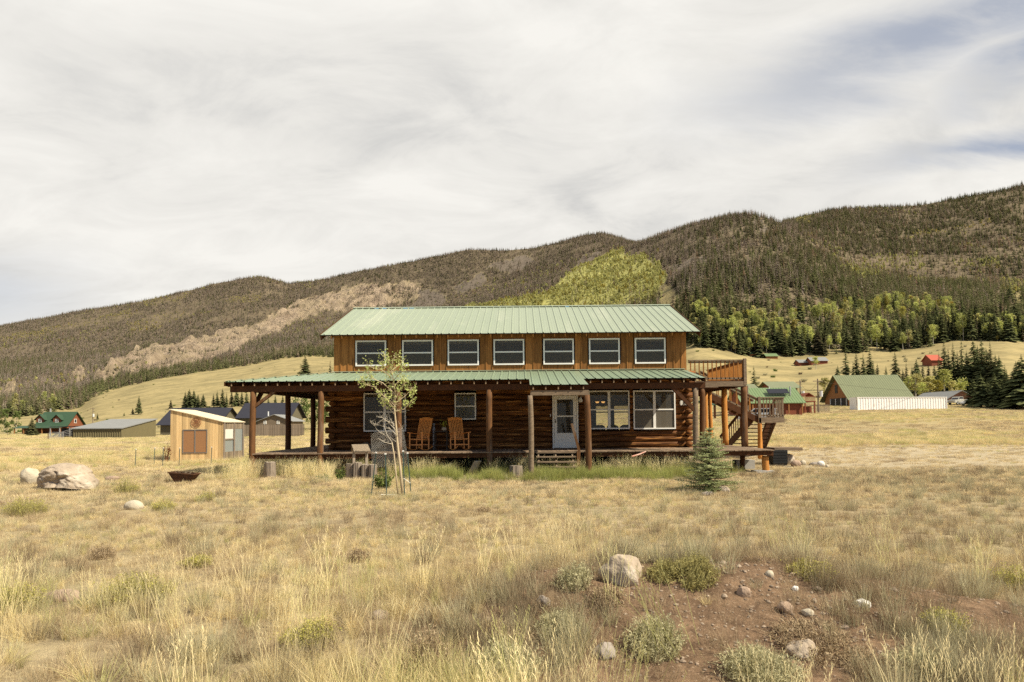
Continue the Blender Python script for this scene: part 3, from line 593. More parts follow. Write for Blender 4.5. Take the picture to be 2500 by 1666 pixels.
for yy, sgn in ((YE, 1), (2 * YR - YE, -1)):
    sb.bar((RX0 + 0.03, 0, 0), (RX0 + 0.04, 0, 0), .01, .01) if False else None
    n0 = len(sb.v); sb.add([(RX0 + .04, yy + sgn * .05, ZE - .012), (RX1 - .04, yy + sgn * .05, ZE - .012), (RX1 - .04, YR, ZR - .03), (RX0 + .04, YR, ZR - .03), (RX0 + .04, yy + sgn * .05, ZE - .035), (RX1 - .04, yy + sgn * .05, ZE - .035), (RX1 - .04, YR, ZR - .055), (RX0 + .04, YR, ZR - .055)], [(0,1,2,3),(7,6,5,4),(0,4,5,1)])
part(sb, 'roof_board', 'dark_beam')
k = 0; x = XL + 0.03
while x < XR:
    u = MB(); u.bar((x, YE + 0.03, ZE - 0.095), (x, YW + 0.3, ZE - 0.095 + SLU * (0.47 + YW - YE - 0.2)), 0.042, 0.11); part(u, 'rafter', 'board_stain')
    x += 0.415
# porch roof: front slope with a hip at the left corner, side slope, entry extension
XHIP = XL - (YW - YP)
zp = lambda x, y: ZP + SLP * (y - YP)
E0, E1, YX = PX(1293.5, 22.25, 938), PX(1436, 22.25, 938), 22.15
pr = MB(); ytop = lambda x: YW - 0.0 if x > XL else YP + (x - XHIP)
ribbed(pr, XHIP, E0, 0.30, YP, zp, ytop, 0.12); ribbed(pr, E1, 6.47, 0.30, YP, zp, lambda x: YW, 0.12)
ribbed(pr, E0 + 0.001, E1 - 0.001, 0.30, YX, zp, lambda x: YW, 0.10)
proof = part(pr, 'porch_roof', 'roof_green_low_glare')
ps = MB(); zs_ = lambda y, x: ZP + SLP * (x - XHIP)
# side slope, ribs running along X
ylist = []; y = YP; prof = [(YP, 0)]
while y < 38.4: prof += [(y + .11, 0), (y + .13, .028), (y + .16, .028), (y + .18, 0)]; y += 0.30
vs = [(XHIP, yy, ZP + dz) for yy, dz in prof] + [(min(XL, XHIP + max(0, yy - YP)), yy, ZP + dz + SLP * (min(XL, XHIP + max(0, yy - YP)) - XHIP)) for yy, dz in prof]; n = len(prof)
ps.add(vs, [(n + i, n + i + 1, i + 1, i) for i in range(n - 1)]); part(ps, 'porch_roof', 'roof_green_low_glare')
hc = MB(); hc.bar((XHIP, YP, ZP + 0.034), (XL + 0.0, YW, zp(0, YW) + 0.034), 0.15, 0.01); hc.bar((XL - 0.05, YW - 0.09, zp(0, YW) + 0.03), (6.47, YW - 0.09, zp(0, YW) + 0.03), 0.17, 0.01, (0, -SLP, 1)); part(hc, 'roof_flashing', 'roof_green', proof)
u = MB(); u.add([(XHIP + .05, YP + .05, ZP - .02), (6.44, YP + .05, ZP - .02), (6.44, YW - .02, zp(0, YW) - .05), (XL, YW - .02, zp(0, YW) - .05), (XHIP + .05, 38.3, ZP - .02), (XL, 38.3, zp(0, YW) - .05), (E0 + .03, YX + .03, zp(0, YX) - .02), (E1 - .03, YX + .03, zp(0, YX) - .02), (E1 - .03, YP + .1, ZP - .022), (E0 + .03, YP + .1, ZP - .022)], [(0, 1, 2, 3), (4, 0, 3, 5), (6, 7, 8, 9)]); part(u, 'roof_board', 'dark_beam')
x = XHIP + 0.25; j = 0
while x < 6.4:
    inent = E0 + 0.02 < x < E1 - 0.02; ys_ = YX if inent else YP
    yt = YW - 0.15 if x > XL else YP + (x - XHIP)
    if yt - ys_ > 0.15:
        u = MB(); u.bar((x, ys_ + 0.06, zp(0, ys_ + 0.06) - 0.10), (x, yt, zp(0, yt) - 0.10), 0.045, 0.11); r_ = part(u, 'rafter', 'dark_beam')
        u = MB(); u.bar((x, ys_ + 0.045, zp(0, ys_) - 0.07), (x, ys_ + 0.058, zp(0, ys_) - 0.15), 0.04, 0.012, (0, 1, 0)); part(u, 'rafter_end_lit', 'rafter_tip', r_)
    x += 0.408
y = YP + 0.5
while y < 38:
    u = MB(); x1_ = min(XL - .15, XHIP + (y - YP)); u.bar((XHIP + .06, y, ZP - .09), (x1_, y, ZP - .09 + SLP * (x1_ - XHIP)), 0.045, 0.11); part(u, 'rafter', 'dark_beam'); y += 0.41
u = MB(); u.bar((XHIP + .02, YP, ZP - .075), (XHIP + .02, 38.4, ZP - .075), .03, .14); u.bar((6.46, YP + .02, ZP - .08), (6.46, YW - .1, zp(0, YW) - .09), .03, .14); u.bar((XHIP + .1, YP + .1, ZP - .11), (XL, YW - .1, zp(0, YW) - .15), .05, .14); part(u, 'rake_board', 'dark_beam')
# beams, posts, braces
XPL = -9.51; zb_ = ZP - 0.155
u = MB(); u.box((XHIP + .15, YD + 0.03, zb_ - .20), (E0 + .1, YD + .2, zb_ + .01)); u.box((E0 + .1, YD + 0.035, zb_ - .20), (6.9, YD + .195, zb_ + .01)); part(u, 'porch_beam', 'dark_beam')
u = MB(); u.box((XPL - .08, YD + .2, zb_ - .20), (XPL + .08, 38.2, zb_ + .0)); part(u, 'porch_beam', 'dark_beam')
u = MB(); u.box((E0 + .02, YX + .10, zp(0, YX) - .34), (E1 + .02, YX + .22, zp(0, YX) - .18)); u.box((E0 + .03, YX + .22, zp(0, YX) - .33), (E0 + .13, YD, zp(0, YX) - .2)); u.box((E1 - .1, YX + .22, zp(0, YX) - .33), (E1, YD, zp(0, YX) - .2)); part(u, 'entry_beam', 'grey_wood')
u = MB(); u.box((6.5, YD + .03, zb_ - .18), (6.95, YD + .19, zb_ - .0)); part(u, 'beam_end', 'grey_wood')
def post(x, y, z0, z1, r=0.13, m='post_wood', lean=0.0, name='post'):
    u = MB(); n = 9; pts = []; rr = []; p1 = random.uniform(0, 6)
    for i in range(n + 1): t = i / n; pts.append((x + lean * t + 0.012 * math.sin(t * 5 + p1), y + 0.01 * math.cos(t * 4 + p1), z0 + (z1 - z0) * t)); rr.append(r * (1.06 - 0.10 * t) * random.uniform(0.97, 1.03))
    u.tube(pts, rr, 12); return part(u, name, m, smooth=True)
pz = zb_ - 0.19
for px in (617, 783, 974, 1195): post(PX(px, YD + .1, 1050), YD + .1, gz(PX(px, YD + .1), YD) - .1, pz, 0.108)
post(PX(1699, YD + .1, 1050), YD + .1, -.1, pz, 0.105, 'grey_wood')
post(XPL, 27.82, -.1, pz, 0.115, 'dark_beam'); post(XPL, 31.18, -.1, pz, 0.115, 'dark_beam'); post(XPL, 34.6, -.1, pz, 0.13, 'dark_beam')
post(PX(1297, YX + .15, 1050), YX + .15, -.05, zp(0, YX) - .34, 0.085, 'grey_wood', -0.02); post(PX(1437, YX + .15, 1050), YX + .15, -.05, zp(0, YX) - .34, 0.10, 'post_wood', -0.04)
u = MB(); u.box((PX(1437, YX) - .22, YX - .05, -.05), (PX(1437, YX) + .24, YX + .35, .055)); part(u, 'footing', 'concrete')
u = MB(); u.bar((XPL + .05, YD + .12, 2.45), (XPL + .85, YD + .12, pz + .06), .10, .13, (0, 1, 0)); part(u, 'brace', 'post_wood')
u = MB(); u.bar((XPL, YD + .2, 2.45), (XPL, YD + 1.0, pz + .06), .10, .13, (1, 0, 0)); part(u, 'brace', 'dark_beam')
xr_ = PX(1699, YD); u = MB(); u.bar((xr_ - .02, YD + .1, 2.2), (xr_ - .85, YD + .12, pz + .1), .12, .15, (0, 1, 0)); part(u, 'brace', 'dark_beam')
# deck
dk = MB(); x = XPL - .13; XDR = 8.85
while x < XDR:
    w = 0.138; f = YD - 0.02 + random.uniform(-.02, .02)
    yb = 38.0 if x < XL - .1 else YW - .14
    if x > XR + .05: yb = 33.2
    dk.box((x, f, ZD - .038 + random.uniform(-.003, .003)), (x + w - .006, yb, ZD + random.uniform(-.003, .003)), random.random()); x += w
part(dk, 'deck_floor', 'deck_wood')
u = MB(); u.box((XPL, YD + .05, ZD - .20), (E0 + .1, YD + .10, ZD - .042)); u.box((E1, YD + .05, ZD - .20), (XDR - .02, YD + .1, ZD - .042)); u.box((XPL, YD + .1, ZD - .20), (XPL + .05, 38, ZD - .042)); u.box((XDR - .06, YD + .1, ZD - .23), (XDR - .01, 33, ZD - .042)); part(u, 'rim_joist', 'dark_beam')
u = MB(); u.box((XPL + .3, YW - .05, -.1), (XR, YW + .1, .63)); part(u, 'deck_gap_shade', 'black_metal')  # black sheet stands in for the deep shade under the deck
for px in (900, 1080, 1500, 1600):
    post(PX(px, YD + 1), YD + 1, -.1, ZD - .05, .09, 'dark_beam')
post(PX(1866, YD + .25), YD + .25, -.1, ZD - .23, .12, 'post_orange'); u = MB(); u.box((PX(1866, YD) - .35, YD - .1, -.1), (PX(1866, YD) + .3, YD + .5, .07)); part(u, 'footing', 'concrete')
post(PX(1810, YD + .9), YD + .9, -.1, ZD - .23, .09, 'dark_beam'); u = MB(); u.box((PX(1808, 26) - .2, 26.0, -.1), (PX(1840, 26), 26.5, .33)); part(u, 'footing', 'concrete')
# entry steps
st = MB(); sx0, sx1 = E0 + .22, E1 - .32
part(MB().box((sx0, YD - .12, ZD - .06), (sx1 + .1, YD + .05, ZD - .01)), 'step', 'grey_wood')
for i in range(4):
    yy = YD - .32 - i * .29; zz_ = ZD - .155 - i * .158
    part(MB().box((sx0, yy - .16, zz_ - .04), (sx1, yy + .13, zz_)), 'step', 'grey_wood')
for xx in (sx0 + .08, (sx0 + sx1) / 2, sx1 - .1):
    u = MB(); u.bar((xx, YD + .05, ZD - .12), (xx, YD - 1.35, -.02), .05, .16); u.bar((xx, YD - .05, .0), (xx, YD - .05, ZD - .1), .06, .06); u.bar((xx, YD - .6, 0), (xx, YD - .6, .42), .05, .05); part(u, 'stringer', 'grey_wood')
u = MB(); u.bar((E1 - .42, YD - .05, ZD + .97), (E1 - .17, YD - .05, ZD), .09, .05, (0, 1, 0)); u.bar((E1 - .2, YD - .15, ZD + .0), (E1 - .22, YD - .2, .0), .12, .05, (0, 1, 0)); part(u, 'step_rail', 'post_wood')
# ---- balcony and its stairs on the right side
BX0, BX1, BY0, BY1, BZ = XR + .05, 8.87, 27.05, 32.4, 3.42
bd = MB(); y = BY0
while y < BY1: bd.box((BX0, y, BZ - .035), (BX1 + .05, y + .13, BZ), random.random()); y += .14
part(bd, 'balcony_floor', 'dark_beam')
u = MB(); u.box((BX0 + .1, BY0 - .05, BZ - .24), (BX1 + .03, BY0 - .0, BZ - .037)); part(u, 'balcony_beam', 'grey_wood')
u = MB(); u.box((BX1 - .02, BY0, BZ - .24), (BX1 + .03, BY1, BZ - .037)); u.box((BX0 + .1, BY1 - .05, BZ - .24), (BX1 - .02, BY1, BZ - .037))
for k in range(8): u.box((BX0 + .1, BY0 + .6 * k + .3, BZ - .2), (BX1 - .02, BY0 + .6 * k + .34, BZ - .037))
part(u, 'balcony_beam', 'dark_beam')
def railing(p0, p1, z0, z1, n, m='board_stain', rm='grey_wood', top=True):
    p0 = Vector(p0); p1 = Vector(p1); u = MB(); d_ = p1 - p0
    u.bar(p0 + Vector((0, 0, z1)), p1 + Vector((0, 0, z1)), .11, .045); u.bar(p0 + Vector((0, 0, z0 + .08)), p1 + Vector((0, 0, z0 + .08)), .04, .07); u.bar(p0 + Vector((0, 0, z1 - .07)), p1 + Vector((0, 0, z1 - .07)), .035, .07)
    rl = part(u, 'railing', rm)
    for k in range(n):
        q = p0 + d_ * ((k + .5) / n); b_ = MB(); b_.box((q.x - .02, q.y - .02, q.z + z0), (q.x + .02, q.y + .02, q.z + z1 - .02)); part(b_, 'baluster', m, rl)
    return rl
railing((BX0 + .05, BY0 + .02, BZ), (BX1, BY0 + .02, BZ), 0.0, .80, 13); railing((BX1, BY0 + .02, BZ), (BX1, BY1, BZ), 0.0, .80, 32, 'post_orange')
u = MB(); u.box((BX1 - .05, BY0 - .06, BZ - .2), (BX1 + .06, BY0 + .05, BZ + .86)); part(u, 'corner_post', 'grey_wood')
for x, y, r, m in ((BX1 - .03, BY0 + .08, .13, 'post_wood'), (PX(1769, 28.9), 28.9, .125, 'post_orange'), (PX(1734, 31.6), 31.6, .09, 'post_orange'), (7.2, BY0 + .1, .12, 'post_wood'), (8.75, BY1, .11, 'post_orange')):
    post(x, y, (ZD if y < 33 else 0), BZ - .24, r, m)
# upper flight going down to the right, landing, lower flight going down and away
Yf0, Yf1 = 32.5, 33.3
A0 = Vector((8.55, 0, 3.35)); A1 = Vector((11.3, 0, 1.98)); Ld = (11.25, 12.45)
for yy in (Yf0, Yf1):
    u = MB(); u.bar((A0.x, yy, A0.z - .1), (A1.x, yy, A1.z - .15), .05, .27); part(u, 'stair_stringer', 'dark_beam')
for k in range(8):
    t = (k + .5) / 8; p = A0.lerp(A1, t); u = MB(); u.box((p.x - .15, Yf0 + .03, p.z - .05), (p.x + .15, Yf1 - .03, p.z)); part(u, 'stair_tread', 'rafter_tip')
for yy in (Yf0, Yf1): railing((A0.x, yy, A0.z), (A1.x, yy, A1.z), 0.0, .85, 9)
u = MB(); u.box((Ld[0], Yf0 - .05, 1.93), (Ld[1], Yf1 + .25, 1.98)); u.box((Ld[0], Yf0 - .10, 1.72), (Ld[1], Yf0 - .05, 1.95)); u.box((Ld[1] - .05, Yf0 - .05, 1.75), (Ld[1], Yf1 + .25, 1.93)); part(u, 'stair_landing', 'grey_wood')
railing((Ld[0] + .03, Yf0 - .03, 1.98), (Ld[1], Yf0 - .03, 1.98), 0, .93, 8, 'grey_wood'); railing((Ld[1], Yf0 - .03, 1.98), (Ld[1], Yf1 + .2, 1.98), 0, .93, 6, 'grey_wood')
for xx, yy in ((Ld[0] + .05, Yf0), (Ld[0] + .42, Yf1 + .2)): post(xx, yy, 0, 1.9, .10 if xx < 12 else .08, 'post_orange')
u = MB(); u.box((Ld[0] - .02, Yf0 - .1, 1.7), (Ld[0] + .1, Yf0 + .0, 2.95)); part(u, 'corner_post', 'grey_wood')
for xx, dx in ((Ld[0] + .0, -.5), (Ld[1] - .02, .55)):
    u = MB(); u.bar((xx, Yf1 + .25, 1.82), (xx + dx, 37.0, .05), .06, .30); part(u, 'stair_stringer', 'dark_beam'); railing((xx, Yf1 + .3, 1.98), (xx + dx, 37.0, .15), 0, .85, 14, 'dark_beam', 'dark_beam')
for k in range(9):
    t = (k + .7) / 9.5; yy = Yf1 + .25 + t * 3.4; zz_ = 1.98 - t * 1.85; u = MB(); u.box((Ld[0] - .5 * t + .03, yy - .14, zz_ - .045), (Ld[1] + .5 * t - .03, yy + .14, zz_)); part(u, 'stair_tread', 'dark_beam')
# ---------------- things on and around the porch ----------------
mat('chair_wood', (0.90, 0.38, 0.09), (0.68, 0.26, 0.06), 0.45, 3.0, (5, 5, 1), spec=0.5)
mat('boulder_tan', (0.50, 0.405, 0.30), (0.27, 0.21, 0.155), 0.9, 3.4, bump=1.0, third=((0.56, 0.48, 0.38), 1.9, 0.54), bscale=8, detail=10)
mat('boulder_pale', (0.56, 0.49, 0.37), (0.40, 0.34, 0.25), 0.9, 2.5, bump=0.7, bscale=7)
mat('rock_grey', (0.38, 0.33, 0.28), (0.25, 0.21, 0.17), 0.9, 4, bump=0.8, bscale=9)
mat('rock_pink', (0.44, 0.32, 0.23), (0.28, 0.2, 0.145), 0.9, 4, bump=0.8, bscale=9)
mat('rock_white', (0.80, 0.77, 0.72), (0.6, 0.56, 0.5), 0.8, 4, bump=0.4)
mat('stump_wood', (0.34, 0.28, 0.22), (0.15, 0.115, 0.085), 0.9, 3.0, (7, 7, 0.7), 0.8, contrast=0.18)
mat('fence_wood2', (0.42, 0.35, 0.26), (0.28, 0.22, 0.16), 0.85, 5)
mat('stump_top', (0.50, 0.43, 0.33), (0.3, 0.24, 0.17), 0.9, 9)
mat('lichen_log', (0.46, 0.36, 0.20), (0.22, 0.16, 0.11), 0.9, 6, bump=0.6)
mat('tarp', (0.22, 0.17, 0.11), (0.12, 0.09, 0.06), 0.8, 3, bump=0.5)
mat('rust', (0.13, 0.06, 0.03), (0.06, 0.035, 0.025), 0.85, 6, bump=0.5)
mat('tpost_green', (0.09, 0.13, 0.115), (0.05, 0.075, 0.065), 0.6)
mat('wire', (0.5, 0.48, 0.44), (0.4, 0.38, 0.34), 0.5)
mat('pipe_grey', (0.33, 0.34, 0.36), (0.45, 0.45, 0.45), 0.5)
mat('shed_pine', (0.74, 0.53, 0.27), (0.58, 0.38, 0.17), 0.75, 2.2, (9, 9, 0.5), 0.3, third=((0.28, 0.13, 0.05), 0.9, 0.66), contrast=0.2)
mat('shed_edge', (0.54, 0.42, 0.28), (0.4, 0.3, 0.2), 0.8, 3, (4, 4, .5))
mat('old_boards', (0.36, 0.28, 0.19), (0.12, 0.095, 0.07), 0.85, 3.0, (14, 14, 0.6), 0.3, contrast=0.14)
mat('shed_roof', (0.72, 0.62, 0.43), (0.60, 0.5, 0.34), 0.7, 2.5)
mat('emblem', (0.34, 0.15, 0.07), (0.26, 0.10, 0.05), 0.6)
mat('frame_grey', (0.25, 0.22, 0.19), (0.17, 0.15, 0.13), 0.6)
mat('brown_pane_sheen', (0.40, 0.21, 0.10), (0.33, 0.165, 0.075), 0.7, 2.0, (1, 1, 30))  # opaque brown on the shed panes stands in for their reflective look
mat('old_glass', (0.26, 0.30, 0.31), (0.18, 0.20, 0.20), 0.12, 2.0, (6, 6, .3), spec=0.8)
mat('paper_white', (0.74, 0.71, 0.62), (0.6, 0.57, 0.5), 0.8)
mat('dark_dull', (0.035, 0.033, 0.03), (0.06, 0.05, 0.04), 0.7)
def rocking_chair(px, Y, face, label):
    x = PX(px, Y, 1095); t = thing('rocking_chair', (x, Y, ZD), label, 'rocking chair', 'rocking chairs on the porch'); o = Vector((x, Y, ZD)); mtx = Matrix.Rotation(face, 4, 'Z')
    def w(a, b, c): return o + (mtx @ Vector((a, b, c)))
    def pt(nm, fn, label=None):
        u = MB(); fn(u); return u.build(nm, 'chair_wood', t)
    pt('seat', lambda u: [u.bar(w(-.26, .26 - .53 * k / 7, .43 - .03 * k / 7 - 0), w(.26, .26 - .53 * k / 7, .43 - .03 * k / 7), .065, .025) for k in range(8)])
    for sx in (-1, 1):
        pts = [w(sx * .27, .48 - 1.0 * k / 10, .025 + .13 * ((k / 10 - .5) * 2) ** 2) for k in range(11)]
        pt('rocker', lambda u: u.tube(pts, .02, 6))
        pt('leg', lambda u: u.bar(w(sx * .27, .25, .05), w(sx * .27, .24, .67), .045, .045)); pt('leg', lambda u: u.bar(w(sx * .27, -.22, .05), w(sx * .27, -.24, .44), .045, .045))
        pt('armrest', lambda u: u.bar(w(sx * .29, .32, .675), w(sx * .27, -.30, .62), .085, .025))
        pt('back_post', lambda u: u.bar(w(sx * .25, -.22, .40), w(sx * .26, -.50, 1.22), .045, .035))
    for k in range(7): pt('back_slat', lambda u: u.bar(w(-.195 + .065 * k, -.24, .45), w(-.20 + .0667 * k, -.49, 1.17), .042, .015))
    pt('head_rail', lambda u: u.tube([w(-.28, -.49, 1.17), w(-.12, -.505, 1.205), w(.12, -.505, 1.205), w(.28, -.49, 1.17)], [.04, .055, .055, .04], 6)); pt('back_rail', lambda u: u.bar(w(-.25, -.245, .47), w(.25, -.245, .47), .05, .03))
    for yy in (.25, -.22): pt('stretcher', lambda u: u.bar(w(-.27, yy, .22), w(.27, yy, .22), .025, .035))
    return t
rocking_chair(1024, 25.7, R(180 - 24), 'orange-brown slatted wooden rocking chair nearest the wide curtained window')
rocking_chair(1122, 25.7, R(180 + 26), 'orange-brown slatted wooden rocking chair below the small single window')
x = PX(1077, 25.9); t = thing('side_table', (x, 25.9, ZD), 'dark square side table between the two rocking chairs', 'table')
MB().box((x - .26, 25.65, ZD + .70), (x + .26, 26.15, ZD + .73)).build('table_top', 'dark_dull', t)
for a in (-1, 1):
    for b in (-1, 1): MB().box((x + a * .23 - .015, 25.9 + b * .22 - .015, ZD), (x + a * .23 + .015, 25.9 + b * .22 + .015, ZD + .70)).build('leg', 'dark_dull', t)
MB().box((x - .2, 25.7, ZD + .18), (x + .2, 26.1, ZD + .2)).build('shelf', 'dark_dull', t)
leafmat('pot_leaves', (0.42, 0.42, 0.06), (0.25, 0.30, 0.05), 0.1)
xp = PX(1084, 25.8); t = thing('potted_plant', (xp, 25.8, ZD + .73), 'small round pot of yellow-green flowers on the dark side table', 'plant'); u = MB(); u.tube([(xp, 25.8, ZD + .731), (xp, 25.8, ZD + .77), (xp, 25.8, ZD + .83), (xp, 25.8, ZD + .87)], [.05, .095, .09, .06], 12); u.build('pot', 'stump_top', t, True)
def leafball(mb, c, r, n, s, squash=1.0):
    for _ in range(n):
        a = Vector((random.gauss(0, .5), random.gauss(0, .5), random.gauss(0, .5) * squash)) * r + Vector(c); q = Matrix.Rotation(random.uniform(0, 6.28), 3, Vector((random.uniform(-1, 1), random.uniform(-1, 1), random.uniform(-1, 1))).normalized()); v = random.random()
        k = s * random.uniform(.6, 1.3); mb.add([a + q @ Vector((-k, 0, 0)), a + q @ Vector((0, -k * .7, 0)), a + q @ Vector((k, 0, 0)), a + q @ Vector((0, k * .7, 0))], [(0, 1, 2, 3)], v)
u = MB(); leafball(u, (xp - .02, 25.8, ZD + .99), .13, 90, .025, 1.3); u.build('leaves', 'pot_leaves', t)
xq = PX(1059, 26.5); t = thing('upright_pipe', (xq, 26.5, ZD), 'short grey upright pipe standing on the porch between the chairs', 'pipe'); MB().tube([(xq, 26.5, ZD), (xq, 26.5, ZD + 1.02)], .045, 10).build('tube', 'pipe_grey', t, True)
for k in range(3): MB().tube([(xq, 26.5, ZD + .3 + .3 * k), (xq, 26.5, ZD + .33 + .3 * k)], .05, 10).build('band', 'dark_dull', t)
u = MB(); xa, xb = PX(868, 25.6, 1090), PX(918, 25.6, 1090); n = 9; vs = []
pts = [(xa + (xb - xa) * k / n, 25.6 + .04 * math.sin(k * 2), ZD + .13 + .03 * math.sin(k * 1.7)) for k in range(n + 1)]; u.tube(pts, [.05, .11, .15, .17, .18, .17, .16, .14, .12, .05], 9, wob=.14); tag(u.build('rolled_tarp', 'tarp', smooth=True), 'long dark brown bundle lying on the porch beside the bird feeder', 'bundle')
# wall lamp, house number, red board
xl = PX(1417, YW - .14); zl_ = PZ(1417, 973, YW - .14); t = thing('wall_lamp', (xl, YW - .13, zl_), 'small white globe lamp on the wall right of the white door', 'lamp'); u = MB(); u.tube([(xl, YW - .13, zl_ - .10), (xl, YW - .2, zl_ - .10)], .05, 10); u.build('mount', 'white_vinyl', t); u = MB(); u.tube([(xl, YW - .22, zl_ - .16), (xl, YW - .22, zl_ - .12), (xl, YW - .22, zl_ - .06), (xl, YW - .22, zl_), (xl + .02, YW - .22, zl_ + .05)], [.03, .08, .085, .05, .03], 10); u.build('globe', 'white_vinyl', t, True)
xs_, zs2 = PX(1672, YW - .2), PZ(1672, 984, YW - .2); t = thing('number_sign', (xs_, YW - .2, zs2), 'cream house number plate reading 14 on the log corner', 'sign'); u = MB(); u.box((xs_ - .16, YW - .20, zs2 - .09), (xs_ + .16, YW - .17, zs2 + .09)); u.box((xs_ - .18, YW - .195, zs2 - .06), (xs_ + .18, YW - .175, zs2 + .06)); u.build('plate', 'paper_white', t)
fc = bpy.data.curves.new('digits', 'FONT'); fc.body = '14'; fc.size = .21; fc.extrude = .006; fc.offset = 0.004; fc.align_x = 'CENTER'; fc.align_y = 'CENTER'; fo = bpy.data.objects.new('digits', fc); COL.objects.link(fo); fo.parent = t; fo.location = (0.02, -.01, 0); fo.rotation_euler = (R(90), 0, 0); fc.materials.append(MATS['dark_dull']); dme = bpy.data.meshes.new_from_object(fo.evaluated_get(bpy.context.evaluated_depsgraph_get())); dob = bpy.data.objects.new('digits', dme); COL.objects.link(dob); dob.parent = t; dob.location = fo.location; dob.rotation_euler = fo.rotation_euler; bpy.data.objects.remove(fo); dob.name = 'digits'
mat('red_board_m', (0.50, 0.16, 0.10), (0.56, 0.42, 0.34), 0.7, 6)
a = P(1543, 1115, YD - .35); b = P(1577, 1103, YD - .08); u = MB(); u.tube([a, a.lerp(b, .5) + Vector((0, 0, -.02)), b], [.03, .035, .025], 4); tag(u.build('red_board', 'red_board_m'), 'short faded red and white board leaning on the porch edge', 'board')
# sofa inside, ceiling light
xs0, xs1 = PX(1448, 33, 1050), PX(1545, 33, 1050); t = thing('sofa', ((xs0 + xs1) / 2, 33, ZD), 'dark sofa with three rounded back cushions seen through the big window', 'sofa'); MB().box((xs0, 32.5, ZD), (xs1, 33.4, ZD + .42)).build('seat', 'dark_dull', t)
for k in range(3):
    c = xs0 + (xs1 - xs0) * (k + .5) / 3; w_ = (xs1 - xs0) / 6; u = MB(); u.tube([(c, 33.0, ZD + .42), (c, 33.1, ZD + .62), (c, 33.15, ZD + .80), (c, 33.15, ZD + .88)], [w_, w_, w_ * .85, w_ * .4], 12); u.build('cushion', 'dark_dull', t, True)
em = bpy.data.materials.new('lamp_glow'); em.use_nodes = True; eb = em.node_tree.nodes['Principled BSDF']; eb.inputs['Base Color'].default_value = (.9, .6, .3, 1); eb.inputs['Emission Color'].default_value = (1, .55, .18, 1); eb.inputs['Emission Strength'].default_value = 2.2; MATS['lamp_glow'] = em
cf = P(1465, 979, 30.5); t = thing('ceiling_fan', cf, 'ceiling fan with two lit amber lamps inside the room', 'ceiling fan'); MB().tube([cf + Vector((0, 0, .05)), (cf.x, cf.y, 3.6)], .02, 6).build('stem', 'dark_dull', t)
for k in range(4):
    a_ = R(45 + 90 * k + 20); dv = Vector((math.cos(a_), math.sin(a_), 0)); u = MB(); u.bar(cf + dv * .1 + Vector((0, 0, .08)), cf + dv * .58 + Vector((0, 0, .08)), .12, .012); u.build('blade', 'blind', t)
for s_ in (-1, 1): u = MB(); q = cf + Vector((s_ * .13, -.05, -.02)); u.tube([q + Vector((0, 0, -.08)), q + Vector((0, 0, -.02)), q + Vector((0, 0, .05))], [.05, .09, .05], 10); u.build('lamp', 'lamp_glow', t, True)

# ---------------- rocks ----------------
CLR = []      # keeps tall grass from standing right in front of these
def rock(px, py, wpx, hpx, label, m='boulder_tan', seed=0, sink=0.18, depth=0.8, lump=0.22, name='rock', cat='rock', flat=None):
    g = G(px, py); CLR.append((g.x, g.y, wpx / (F / g.y) * .6)); s = F / g.y; w = wpx / s / 2; hh = hpx / s / (1 - sink); r = random.Random(seed)
    n, mm = 30, 20; vs = []; ph = [r.uniform(0, 6) for _ in range(12)]; dirs = [Vector((r.gauss(0, 1), r.gauss(0, 1), r.gauss(0, 1))).normalized() for _ in range(9)]; cut = [r.uniform(.74, .95) for _ in range(9)]
    for i in range(mm + 1):
        th = math.pi * i / mm
        for j in range(n):
            f = 2 * math.pi * j / n; d_ = Vector((math.sin(th) * math.cos(f), math.sin(th) * math.sin(f), math.cos(th))); q = 1.0
            for k in range(9):
                c_ = d_.dot(dirs[k])
                if c_ > cut[k] * (1 - lump * 1.2): q = min(q, (cut[k] * (1 - lump * .5)) / max(c_, .05)) if lump > .1 else q
            q *= 1 + (.10 + lump * .3) * (float(fbm(d_.x * 3 + seed * 3.1 + 20, d_.y * 3 + d_.z * 4.3 + 20, 4, seed)[()]) - .5) * 2 * .5
            q *= 1 + lump * .25 * (math.sin(d_.x * 3 + ph[0]) * math.sin(d_.y * 3.3 + ph[1]) + .5 * math.sin(d_.z * 6 + ph[2]) * math.sin(d_.x * 7 + ph[3]) + .3 * math.sin(d_.x * 13 + ph[4]) * math.sin(d_.z * 11 + ph[5]))
            vs.append((d_.x * w * q, d_.y * w * depth * q, d_.z * hh / 2 * q))
    fs = [(i * n + j, (i + 1) * n + j, (i + 1) * n + (j + 1) % n, i * n + (j + 1) % n) for i in range(mm) for j in range(n)]
    c = Vector((g.x, g.y + w * depth * .6, g.z + hh / 2 - hh * sink)); o = npmesh(name, vs, fs, m, c, smooth=True); o.rotation_euler = (0, r.uniform(-.12, .12) if lump > .1 else 0, r.uniform(-.3, .3)); return tag(o, label, cat)
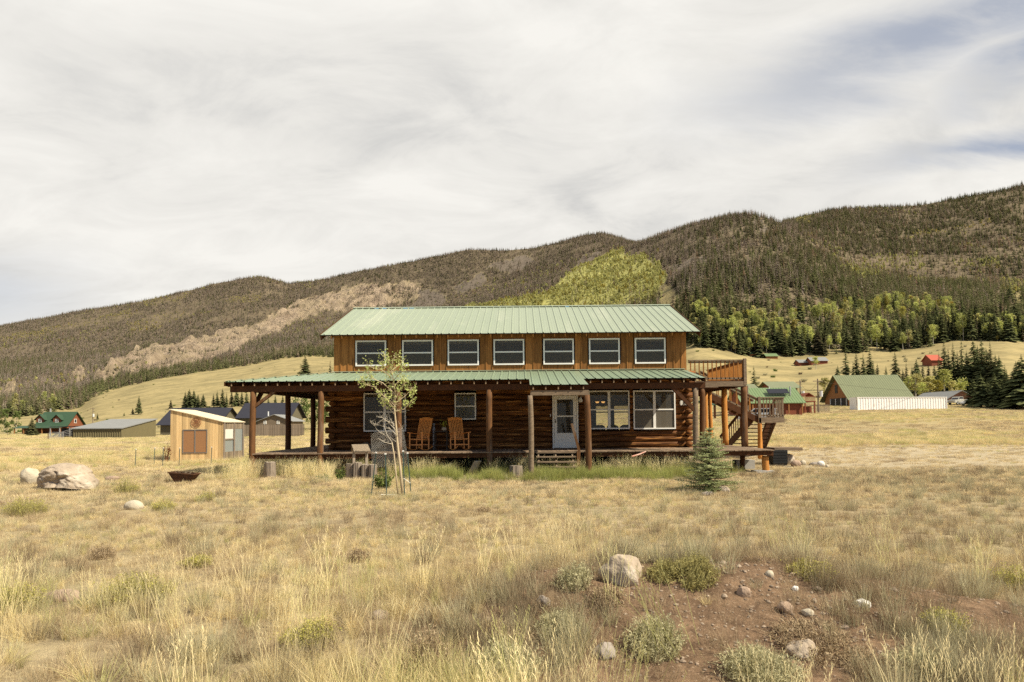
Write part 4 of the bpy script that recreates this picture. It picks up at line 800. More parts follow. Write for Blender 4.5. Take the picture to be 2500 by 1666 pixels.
rk = [(64, 1184, 46, 43, 'pale round cream boulder beside the big cracked boulder', 'boulder_pale', 3, .2, .8, .13, 'boulder', 'boulder'),
 (1525, 1428, 122, 66, 'tan rounded rock half buried at the top of the dirt mound', 'boulder_tan', 23, .38, .8, .2, 'rock', 'rock'),
 (270, 1176, 36, 16, 'low pinkish rock in the grass right of the big boulder', 'rock_pink', 5, .3, .8, .15, 'rock', 'rock'),
 (320, 1245, 48, 22, 'pale yellow flat rock in the left red soil patch', 'boulder_pale', 6, .3, .8, .1, 'rock', 'rock'),
 (1769, 1206, 31, 18, 'round tan rock in front of the small spruce', 'boulder_tan', 7, .2, .8, .05, 'rock', 'rock'),
 (1732, 1211, 38, 10, 'flat grey rock below the small spruce', 'rock_grey', 8, .4, .7, .1, 'rock', 'rock'),
 (1325, 1487, 42, 30, 'dark grey jagged rock on the left flank of the mound', 'rock_grey', 9, .2, .8, .25, 'rock', 'rock'),
 (1881, 1410, 20, 15, 'small round tan stone at the upper edge of the dirt', 'boulder_pale', 10, .2, .9, .05, 'rock', 'rock'),
 (1820, 1460, 36, 24, 'orange-tan stone on the dirt below the round stone', 'rock_pink', 11, .25, .8, .2, 'rock', 'rock'),
 (1944, 1444, 17, 12, 'small white stone right of the orange-tan stone', 'rock_white', 12, .2, .8, .15, 'rock', 'rock'),
 (1924, 1498, 46, 26, 'pink angular rock in the middle of the dirt patch', 'rock_pink', 13, .25, .8, .25, 'rock', 'rock'),
 (1974, 1505, 32, 18, 'flat cream stone beside the pink angular rock', 'boulder_pale', 14, .3, .8, .2, 'rock', 'rock'),
 (2110, 1484, 42, 22, 'long white tilted stone in the dirt', 'rock_white', 15, .3, .6, .25, 'rock', 'rock'),
 (1480, 1612, 64, 36, 'grey rock between grass tufts near the bottom of the mound', 'rock_grey', 16, .3, .8, .2, 'rock', 'rock'),
 (1965, 1610, 76, 44, 'large tan sloping rock low in the dirt at the right', 'boulder_tan', 17, .35, .8, .2, 'rock', 'rock'),
 (925, 1512, 46, 20, 'low tan rock hidden in straw grass at centre', 'boulder_tan', 18, .4, .8, .1, 'rock', 'rock'),
 (140, 1468, 92, 22, 'wide flat orange-brown rock sunk in grass at left', 'rock_pink', 19, .5, .8, .1, 'rock', 'rock'),
 (1928, 1135, 32, 26, 'round tan boulder beside the black cabinet', 'boulder_tan', 30, .15, .8, .06, 'boulder', 'boulder'),
 (1946, 1140, 26, 16, 'pinkish stone right of the round tan boulder', 'rock_pink', 31, .2, .8, .1, 'rock', 'rock'),
 (1962, 1136, 16, 12, 'small cream stone in the row beside the round tan boulder', 'boulder_pale', 32, .2, .8, .1, 'rock', 'rock'),
 (2006, 1140, 18, 14, 'bright white stone in the rock cluster', 'rock_white', 33, .15, .8, .08, 'rock', 'rock'),
 (2021, 1143, 10, 8, 'tiny pale stone at the right end of the rock cluster', 'boulder_pale', 34, .2, .8, .08, 'rock', 'rock'),
 (1992, 1137, 26, 8, 'dark flat stone behind the bright white stone', 'rock_grey', 35, .3, .8, .1, 'rock', 'rock'),
 (1993, 1157, 12, 5, 'lone flat tan stone on the bare ground', 'rock_pink', 36, .3, .8, .1, 'rock', 'rock'),
 (2092, 1427, 14, 8, 'small tan stone in the dirt by the grass edge', 'boulder_tan', 37, .3, .8, .1, 'rock', 'rock')]
for r_ in rk: rock(*r_[:7], sink=r_[7], depth=r_[8], lump=r_[9], name=r_[10], cat=r_[11])
mat('pebbles_m', (0.46, 0.36, 0.26), (0.30, 0.22, 0.16), 0.9, 9, objrand=0.3)
u = MB()
for _ in range(1500):
    X = random.gauss(2.5, 1.3); Y = random.gauss(5.7, .8)
    if random.random() < .12: X, Y = random.gauss(-12.2, 1.2), random.gauss(15.6, .5)
    if Y < 3.6: continue
    z = gz(X, Y); s = random.uniform(.004, .016) * (1 if random.random() < .93 else 2.0); q = Matrix.Rotation(random.uniform(0, 6.28), 3, 'Z')
    vs = []; 
    for zz_, rr_ in ((-.4, .8), (.25, 1.0), (.75, .5)):
        for k in range(6): vs.append(Vector((X, Y, z)) + q @ Vector((math.cos(k * 1.047) * s * rr_ * random.uniform(.8, 1.2) * 1.3, math.sin(k * 1.047) * s * rr_ * random.uniform(.8, 1.2), zz_ * s)))
    u.add(vs, [(i * 6 + k, i * 6 + (k + 1) % 6, i * 6 + 6 + (k + 1) % 6, i * 6 + 6 + k) for i in range(2) for k in range(6)] + [(12, 13, 14, 15, 16, 17)], random.random())
stuff(u.build('pebbles', 'pebbles_m'), 'small tan pebbles scattered over the bare red-brown soil')
# big boulder: a shaped outline with its cracks
def big_boulder():
    g = G(142, 1200); CLR.append((g.x, g.y, .9)); s = F / g.y; n, mm = 110, 60; prof = [(-1, .42), (-.93, .68), (-.75, .95), (-.35, 1.0), (-.05, .985), (.3, .93), (.5, .78), (.72, .62), (.95, .55), (1.0, .4)]
    w = 134 / s / 2; h_ = 72 / s; vs = []
    for i in range(mm + 1):
        th = math.pi * .62 * i / mm
        for j in range(n):
            f_ = 2 * math.pi * j / n; x = math.sin(min(th, 1.6)) ** .55 * math.cos(f_); y = math.sin(min(th, 1.6)) ** .55 * math.sin(f_)
            top = np.interp(x, [p[0] for p in prof], [p[1] for p in prof]); r2 = math.sqrt(x * x + y * y)
            z = top * (math.cos(th) * .5 + .5) if th < 1.6 else top * (math.cos(th) * .8 + .5)
            nz = float(fbm(x * 2.2 + 7, y * 2.2 + z * 3.1, 5, 40)[()]) - .5
            q = 1 + nz * .42 + (float(fbm(x * 7 + 3, y * 7 + z * 9, 3, 41)[()]) - .5) * .09
            cr = math.exp(-((x + .02 + .06 * math.sin(z * 9)) / .045) ** 2) * (1 if z < .75 else .0) * .13 + math.exp(-((z - .50 - .22 * (x - .1)) / .035) ** 2) * (.10 if x > -.1 else .03) + math.exp(-((z - .34 + .3 * x) / .03) ** 2) * (.07 if x < 0 else 0)
            q -= cr; vs.append((x * w * (q * .6 + .4), y * w * .75 * q, (z - .08) * h_ * (1 + nz * .08)))
    fs = [(i * n + j, (i + 1) * n + j, (i + 1) * n + (j + 1) % n, i * n + (j + 1) % n) for i in range(mm) for j in range(n)]
    o = npmesh('boulder', vs, fs, 'boulder_tan', (g.x, g.y + w * .6, g.z), smooth=True); tag(o, 'huge cracked grey-tan boulder at the left edge of the field', 'boulder')
big_boulder()
# ---------------- stumps, feeder, tub ----------------
def stump(px, py, wpx, hpx, label, lean=(0, 0), m='stump_wood', name='log_stump', Y=None):
    g = G(px, py) if Y is None else Vector((PX(px, Y, py), Y, gz(PX(px, Y, py), Y))); CLR.append((g.x, g.y, .45)); s = F / g.y; r = wpx / s / 2; hh = hpx / s; t = thing(name, g, label, 'stump'); u = MB(); n = 22; rr = [random.uniform(.9, 1.1) for _ in range(n)]; vs = []
    for k, z in enumerate((-.05, .3 * hh, .7 * hh, hh)):
        for j in range(n): q = r * rr[j] * (1.12 - .12 * k / 3) * random.uniform(.98, 1.02); vs.append((g.x + math.cos(j * 6.283 / n) * q + lean[0] * z / hh, g.y + math.sin(j * 6.283 / n) * q + lean[1] * z / hh, g.z + z + (random.uniform(-.01, .01) if k == 3 else 0)))
    u.add(vs, [(i * n + j, i * n + (j + 1) % n, (i + 1) * n + (j + 1) % n, (i + 1) * n + j) for i in range(3) for j in range(n)]); u.build('trunk', m, t)
    u = MB(); u.add([(v[0], v[1], v[2] - .002) for v in vs[3 * n:]], [tuple(range(n))]); u.build('cut_top', 'stump_top', t); return t
stump(660, 1148, 27, 38, 'tall grey stump in front of the left porch corner', Y=23.4)
stump(1260, 1145, 30, 26, 'round dark grey stump left of the entry steps', Y=23.3)
stump(1148, 1147, 18, 36, 'leaning lichen-covered log propped against the porch', (.25, .1), 'lichen_log', 'leaning_log', Y=23.5)
for i, (px, py, w_, h_, l) in enumerate([(856, 1160, 20, 34, 'grey weathered stump under the left post of the bird feeder'), (873, 1168, 20, 38, 'split grey stump in the middle of the feeder cluster'), (892, 1172, 19, 34, 'hollow grey stump at the front of the feeder cluster'), (910, 1168, 18, 34, 'broken grey stump at the right end of the feeder cluster')]):
    stump(px, py, w_, h_, l, Y=23.15 - .12 * i)
Yf = 23.35; zf_ = gz(PX(880, Yf), Yf); t = thing('bird_feeder', (PX(880, Yf), Yf, zf_), 'little shingle-roofed bird feeder standing on two posts', 'bird feeder')
for px in (864, 894): a = PX(px, Yf); u = MB(); u.bar((a, Yf - .1, PZ(px, 1133, Yf)), (a, Yf - .1, PZ(px, 1098, Yf)), .085, .085); u.build('post', 'fence_wood2', t)
zr_, ze_ = PZ(880, 1085, Yf), PZ(880, 1101, Yf); a, b = PX(859, Yf), PX(903, Yf)
u = MB(); u.add([(a, Yf, zr_), (b - .08, Yf, zr_), (b, Yf - .28, ze_), (a + .06, Yf - .28, ze_), (a, Yf + .28, ze_), (b, Yf + .28, ze_)], [(0, 3, 2, 1), (0, 1, 5, 4)]); u.add([(a, Yf, zr_ - .03), (b - .08, Yf, zr_ - .03), (b, Yf - .28, ze_ - .03), (a + .06, Yf - .28, ze_ - .03), (a, Yf + .28, ze_ - .03), (b, Yf + .28, ze_ - .03)], [(0, 1, 2, 3), (0, 4, 5, 1)]); u.build('roof', 'old_boards', t); t.rotation_euler = (0, 0, R(18))
u = MB(); u.bar((a + .05, Yf, ze_ - .03), (b - .05, Yf, ze_ - .03), .06, .06); u.build('crossbeam', 'grey_wood', t)
g = G(450, 1180); CLR.append((g.x, g.y, .5)); s = F / g.y; t = thing('rusty_tub', g, 'small rusty flared metal tub filled with brush', 'tub'); w_ = 31 / s; u = MB(); hh = 26 / s
lo = [(-.55, -.35), (.5, -.35), (.5, .35), (-.55, .35)]; hi = [(-1, -.6), (1, -.6), (1, .6), (-1, .6)]
u.add([(g.x + a * w_, g.y + b * w_, g.z) for a, b in lo] + [(g.x + a * w_, g.y + b * w_, g.z + hh * (1.05 if a < 0 else .85)) for a, b in hi], [(0, 3, 2, 1), (0, 1, 5, 4), (1, 2, 6, 5), (2, 3, 7, 6), (3, 0, 4, 7)])
u.add([(g.x + a * w_ * .97, g.y + b * w_ * .97, g.z + hh * (.95 if a < 0 else .75)) for a, b in hi], [(0, 1, 2, 3)]); u.build('tub_body', 'rust', t)
u = MB(); P4 = [Vector((g.x + a * w_, g.y + b * w_, g.z + hh * (1.05 if a < 0 else .85))) for a, b in hi]
for i in range(4): u.bar(P4[i], P4[(i + 1) % 4], .03, .03)
u.build('rim', 'rust', t)
u = MB()
for _ in range(40): a = Vector((g.x + random.uniform(-.7, .6) * w_, g.y + random.uniform(-.4, .4) * w_, g.z + hh * .85)); u.tube([a, a + Vector((random.uniform(-.1, .1), random.uniform(-.1, .1), random.uniform(.02, .12)))], .006, 3)
u.build('twigs', 'tarp', t)
# work table and black cabinet right of the deck
a = P(1945, 1092, 28.5); b = P(1878, 1092, 28.5); t = thing('work_table', ((a.x + b.x) / 2, 28.5, 0), 'long low grey plank table beyond the right end of the deck', 'table'); MB().box((b.x, 27.9, a.z - .12), (a.x, 28.9, a.z)).build('table_top', 'grey_wood', t)
for xx in (b.x + .08, a.x - .35): MB().box((xx, 28.75, -.05), (xx + .07, 28.85, a.z - .12)).build('leg', 'grey_wood', t)
a = P(1922, 1125, 27.6); b = P(1888, 1125, 27.6); t = thing('black_cabinet', ((a.x + b.x) / 2, 27.8, 0), 'black slatted storage box under the long plank table', 'box'); MB().box((b.x, 27.6, 0.02), (a.x, 28.3, a.z + .42)).build('box_body', 'dark_dull', t)
for k in range(5): MB().box((b.x - .01, 27.58, .1 + k * .11), (a.x + .01, 27.598, .19 + k * .11)).build('slat', 'black_metal', t)
# ---------------- T-posts and wire cage ----------------
def tpost(px, ptop, pbase, label, Y, grp, lean=0):
    X = PX(px, Y, pbase); z = gz(X, Y); zt_ = PZ(px + lean, ptop, Y); t = thing('fence_stake', (X, Y, z), label, 'stake', grp); u = MB(); dx = PX(px + lean, Y, ptop) - X
    u.bar((X, Y, z - .05), (X + dx, Y, zt_), .026, .01); u.bar((X, Y - .01, z - .05), (X + dx, Y - .01, zt_), .01, .026); u.build('shaft', 'tpost_green', t)
    u = MB(); u.bar((X + dx, Y, zt_), (X + dx, Y, zt_ + .03), .04, .04); u.build('tip', 'white_vinyl', t)
for px, pt, pb, ln, l, Y in ((906, 1107, 1196, 12, 'leaning green steel stake at the left of the wire cage', 16.9), (944, 1110, 1208, -3, 'green steel stake just left of the sapling trunk', 16.3), (988, 1103, 1208, -4, 'green steel stake just right of the sapling trunk', 16.5), (1004, 1108, 1204, -9, 'green steel stake at the right of the wire cage', 17.4)): tpost(px, pt, pb, l, Y, 'stakes round the aspen sapling', ln)
for px, pt, pb, l, Y in ((330, 1098, 1132, 'thin stake standing alone left of the wooden shed', 30), (376, 1095, 1122, 'thin stake between the lone stake and the shed', 32), (397, 1095, 1124, 'thin stake nearest the shed left corner', 31.5), (437, 1095, 1126, 'thin stake in front of the shed left boards', 31), (515, 1093, 1126, 'thin stake in front of the shed right boards', 31)): tpost(px, pt, pb, l, Y, 'stakes by the wooden shed', 2)
u = MB(); c0 = P(905, 1058, 17.6); c1 = P(985, 1042, 17.6); c2 = P(1001, 1138, 17.6); c3 = P(912, 1142, 17.6); nn = 22
def cg(a, b): 
    t_ = c0.lerp(c1, a); b_ = c3.lerp(c2, a); p = t_.lerp(b_, b); p.y += .55 * math.sin(a * math.pi) - .2 * b; return p
for i in range(-nn, nn):
    for sgn in (1, -1):
        pts = []
        for k in range(nn + 1):
            b_ = k / nn; a_ = (i / nn + b_ * 1.0) if sgn > 0 else (1 - (i / nn + b_))
            if 0 <= a_ <= 1: pts.append(cg(a_, b_))
        if len(pts) > 2: u.tube(pts[::1], .0017, 3, cap=False)
tag(u.build('wire_cage', 'wire'), 'crumpled chicken-wire cage tied around the aspen sapling', 'wire mesh')
u = MB()
for a_, b_ in (((930, 1208), (965, 1209)), ((985, 1168), (1002, 1180))): u.tube([P(*a_, 16.4), P(*b_, 16.6)], .008, 4)
tag(u.build('tie_rope', 'white_vinyl'), 'thin white tie ropes between sapling and stakes', 'rope')
# ---------------- wooden shed ----------------
SY = 35.3; k_ = .9316; SD = SY / k_
sx0, sx1 = PX(416, SY, 1060), PX(545, SY, 1060); zl0, zr0 = PZ(416, 999, SY), PZ(545, 1030, SY); gzs = -.05
t = thing('wooden_shed', ((sx0 + sx1) / 2, SY, 0), 'small pine-board shed with sloping roof and round carved emblem', 'shed'); shed = t
def ztop(x): return zl0 + (zr0 - zl0) * (x - sx0) / (sx1 - sx0)
wa, wb2 = PX(447, SY), PX(507, SY); wz0, wz1 = PZ(477, 1107, SY), PZ(477, 1049, SY); u = MB(); x = sx0
while x < sx1 - .02:
    w_ = min(random.uniform(.11, .17), sx1 - x)
    for q_ in (wa, wb2):
        if x + .005 < q_ < x + w_: w_ = q_ - x
    x2 = x + w_ - .006; v = random.random()
    def seg(z0, z1a, z1b): u.add([(x, SY, z0), (x2, SY, z0), (x2, SY + .025, z0), (x, SY + .025, z0), (x, SY, z1a), (x2, SY, z1b), (x2, SY + .025, z1b), (x, SY + .025, z1a)], [(0, 1, 5, 4), (1, 2, 6, 5), (3, 0, 4, 7), (4, 5, 6, 7)], v)
    if x2 > wa + .01 and x < wb2 - .01: seg(gzs, wz0, wz0); seg(wz1, ztop(x) - .02, ztop(x2) - .02)
    else: seg(gzs, ztop(x) - .02, ztop(x2) - .02)
    x += w_
u.build('front_wall', 'shed_pine', t)
u = MB(); u.box((wa, SY - .03, wz0), (wb2, SY + .03, wz0 + .04)); u.box((wa, SY - .03, wz1 - .05), (wb2, SY + .03, wz1)); u.box((wa, SY - .03, wz0 + .04), (wa + .04, SY + .03, wz1 - .05)); u.box((wb2 - .04, SY - .03, wz0 + .04), (wb2, SY + .03, wz1 - .05)); mid_ = (wa + wb2) / 2; u.box((mid_ - .03, SY - .028, wz0 + .04), (mid_ + .03, SY + .02, wz1 - .05)); sw = u.build('window', 'frame_grey', t)
for a, b in ((wa + .04, mid_ - .03), (mid_ + .03, wb2 - .04)): MB().box((a, SY - .012, wz0 + .05), (b, SY - .004, wz1 - .06)).build('pane', 'brown_pane_sheen', sw)
# right wall: old boards, posts, panes
u = MB(); y = SY + .03
while y < SD: w_ = random.uniform(.08, .13); u.box((sx1 - .02, y, 1.62), (sx1, min(y + w_ - .012, SD), zr0 - .04), random.random()); u.box((sx1 - .02, y, gzs), (sx1, min(y + w_ - .012, SD), .42), random.random()); y += w_
u.build('side_wall', 'old_boards', t)
u = MB()
for yy in (SY + .02, SY + 1.27, SD - .14): u.box((sx1 + .001, yy, gzs), (sx1 + .05, yy + .11, zr0 - .06))
u.box((sx1 + .001, SY + .13, 1.05), (sx1 + .03, SY + 1.27, 1.11)); u.build('wall_post', 'stump_wood', t)
MB().box((sx1 - .015, SY + .13, 1.11), (sx1 - .01, SY + 1.25, 1.62)).build('pane', 'paper_white', t); MB().box((sx1 - .015, SY + .13, .42), (sx1 - .01, SY + 1.25, 1.05)).build('pane', 'old_glass', t); MB().box((sx1 - .015, SY + 1.38, .42), (sx1 - .01, SD - .14, 1.62)).build('pane', 'old_glass', t)
u = MB(); u.box((sx0, SY + .03, gzs), (sx0 + .03, SD, zl0 - .05)); u.add([(sx0, SD, gzs), (sx1, SD, gzs), (sx1, SD, zr0 - .05), (sx0, SD, zl0 - .05)], [(0, 1, 2, 3)]); u.build('back_wall', 'old_boards', t)
u = MB(); A_ = [(sx0 - .06, zl0), ((sx0 + sx1) / 2, (zl0 + zr0) / 2 + .01), (sx1 + .06, zr0 - .0)]
vs = [(a, SY - .07, b) for a, b in A_] + [(a, SD + .1, b) for a, b in A_] + [(a, SY - .07, b - .035) for a, b in A_] + [(a, SD + .1, b - .035) for a, b in A_]
u.add(vs, [(0, 1, 4, 3), (1, 2, 5, 4), (6, 9, 10, 7), (7, 10, 11, 8), (0, 6, 7, 1), (1, 7, 8, 2), (2, 8, 11, 5), (3, 9, 6, 0), (3, 4, 10, 9), (4, 5, 11, 10)]); u.build('roof', 'shed_roof', t)
ec = P(478.5, 1031.5, SY - .03); t = thing('carved_emblem', ec, 'round reddish carved emblem on the shed front under the roof', 'emblem'); u = MB()
for r_ in (.255, .165): u.tube([ec + Vector((math.cos(a) * r_, 0, math.sin(a) * r_)) for a in np.linspace(0, 6.2832, 33)], .009, 5, cap=False)
u.build('ring', 'emblem', t)
u = MB()
for k in range(22):
    if k in (0, 11): continue
    a = 6.283 * k / 22; d_ = Vector((math.cos(a), 0, math.sin(a))); p_ = Vector((-d_.z, 0, d_.x)); c = ec + d_ * .21
    u.bar(c - d_ * .03, c + d_ * .03, .007, .007); u.bar(c + d_ * (.03 if k % 2 else -.028) - p_ * .02, c + d_ * (.03 if k % 3 else 0) + p_ * .02, .007, .007)
u.build('carved_marks', 'emblem', t)
u = MB(); 
for dx, h0, h1 in ((-.09, -.12, .06), (-.03, -.13, .10), (.03, -.13, .10), (.09, -.12, .06)): u.bar(ec + Vector((dx, 0, h0)), ec + Vector((dx, 0, h1)), .014, .014)
u.tube([ec + Vector((x_, 0, .06 + .05 * math.cos(x_ * 14))) for x_ in np.linspace(-.12, .12, 9)], .012, 4); u.tube([ec + Vector((x_, 0, -.02 + .03 * math.cos(x_ * 14))) for x_ in np.linspace(-.13, .13, 9)], .012, 4); u.build('carved_figure', 'emblem', t)
# reddish dead stalk by the shed
leafmat('dock_red', (0.26, 0.09, 0.05), (0.16, 0.06, 0.035), 0.1)
u = MB(); q0 = G(410, 1124); q0.y = 34.6; q0.x = PX(409, 34.6); q0.z = 0
for k in range(6):
    a = q0 + Vector((random.uniform(-.08, .08), 0, 0)); b = a + Vector((random.uniform(-.2, .25), 0, random.uniform(.5, .85))); u.tube([a, b], .012, 4); leafball(u, a.lerp(b, .75), .12, 30, .03, 2)
tag(u.build('dead_weed', 'dock_red'), 'rusty red dead weed against the left edge of the wooden shed', 'weed')

# ---------------- buildings further off ----------------
mat('olive_metal', (0.17, 0.145, 0.075), (0.145, 0.12, 0.065), 0.5, 1.5); mat('grey_roof', (0.25, 0.25, 0.24), (0.21, 0.21, 0.20), 0.6, 0.8)
mat('navy_roof', (0.035, 0.035, 0.047), (0.03, 0.03, 0.04), 0.65, 1); mat('tan_siding', (0.20, 0.155, 0.11), (0.17, 0.13, 0.09), 0.8, 2, (.3, .3, 14)); mat('olive_siding', (0.15, 0.13, 0.085), (0.12, 0.105, 0.07), 0.8, 2, (.3, .3, 14))
mat('dkgreen_roof', (0.045, 0.085, 0.05), (0.04, 0.075, 0.045), 0.6, 1); mat('cabin_log', (0.26, 0.10, 0.05), (0.15, 0.055, 0.03), 0.8, 3, (.4, .4, 9)); mat('green_roof_far', (0.17, 0.235, 0.115), (0.15, 0.21, 0.10), 0.45, 1)
mat('barn_roof', (0.20, 0.215, 0.12), (0.17, 0.185, 0.105), 0.45, 1); mat('barn_wood', (0.36, 0.17, 0.065), (0.25, 0.11, 0.04), 0.7, 2, (6, 6, .5)); mat('red_wood', (0.26, 0.085, 0.045), (0.19, 0.06, 0.035), 0.8, 2, (6, 6, .5))
mat('container_white', (0.86, 0.83, 0.79), (0.78, 0.74, 0.70), 0.5, 2, third=((0.45, 0.28, 0.16), 0.5, 0.68)); mat('red_roof', (0.48, 0.12, 0.07), (0.4, 0.1, 0.06), 0.5); mat('garage_wood', (0.27, 0.14, 0.10), (0.2, 0.1, 0.07), 0.8, 2, (.4, .4, 9))
mat('fence_wood', (0.28, 0.22, 0.16), (0.17, 0.13, 0.1), 0.9, 3, (8, 8, .5)); mat('galv', (0.5, 0.5, 0.49), (0.4, 0.4, 0.39), 0.4, metallic=.5); mat('chrome_white', (0.7, 0.7, 0.68), (0.6, 0.6, 0.58), 0.35); mat('solar', (0.02, 0.022, 0.03), (0.03, 0.03, 0.04), 0.3)
def slab(u, pts, th=0.08, v=.5):
    n = len(pts); u.add([tuple(p) for p in pts] + [(p[0], p[1], p[2] - th) for p in pts], [tuple(range(n)), tuple(range(2 * n - 1, n - 1, -1))] + [(i, n + i, n + (i + 1) % n, (i + 1) % n) for i in range(n)], v)
def ribs(u, p00, p01, p10, p11, sp, r=.03):
    L_ = (Vector(p01) - Vector(p00)).length; n = max(2, int(L_ / sp))
    for k in range(n + 1): a = Vector(p00).lerp(Vector(p01), k / n); b = Vector(p10).lerp(Vector(p11), k / n); u.bar(a + Vector((0, 0, r * .6)), b + Vector((0, 0, r * .6)), r * 1.2, r)
def win(parent, x0, x1, z0, z1, Y=None, X=None, fm='white_vinyl', ny=None, grid=True):
    u = MB(); e = .09
    if X is None:
        u.box((x0, Y - .06, z0), (x1, Y, z0 + e)); u.box((x0, Y - .06, z1 - e), (x1, Y, z1)); u.box((x0, Y - .06, z0 + e), (x0 + e, Y, z1 - e)); u.box((x1 - e, Y - .06, z0 + e), (x1, Y, z1 - e))
        if grid: u.box(((x0 + x1) / 2 - .03, Y - .055, z0 + e), ((x0 + x1) / 2 + .03, Y, z1 - e)); u.box((x0 + e, Y - .05, (z0 + z1) / 2 - .03), (x1 - e, Y, (z0 + z1) / 2 + .03))
        w = u.build('window', fm, parent); MB().box((x0 + e, Y - .03, z0 + e), (x1 - e, Y - .01, z1 - e)).build('pane', 'solar', w)
    else:
        s_ = .06 if X > -100 else 0; sg = 1 if ny is None else ny
        u.box((X, x0, z0), (X + sg * .06, x1, z0 + e)); u.box((X, x0, z1 - e), (X + sg * .06, x1, z1)); u.box((X, x0, z0 + e), (X + sg * .06, x0 + e, z1 - e)); u.box((X, x1 - e, z0 + e), (X + sg * .06, x1, z1 - e)); w = u.build('window', fm, parent); MB().box((X + sg * .01, x0 + e, z0 + e), (X + sg * .03, x1 - e, z1 - e)).build('pane', 'solar', w)
def gable_x(name, X0, X1, Y0, Y1, zb, ze, zr, label, cat, wm, rm, oh=.5, gm=None, rib=0, group=None):
    """gable house, ridge along X"""
    t = thing(name, ((X0 + X1) / 2, (Y0 + Y1) / 2, zb), label, cat, group); Ym = (Y0 + Y1) / 2; sl = (zr - ze) / (Ym - Y0 + oh); zw = ze + sl * oh - .1
    MB().box((X0, Y0, zb - 1), (X1, Y0 + .15, zw)).build('wall', wm, t); MB().box((X0, Y1 - .15, zb - 1), (X1, Y1, zw)).build('wall', wm, t)
    for X in (X0, X1 - .12): u = MB(); vs = [(X, Y0 + .15, zb - 1), (X, Y1 - .15, zb - 1), (X, Y1 - .15, zw), (X, Ym, zr - .12), (X, Y0 + .15, zw)]; u.add(vs + [(a + .12, b, c) for a, b, c in vs], [(4, 3, 2, 1, 0), (5, 6, 7, 8, 9), (0, 1, 6, 5), (1, 2, 7, 6), (2, 3, 8, 7), (3, 4, 9, 8), (4, 0, 5, 9)]); u.build('gable_wall', gm or wm, t)
    u = MB(); slab(u, [(X0 - oh, Y0 - oh, ze), (X1 + oh, Y0 - oh, ze), (X1 + oh, Ym, zr), (X0 - oh, Ym, zr)], .1); slab(u, [(X0 - oh, Ym, zr), (X1 + oh, Ym, zr), (X1 + oh, Y1 + oh, ze), (X0 - oh, Y1 + oh, ze)], .1)
    if rib: ribs(u, (X0 - oh, Y0 - oh, ze), (X1 + oh, Y0 - oh, ze), (X0 - oh, Ym, zr), (X1 + oh, Ym, zr), rib)
    u.build('roof', rm, t); return t
def gable_y(name, X0, X1, Y0, Y1, zb, ze, zr, label, cat, wm, rm, oh=.4, rib=0):
    t = thing(name, ((X0 + X1) / 2, Y0, zb), label, cat); Xm = (X0 + X1) / 2; sl = (zr - ze) / (Xm - X0 + oh); zw = ze + sl * oh - .1
    for Y in (Y0, Y1 - .12): u = MB(); vs = [(X0, Y, zb - 1), (X1, Y, zb - 1), (X1, Y, zw), (Xm, Y, zr - .12), (X0, Y, zw)]; u.add(vs + [(a, b + .12, c) for a, b, c in vs], [(0, 1, 2, 3, 4), (9, 8, 7, 6, 5), (0, 5, 6, 1), (1, 6, 7, 2), (2, 7, 8, 3), (3, 8, 9, 4), (4, 9, 5, 0)]); u.build('gable_wall', wm, t)
    MB().box((X0, Y0 + .12, zb - 1), (X0 + .15, Y1 - .12, zw)).build('wall', wm, t); MB().box((X1 - .15, Y0 + .12, zb - 1), (X1, Y1 - .12, zw)).build('wall', wm, t)
    u = MB(); slab(u, [(X0 - oh, Y0 - oh, ze), (Xm, Y0 - oh, zr), (Xm, Y1 + oh, zr), (X0 - oh, Y1 + oh, ze)], .1); slab(u, [(Xm, Y0 - oh, zr), (X1 + oh, Y0 - oh, ze), (X1 + oh, Y1 + oh, ze), (Xm, Y1 + oh, zr)], .1)
    if rib: ribs(u, (X1 + oh, Y0 - oh, ze), (X1 + oh, Y1 + oh, ze), (Xm, Y0 - oh, zr), (Xm, Y1 + oh, zr), rib)
    u.build('roof', rm, t); return t
# olive metal shed
Y0 = 118; Y1 = Y0 / .914; X0, X1 = PX(176.5, Y0, 1060), PX(297, Y0, 1060); zb = PZ(230, 1074, Y0); z0 = PZ(297, 1045, Y0); z1 = PZ(381, 1022.5, Y1)
t = thing('metal_shed', ((X0 + X1) / 2, Y0, zb), 'long low olive ribbed-metal shed with grey roof', 'shed')
u = MB(); x = X0; pr_ = []
while x < X1: pr_ += [(x, 0), (x + .16, 0), (x + .22, -.07), (x + .32, -.07), (x + .38, 0)]; x += .42
pr_ = [p for p in pr_ if p[0] <= X1] + [(X1, 0)]; n = len(pr_); u.add([(a, Y0 + b, zb - 1) for a, b in pr_] + [(a, Y0 + b, z0 - .1) for a, b in pr_], [(i, i + 1, n + i + 1, n + i) for i in range(n - 1)]); u.build('front_wall', 'olive_metal', t)
u = MB(); y = Y0; n_ = 34; vs = []
for i in range(n_ * 2 + 1): yy = Y0 + (Y1 - Y0) * i / (2 * n_); vs.append((X1 + (.07 if i % 2 else 0), yy, z0 + (z1 - z0) * i / (2 * n_) - .1))
n = len(vs); u.add([(a, b, zb - 1) for a, b, c in vs] + vs, [(i, i + 1, n + i + 1, n + i) for i in range(n - 1)]); u.box((X0, Y0, zb - 1), (X0 + .1, Y1, z0 - .2)); u.build('side_wall', 'olive_metal', t)
u = MB(); slab(u, [(X0 - .2, Y0 - .3, z0 - .02), (X1 + .2, Y0 - .3, z0 - .02), (X1 + .2, Y1 + .3, z1), (X0 - .2, Y1 + .3, z1)], .14); u.build('roof', 'grey_roof', t)
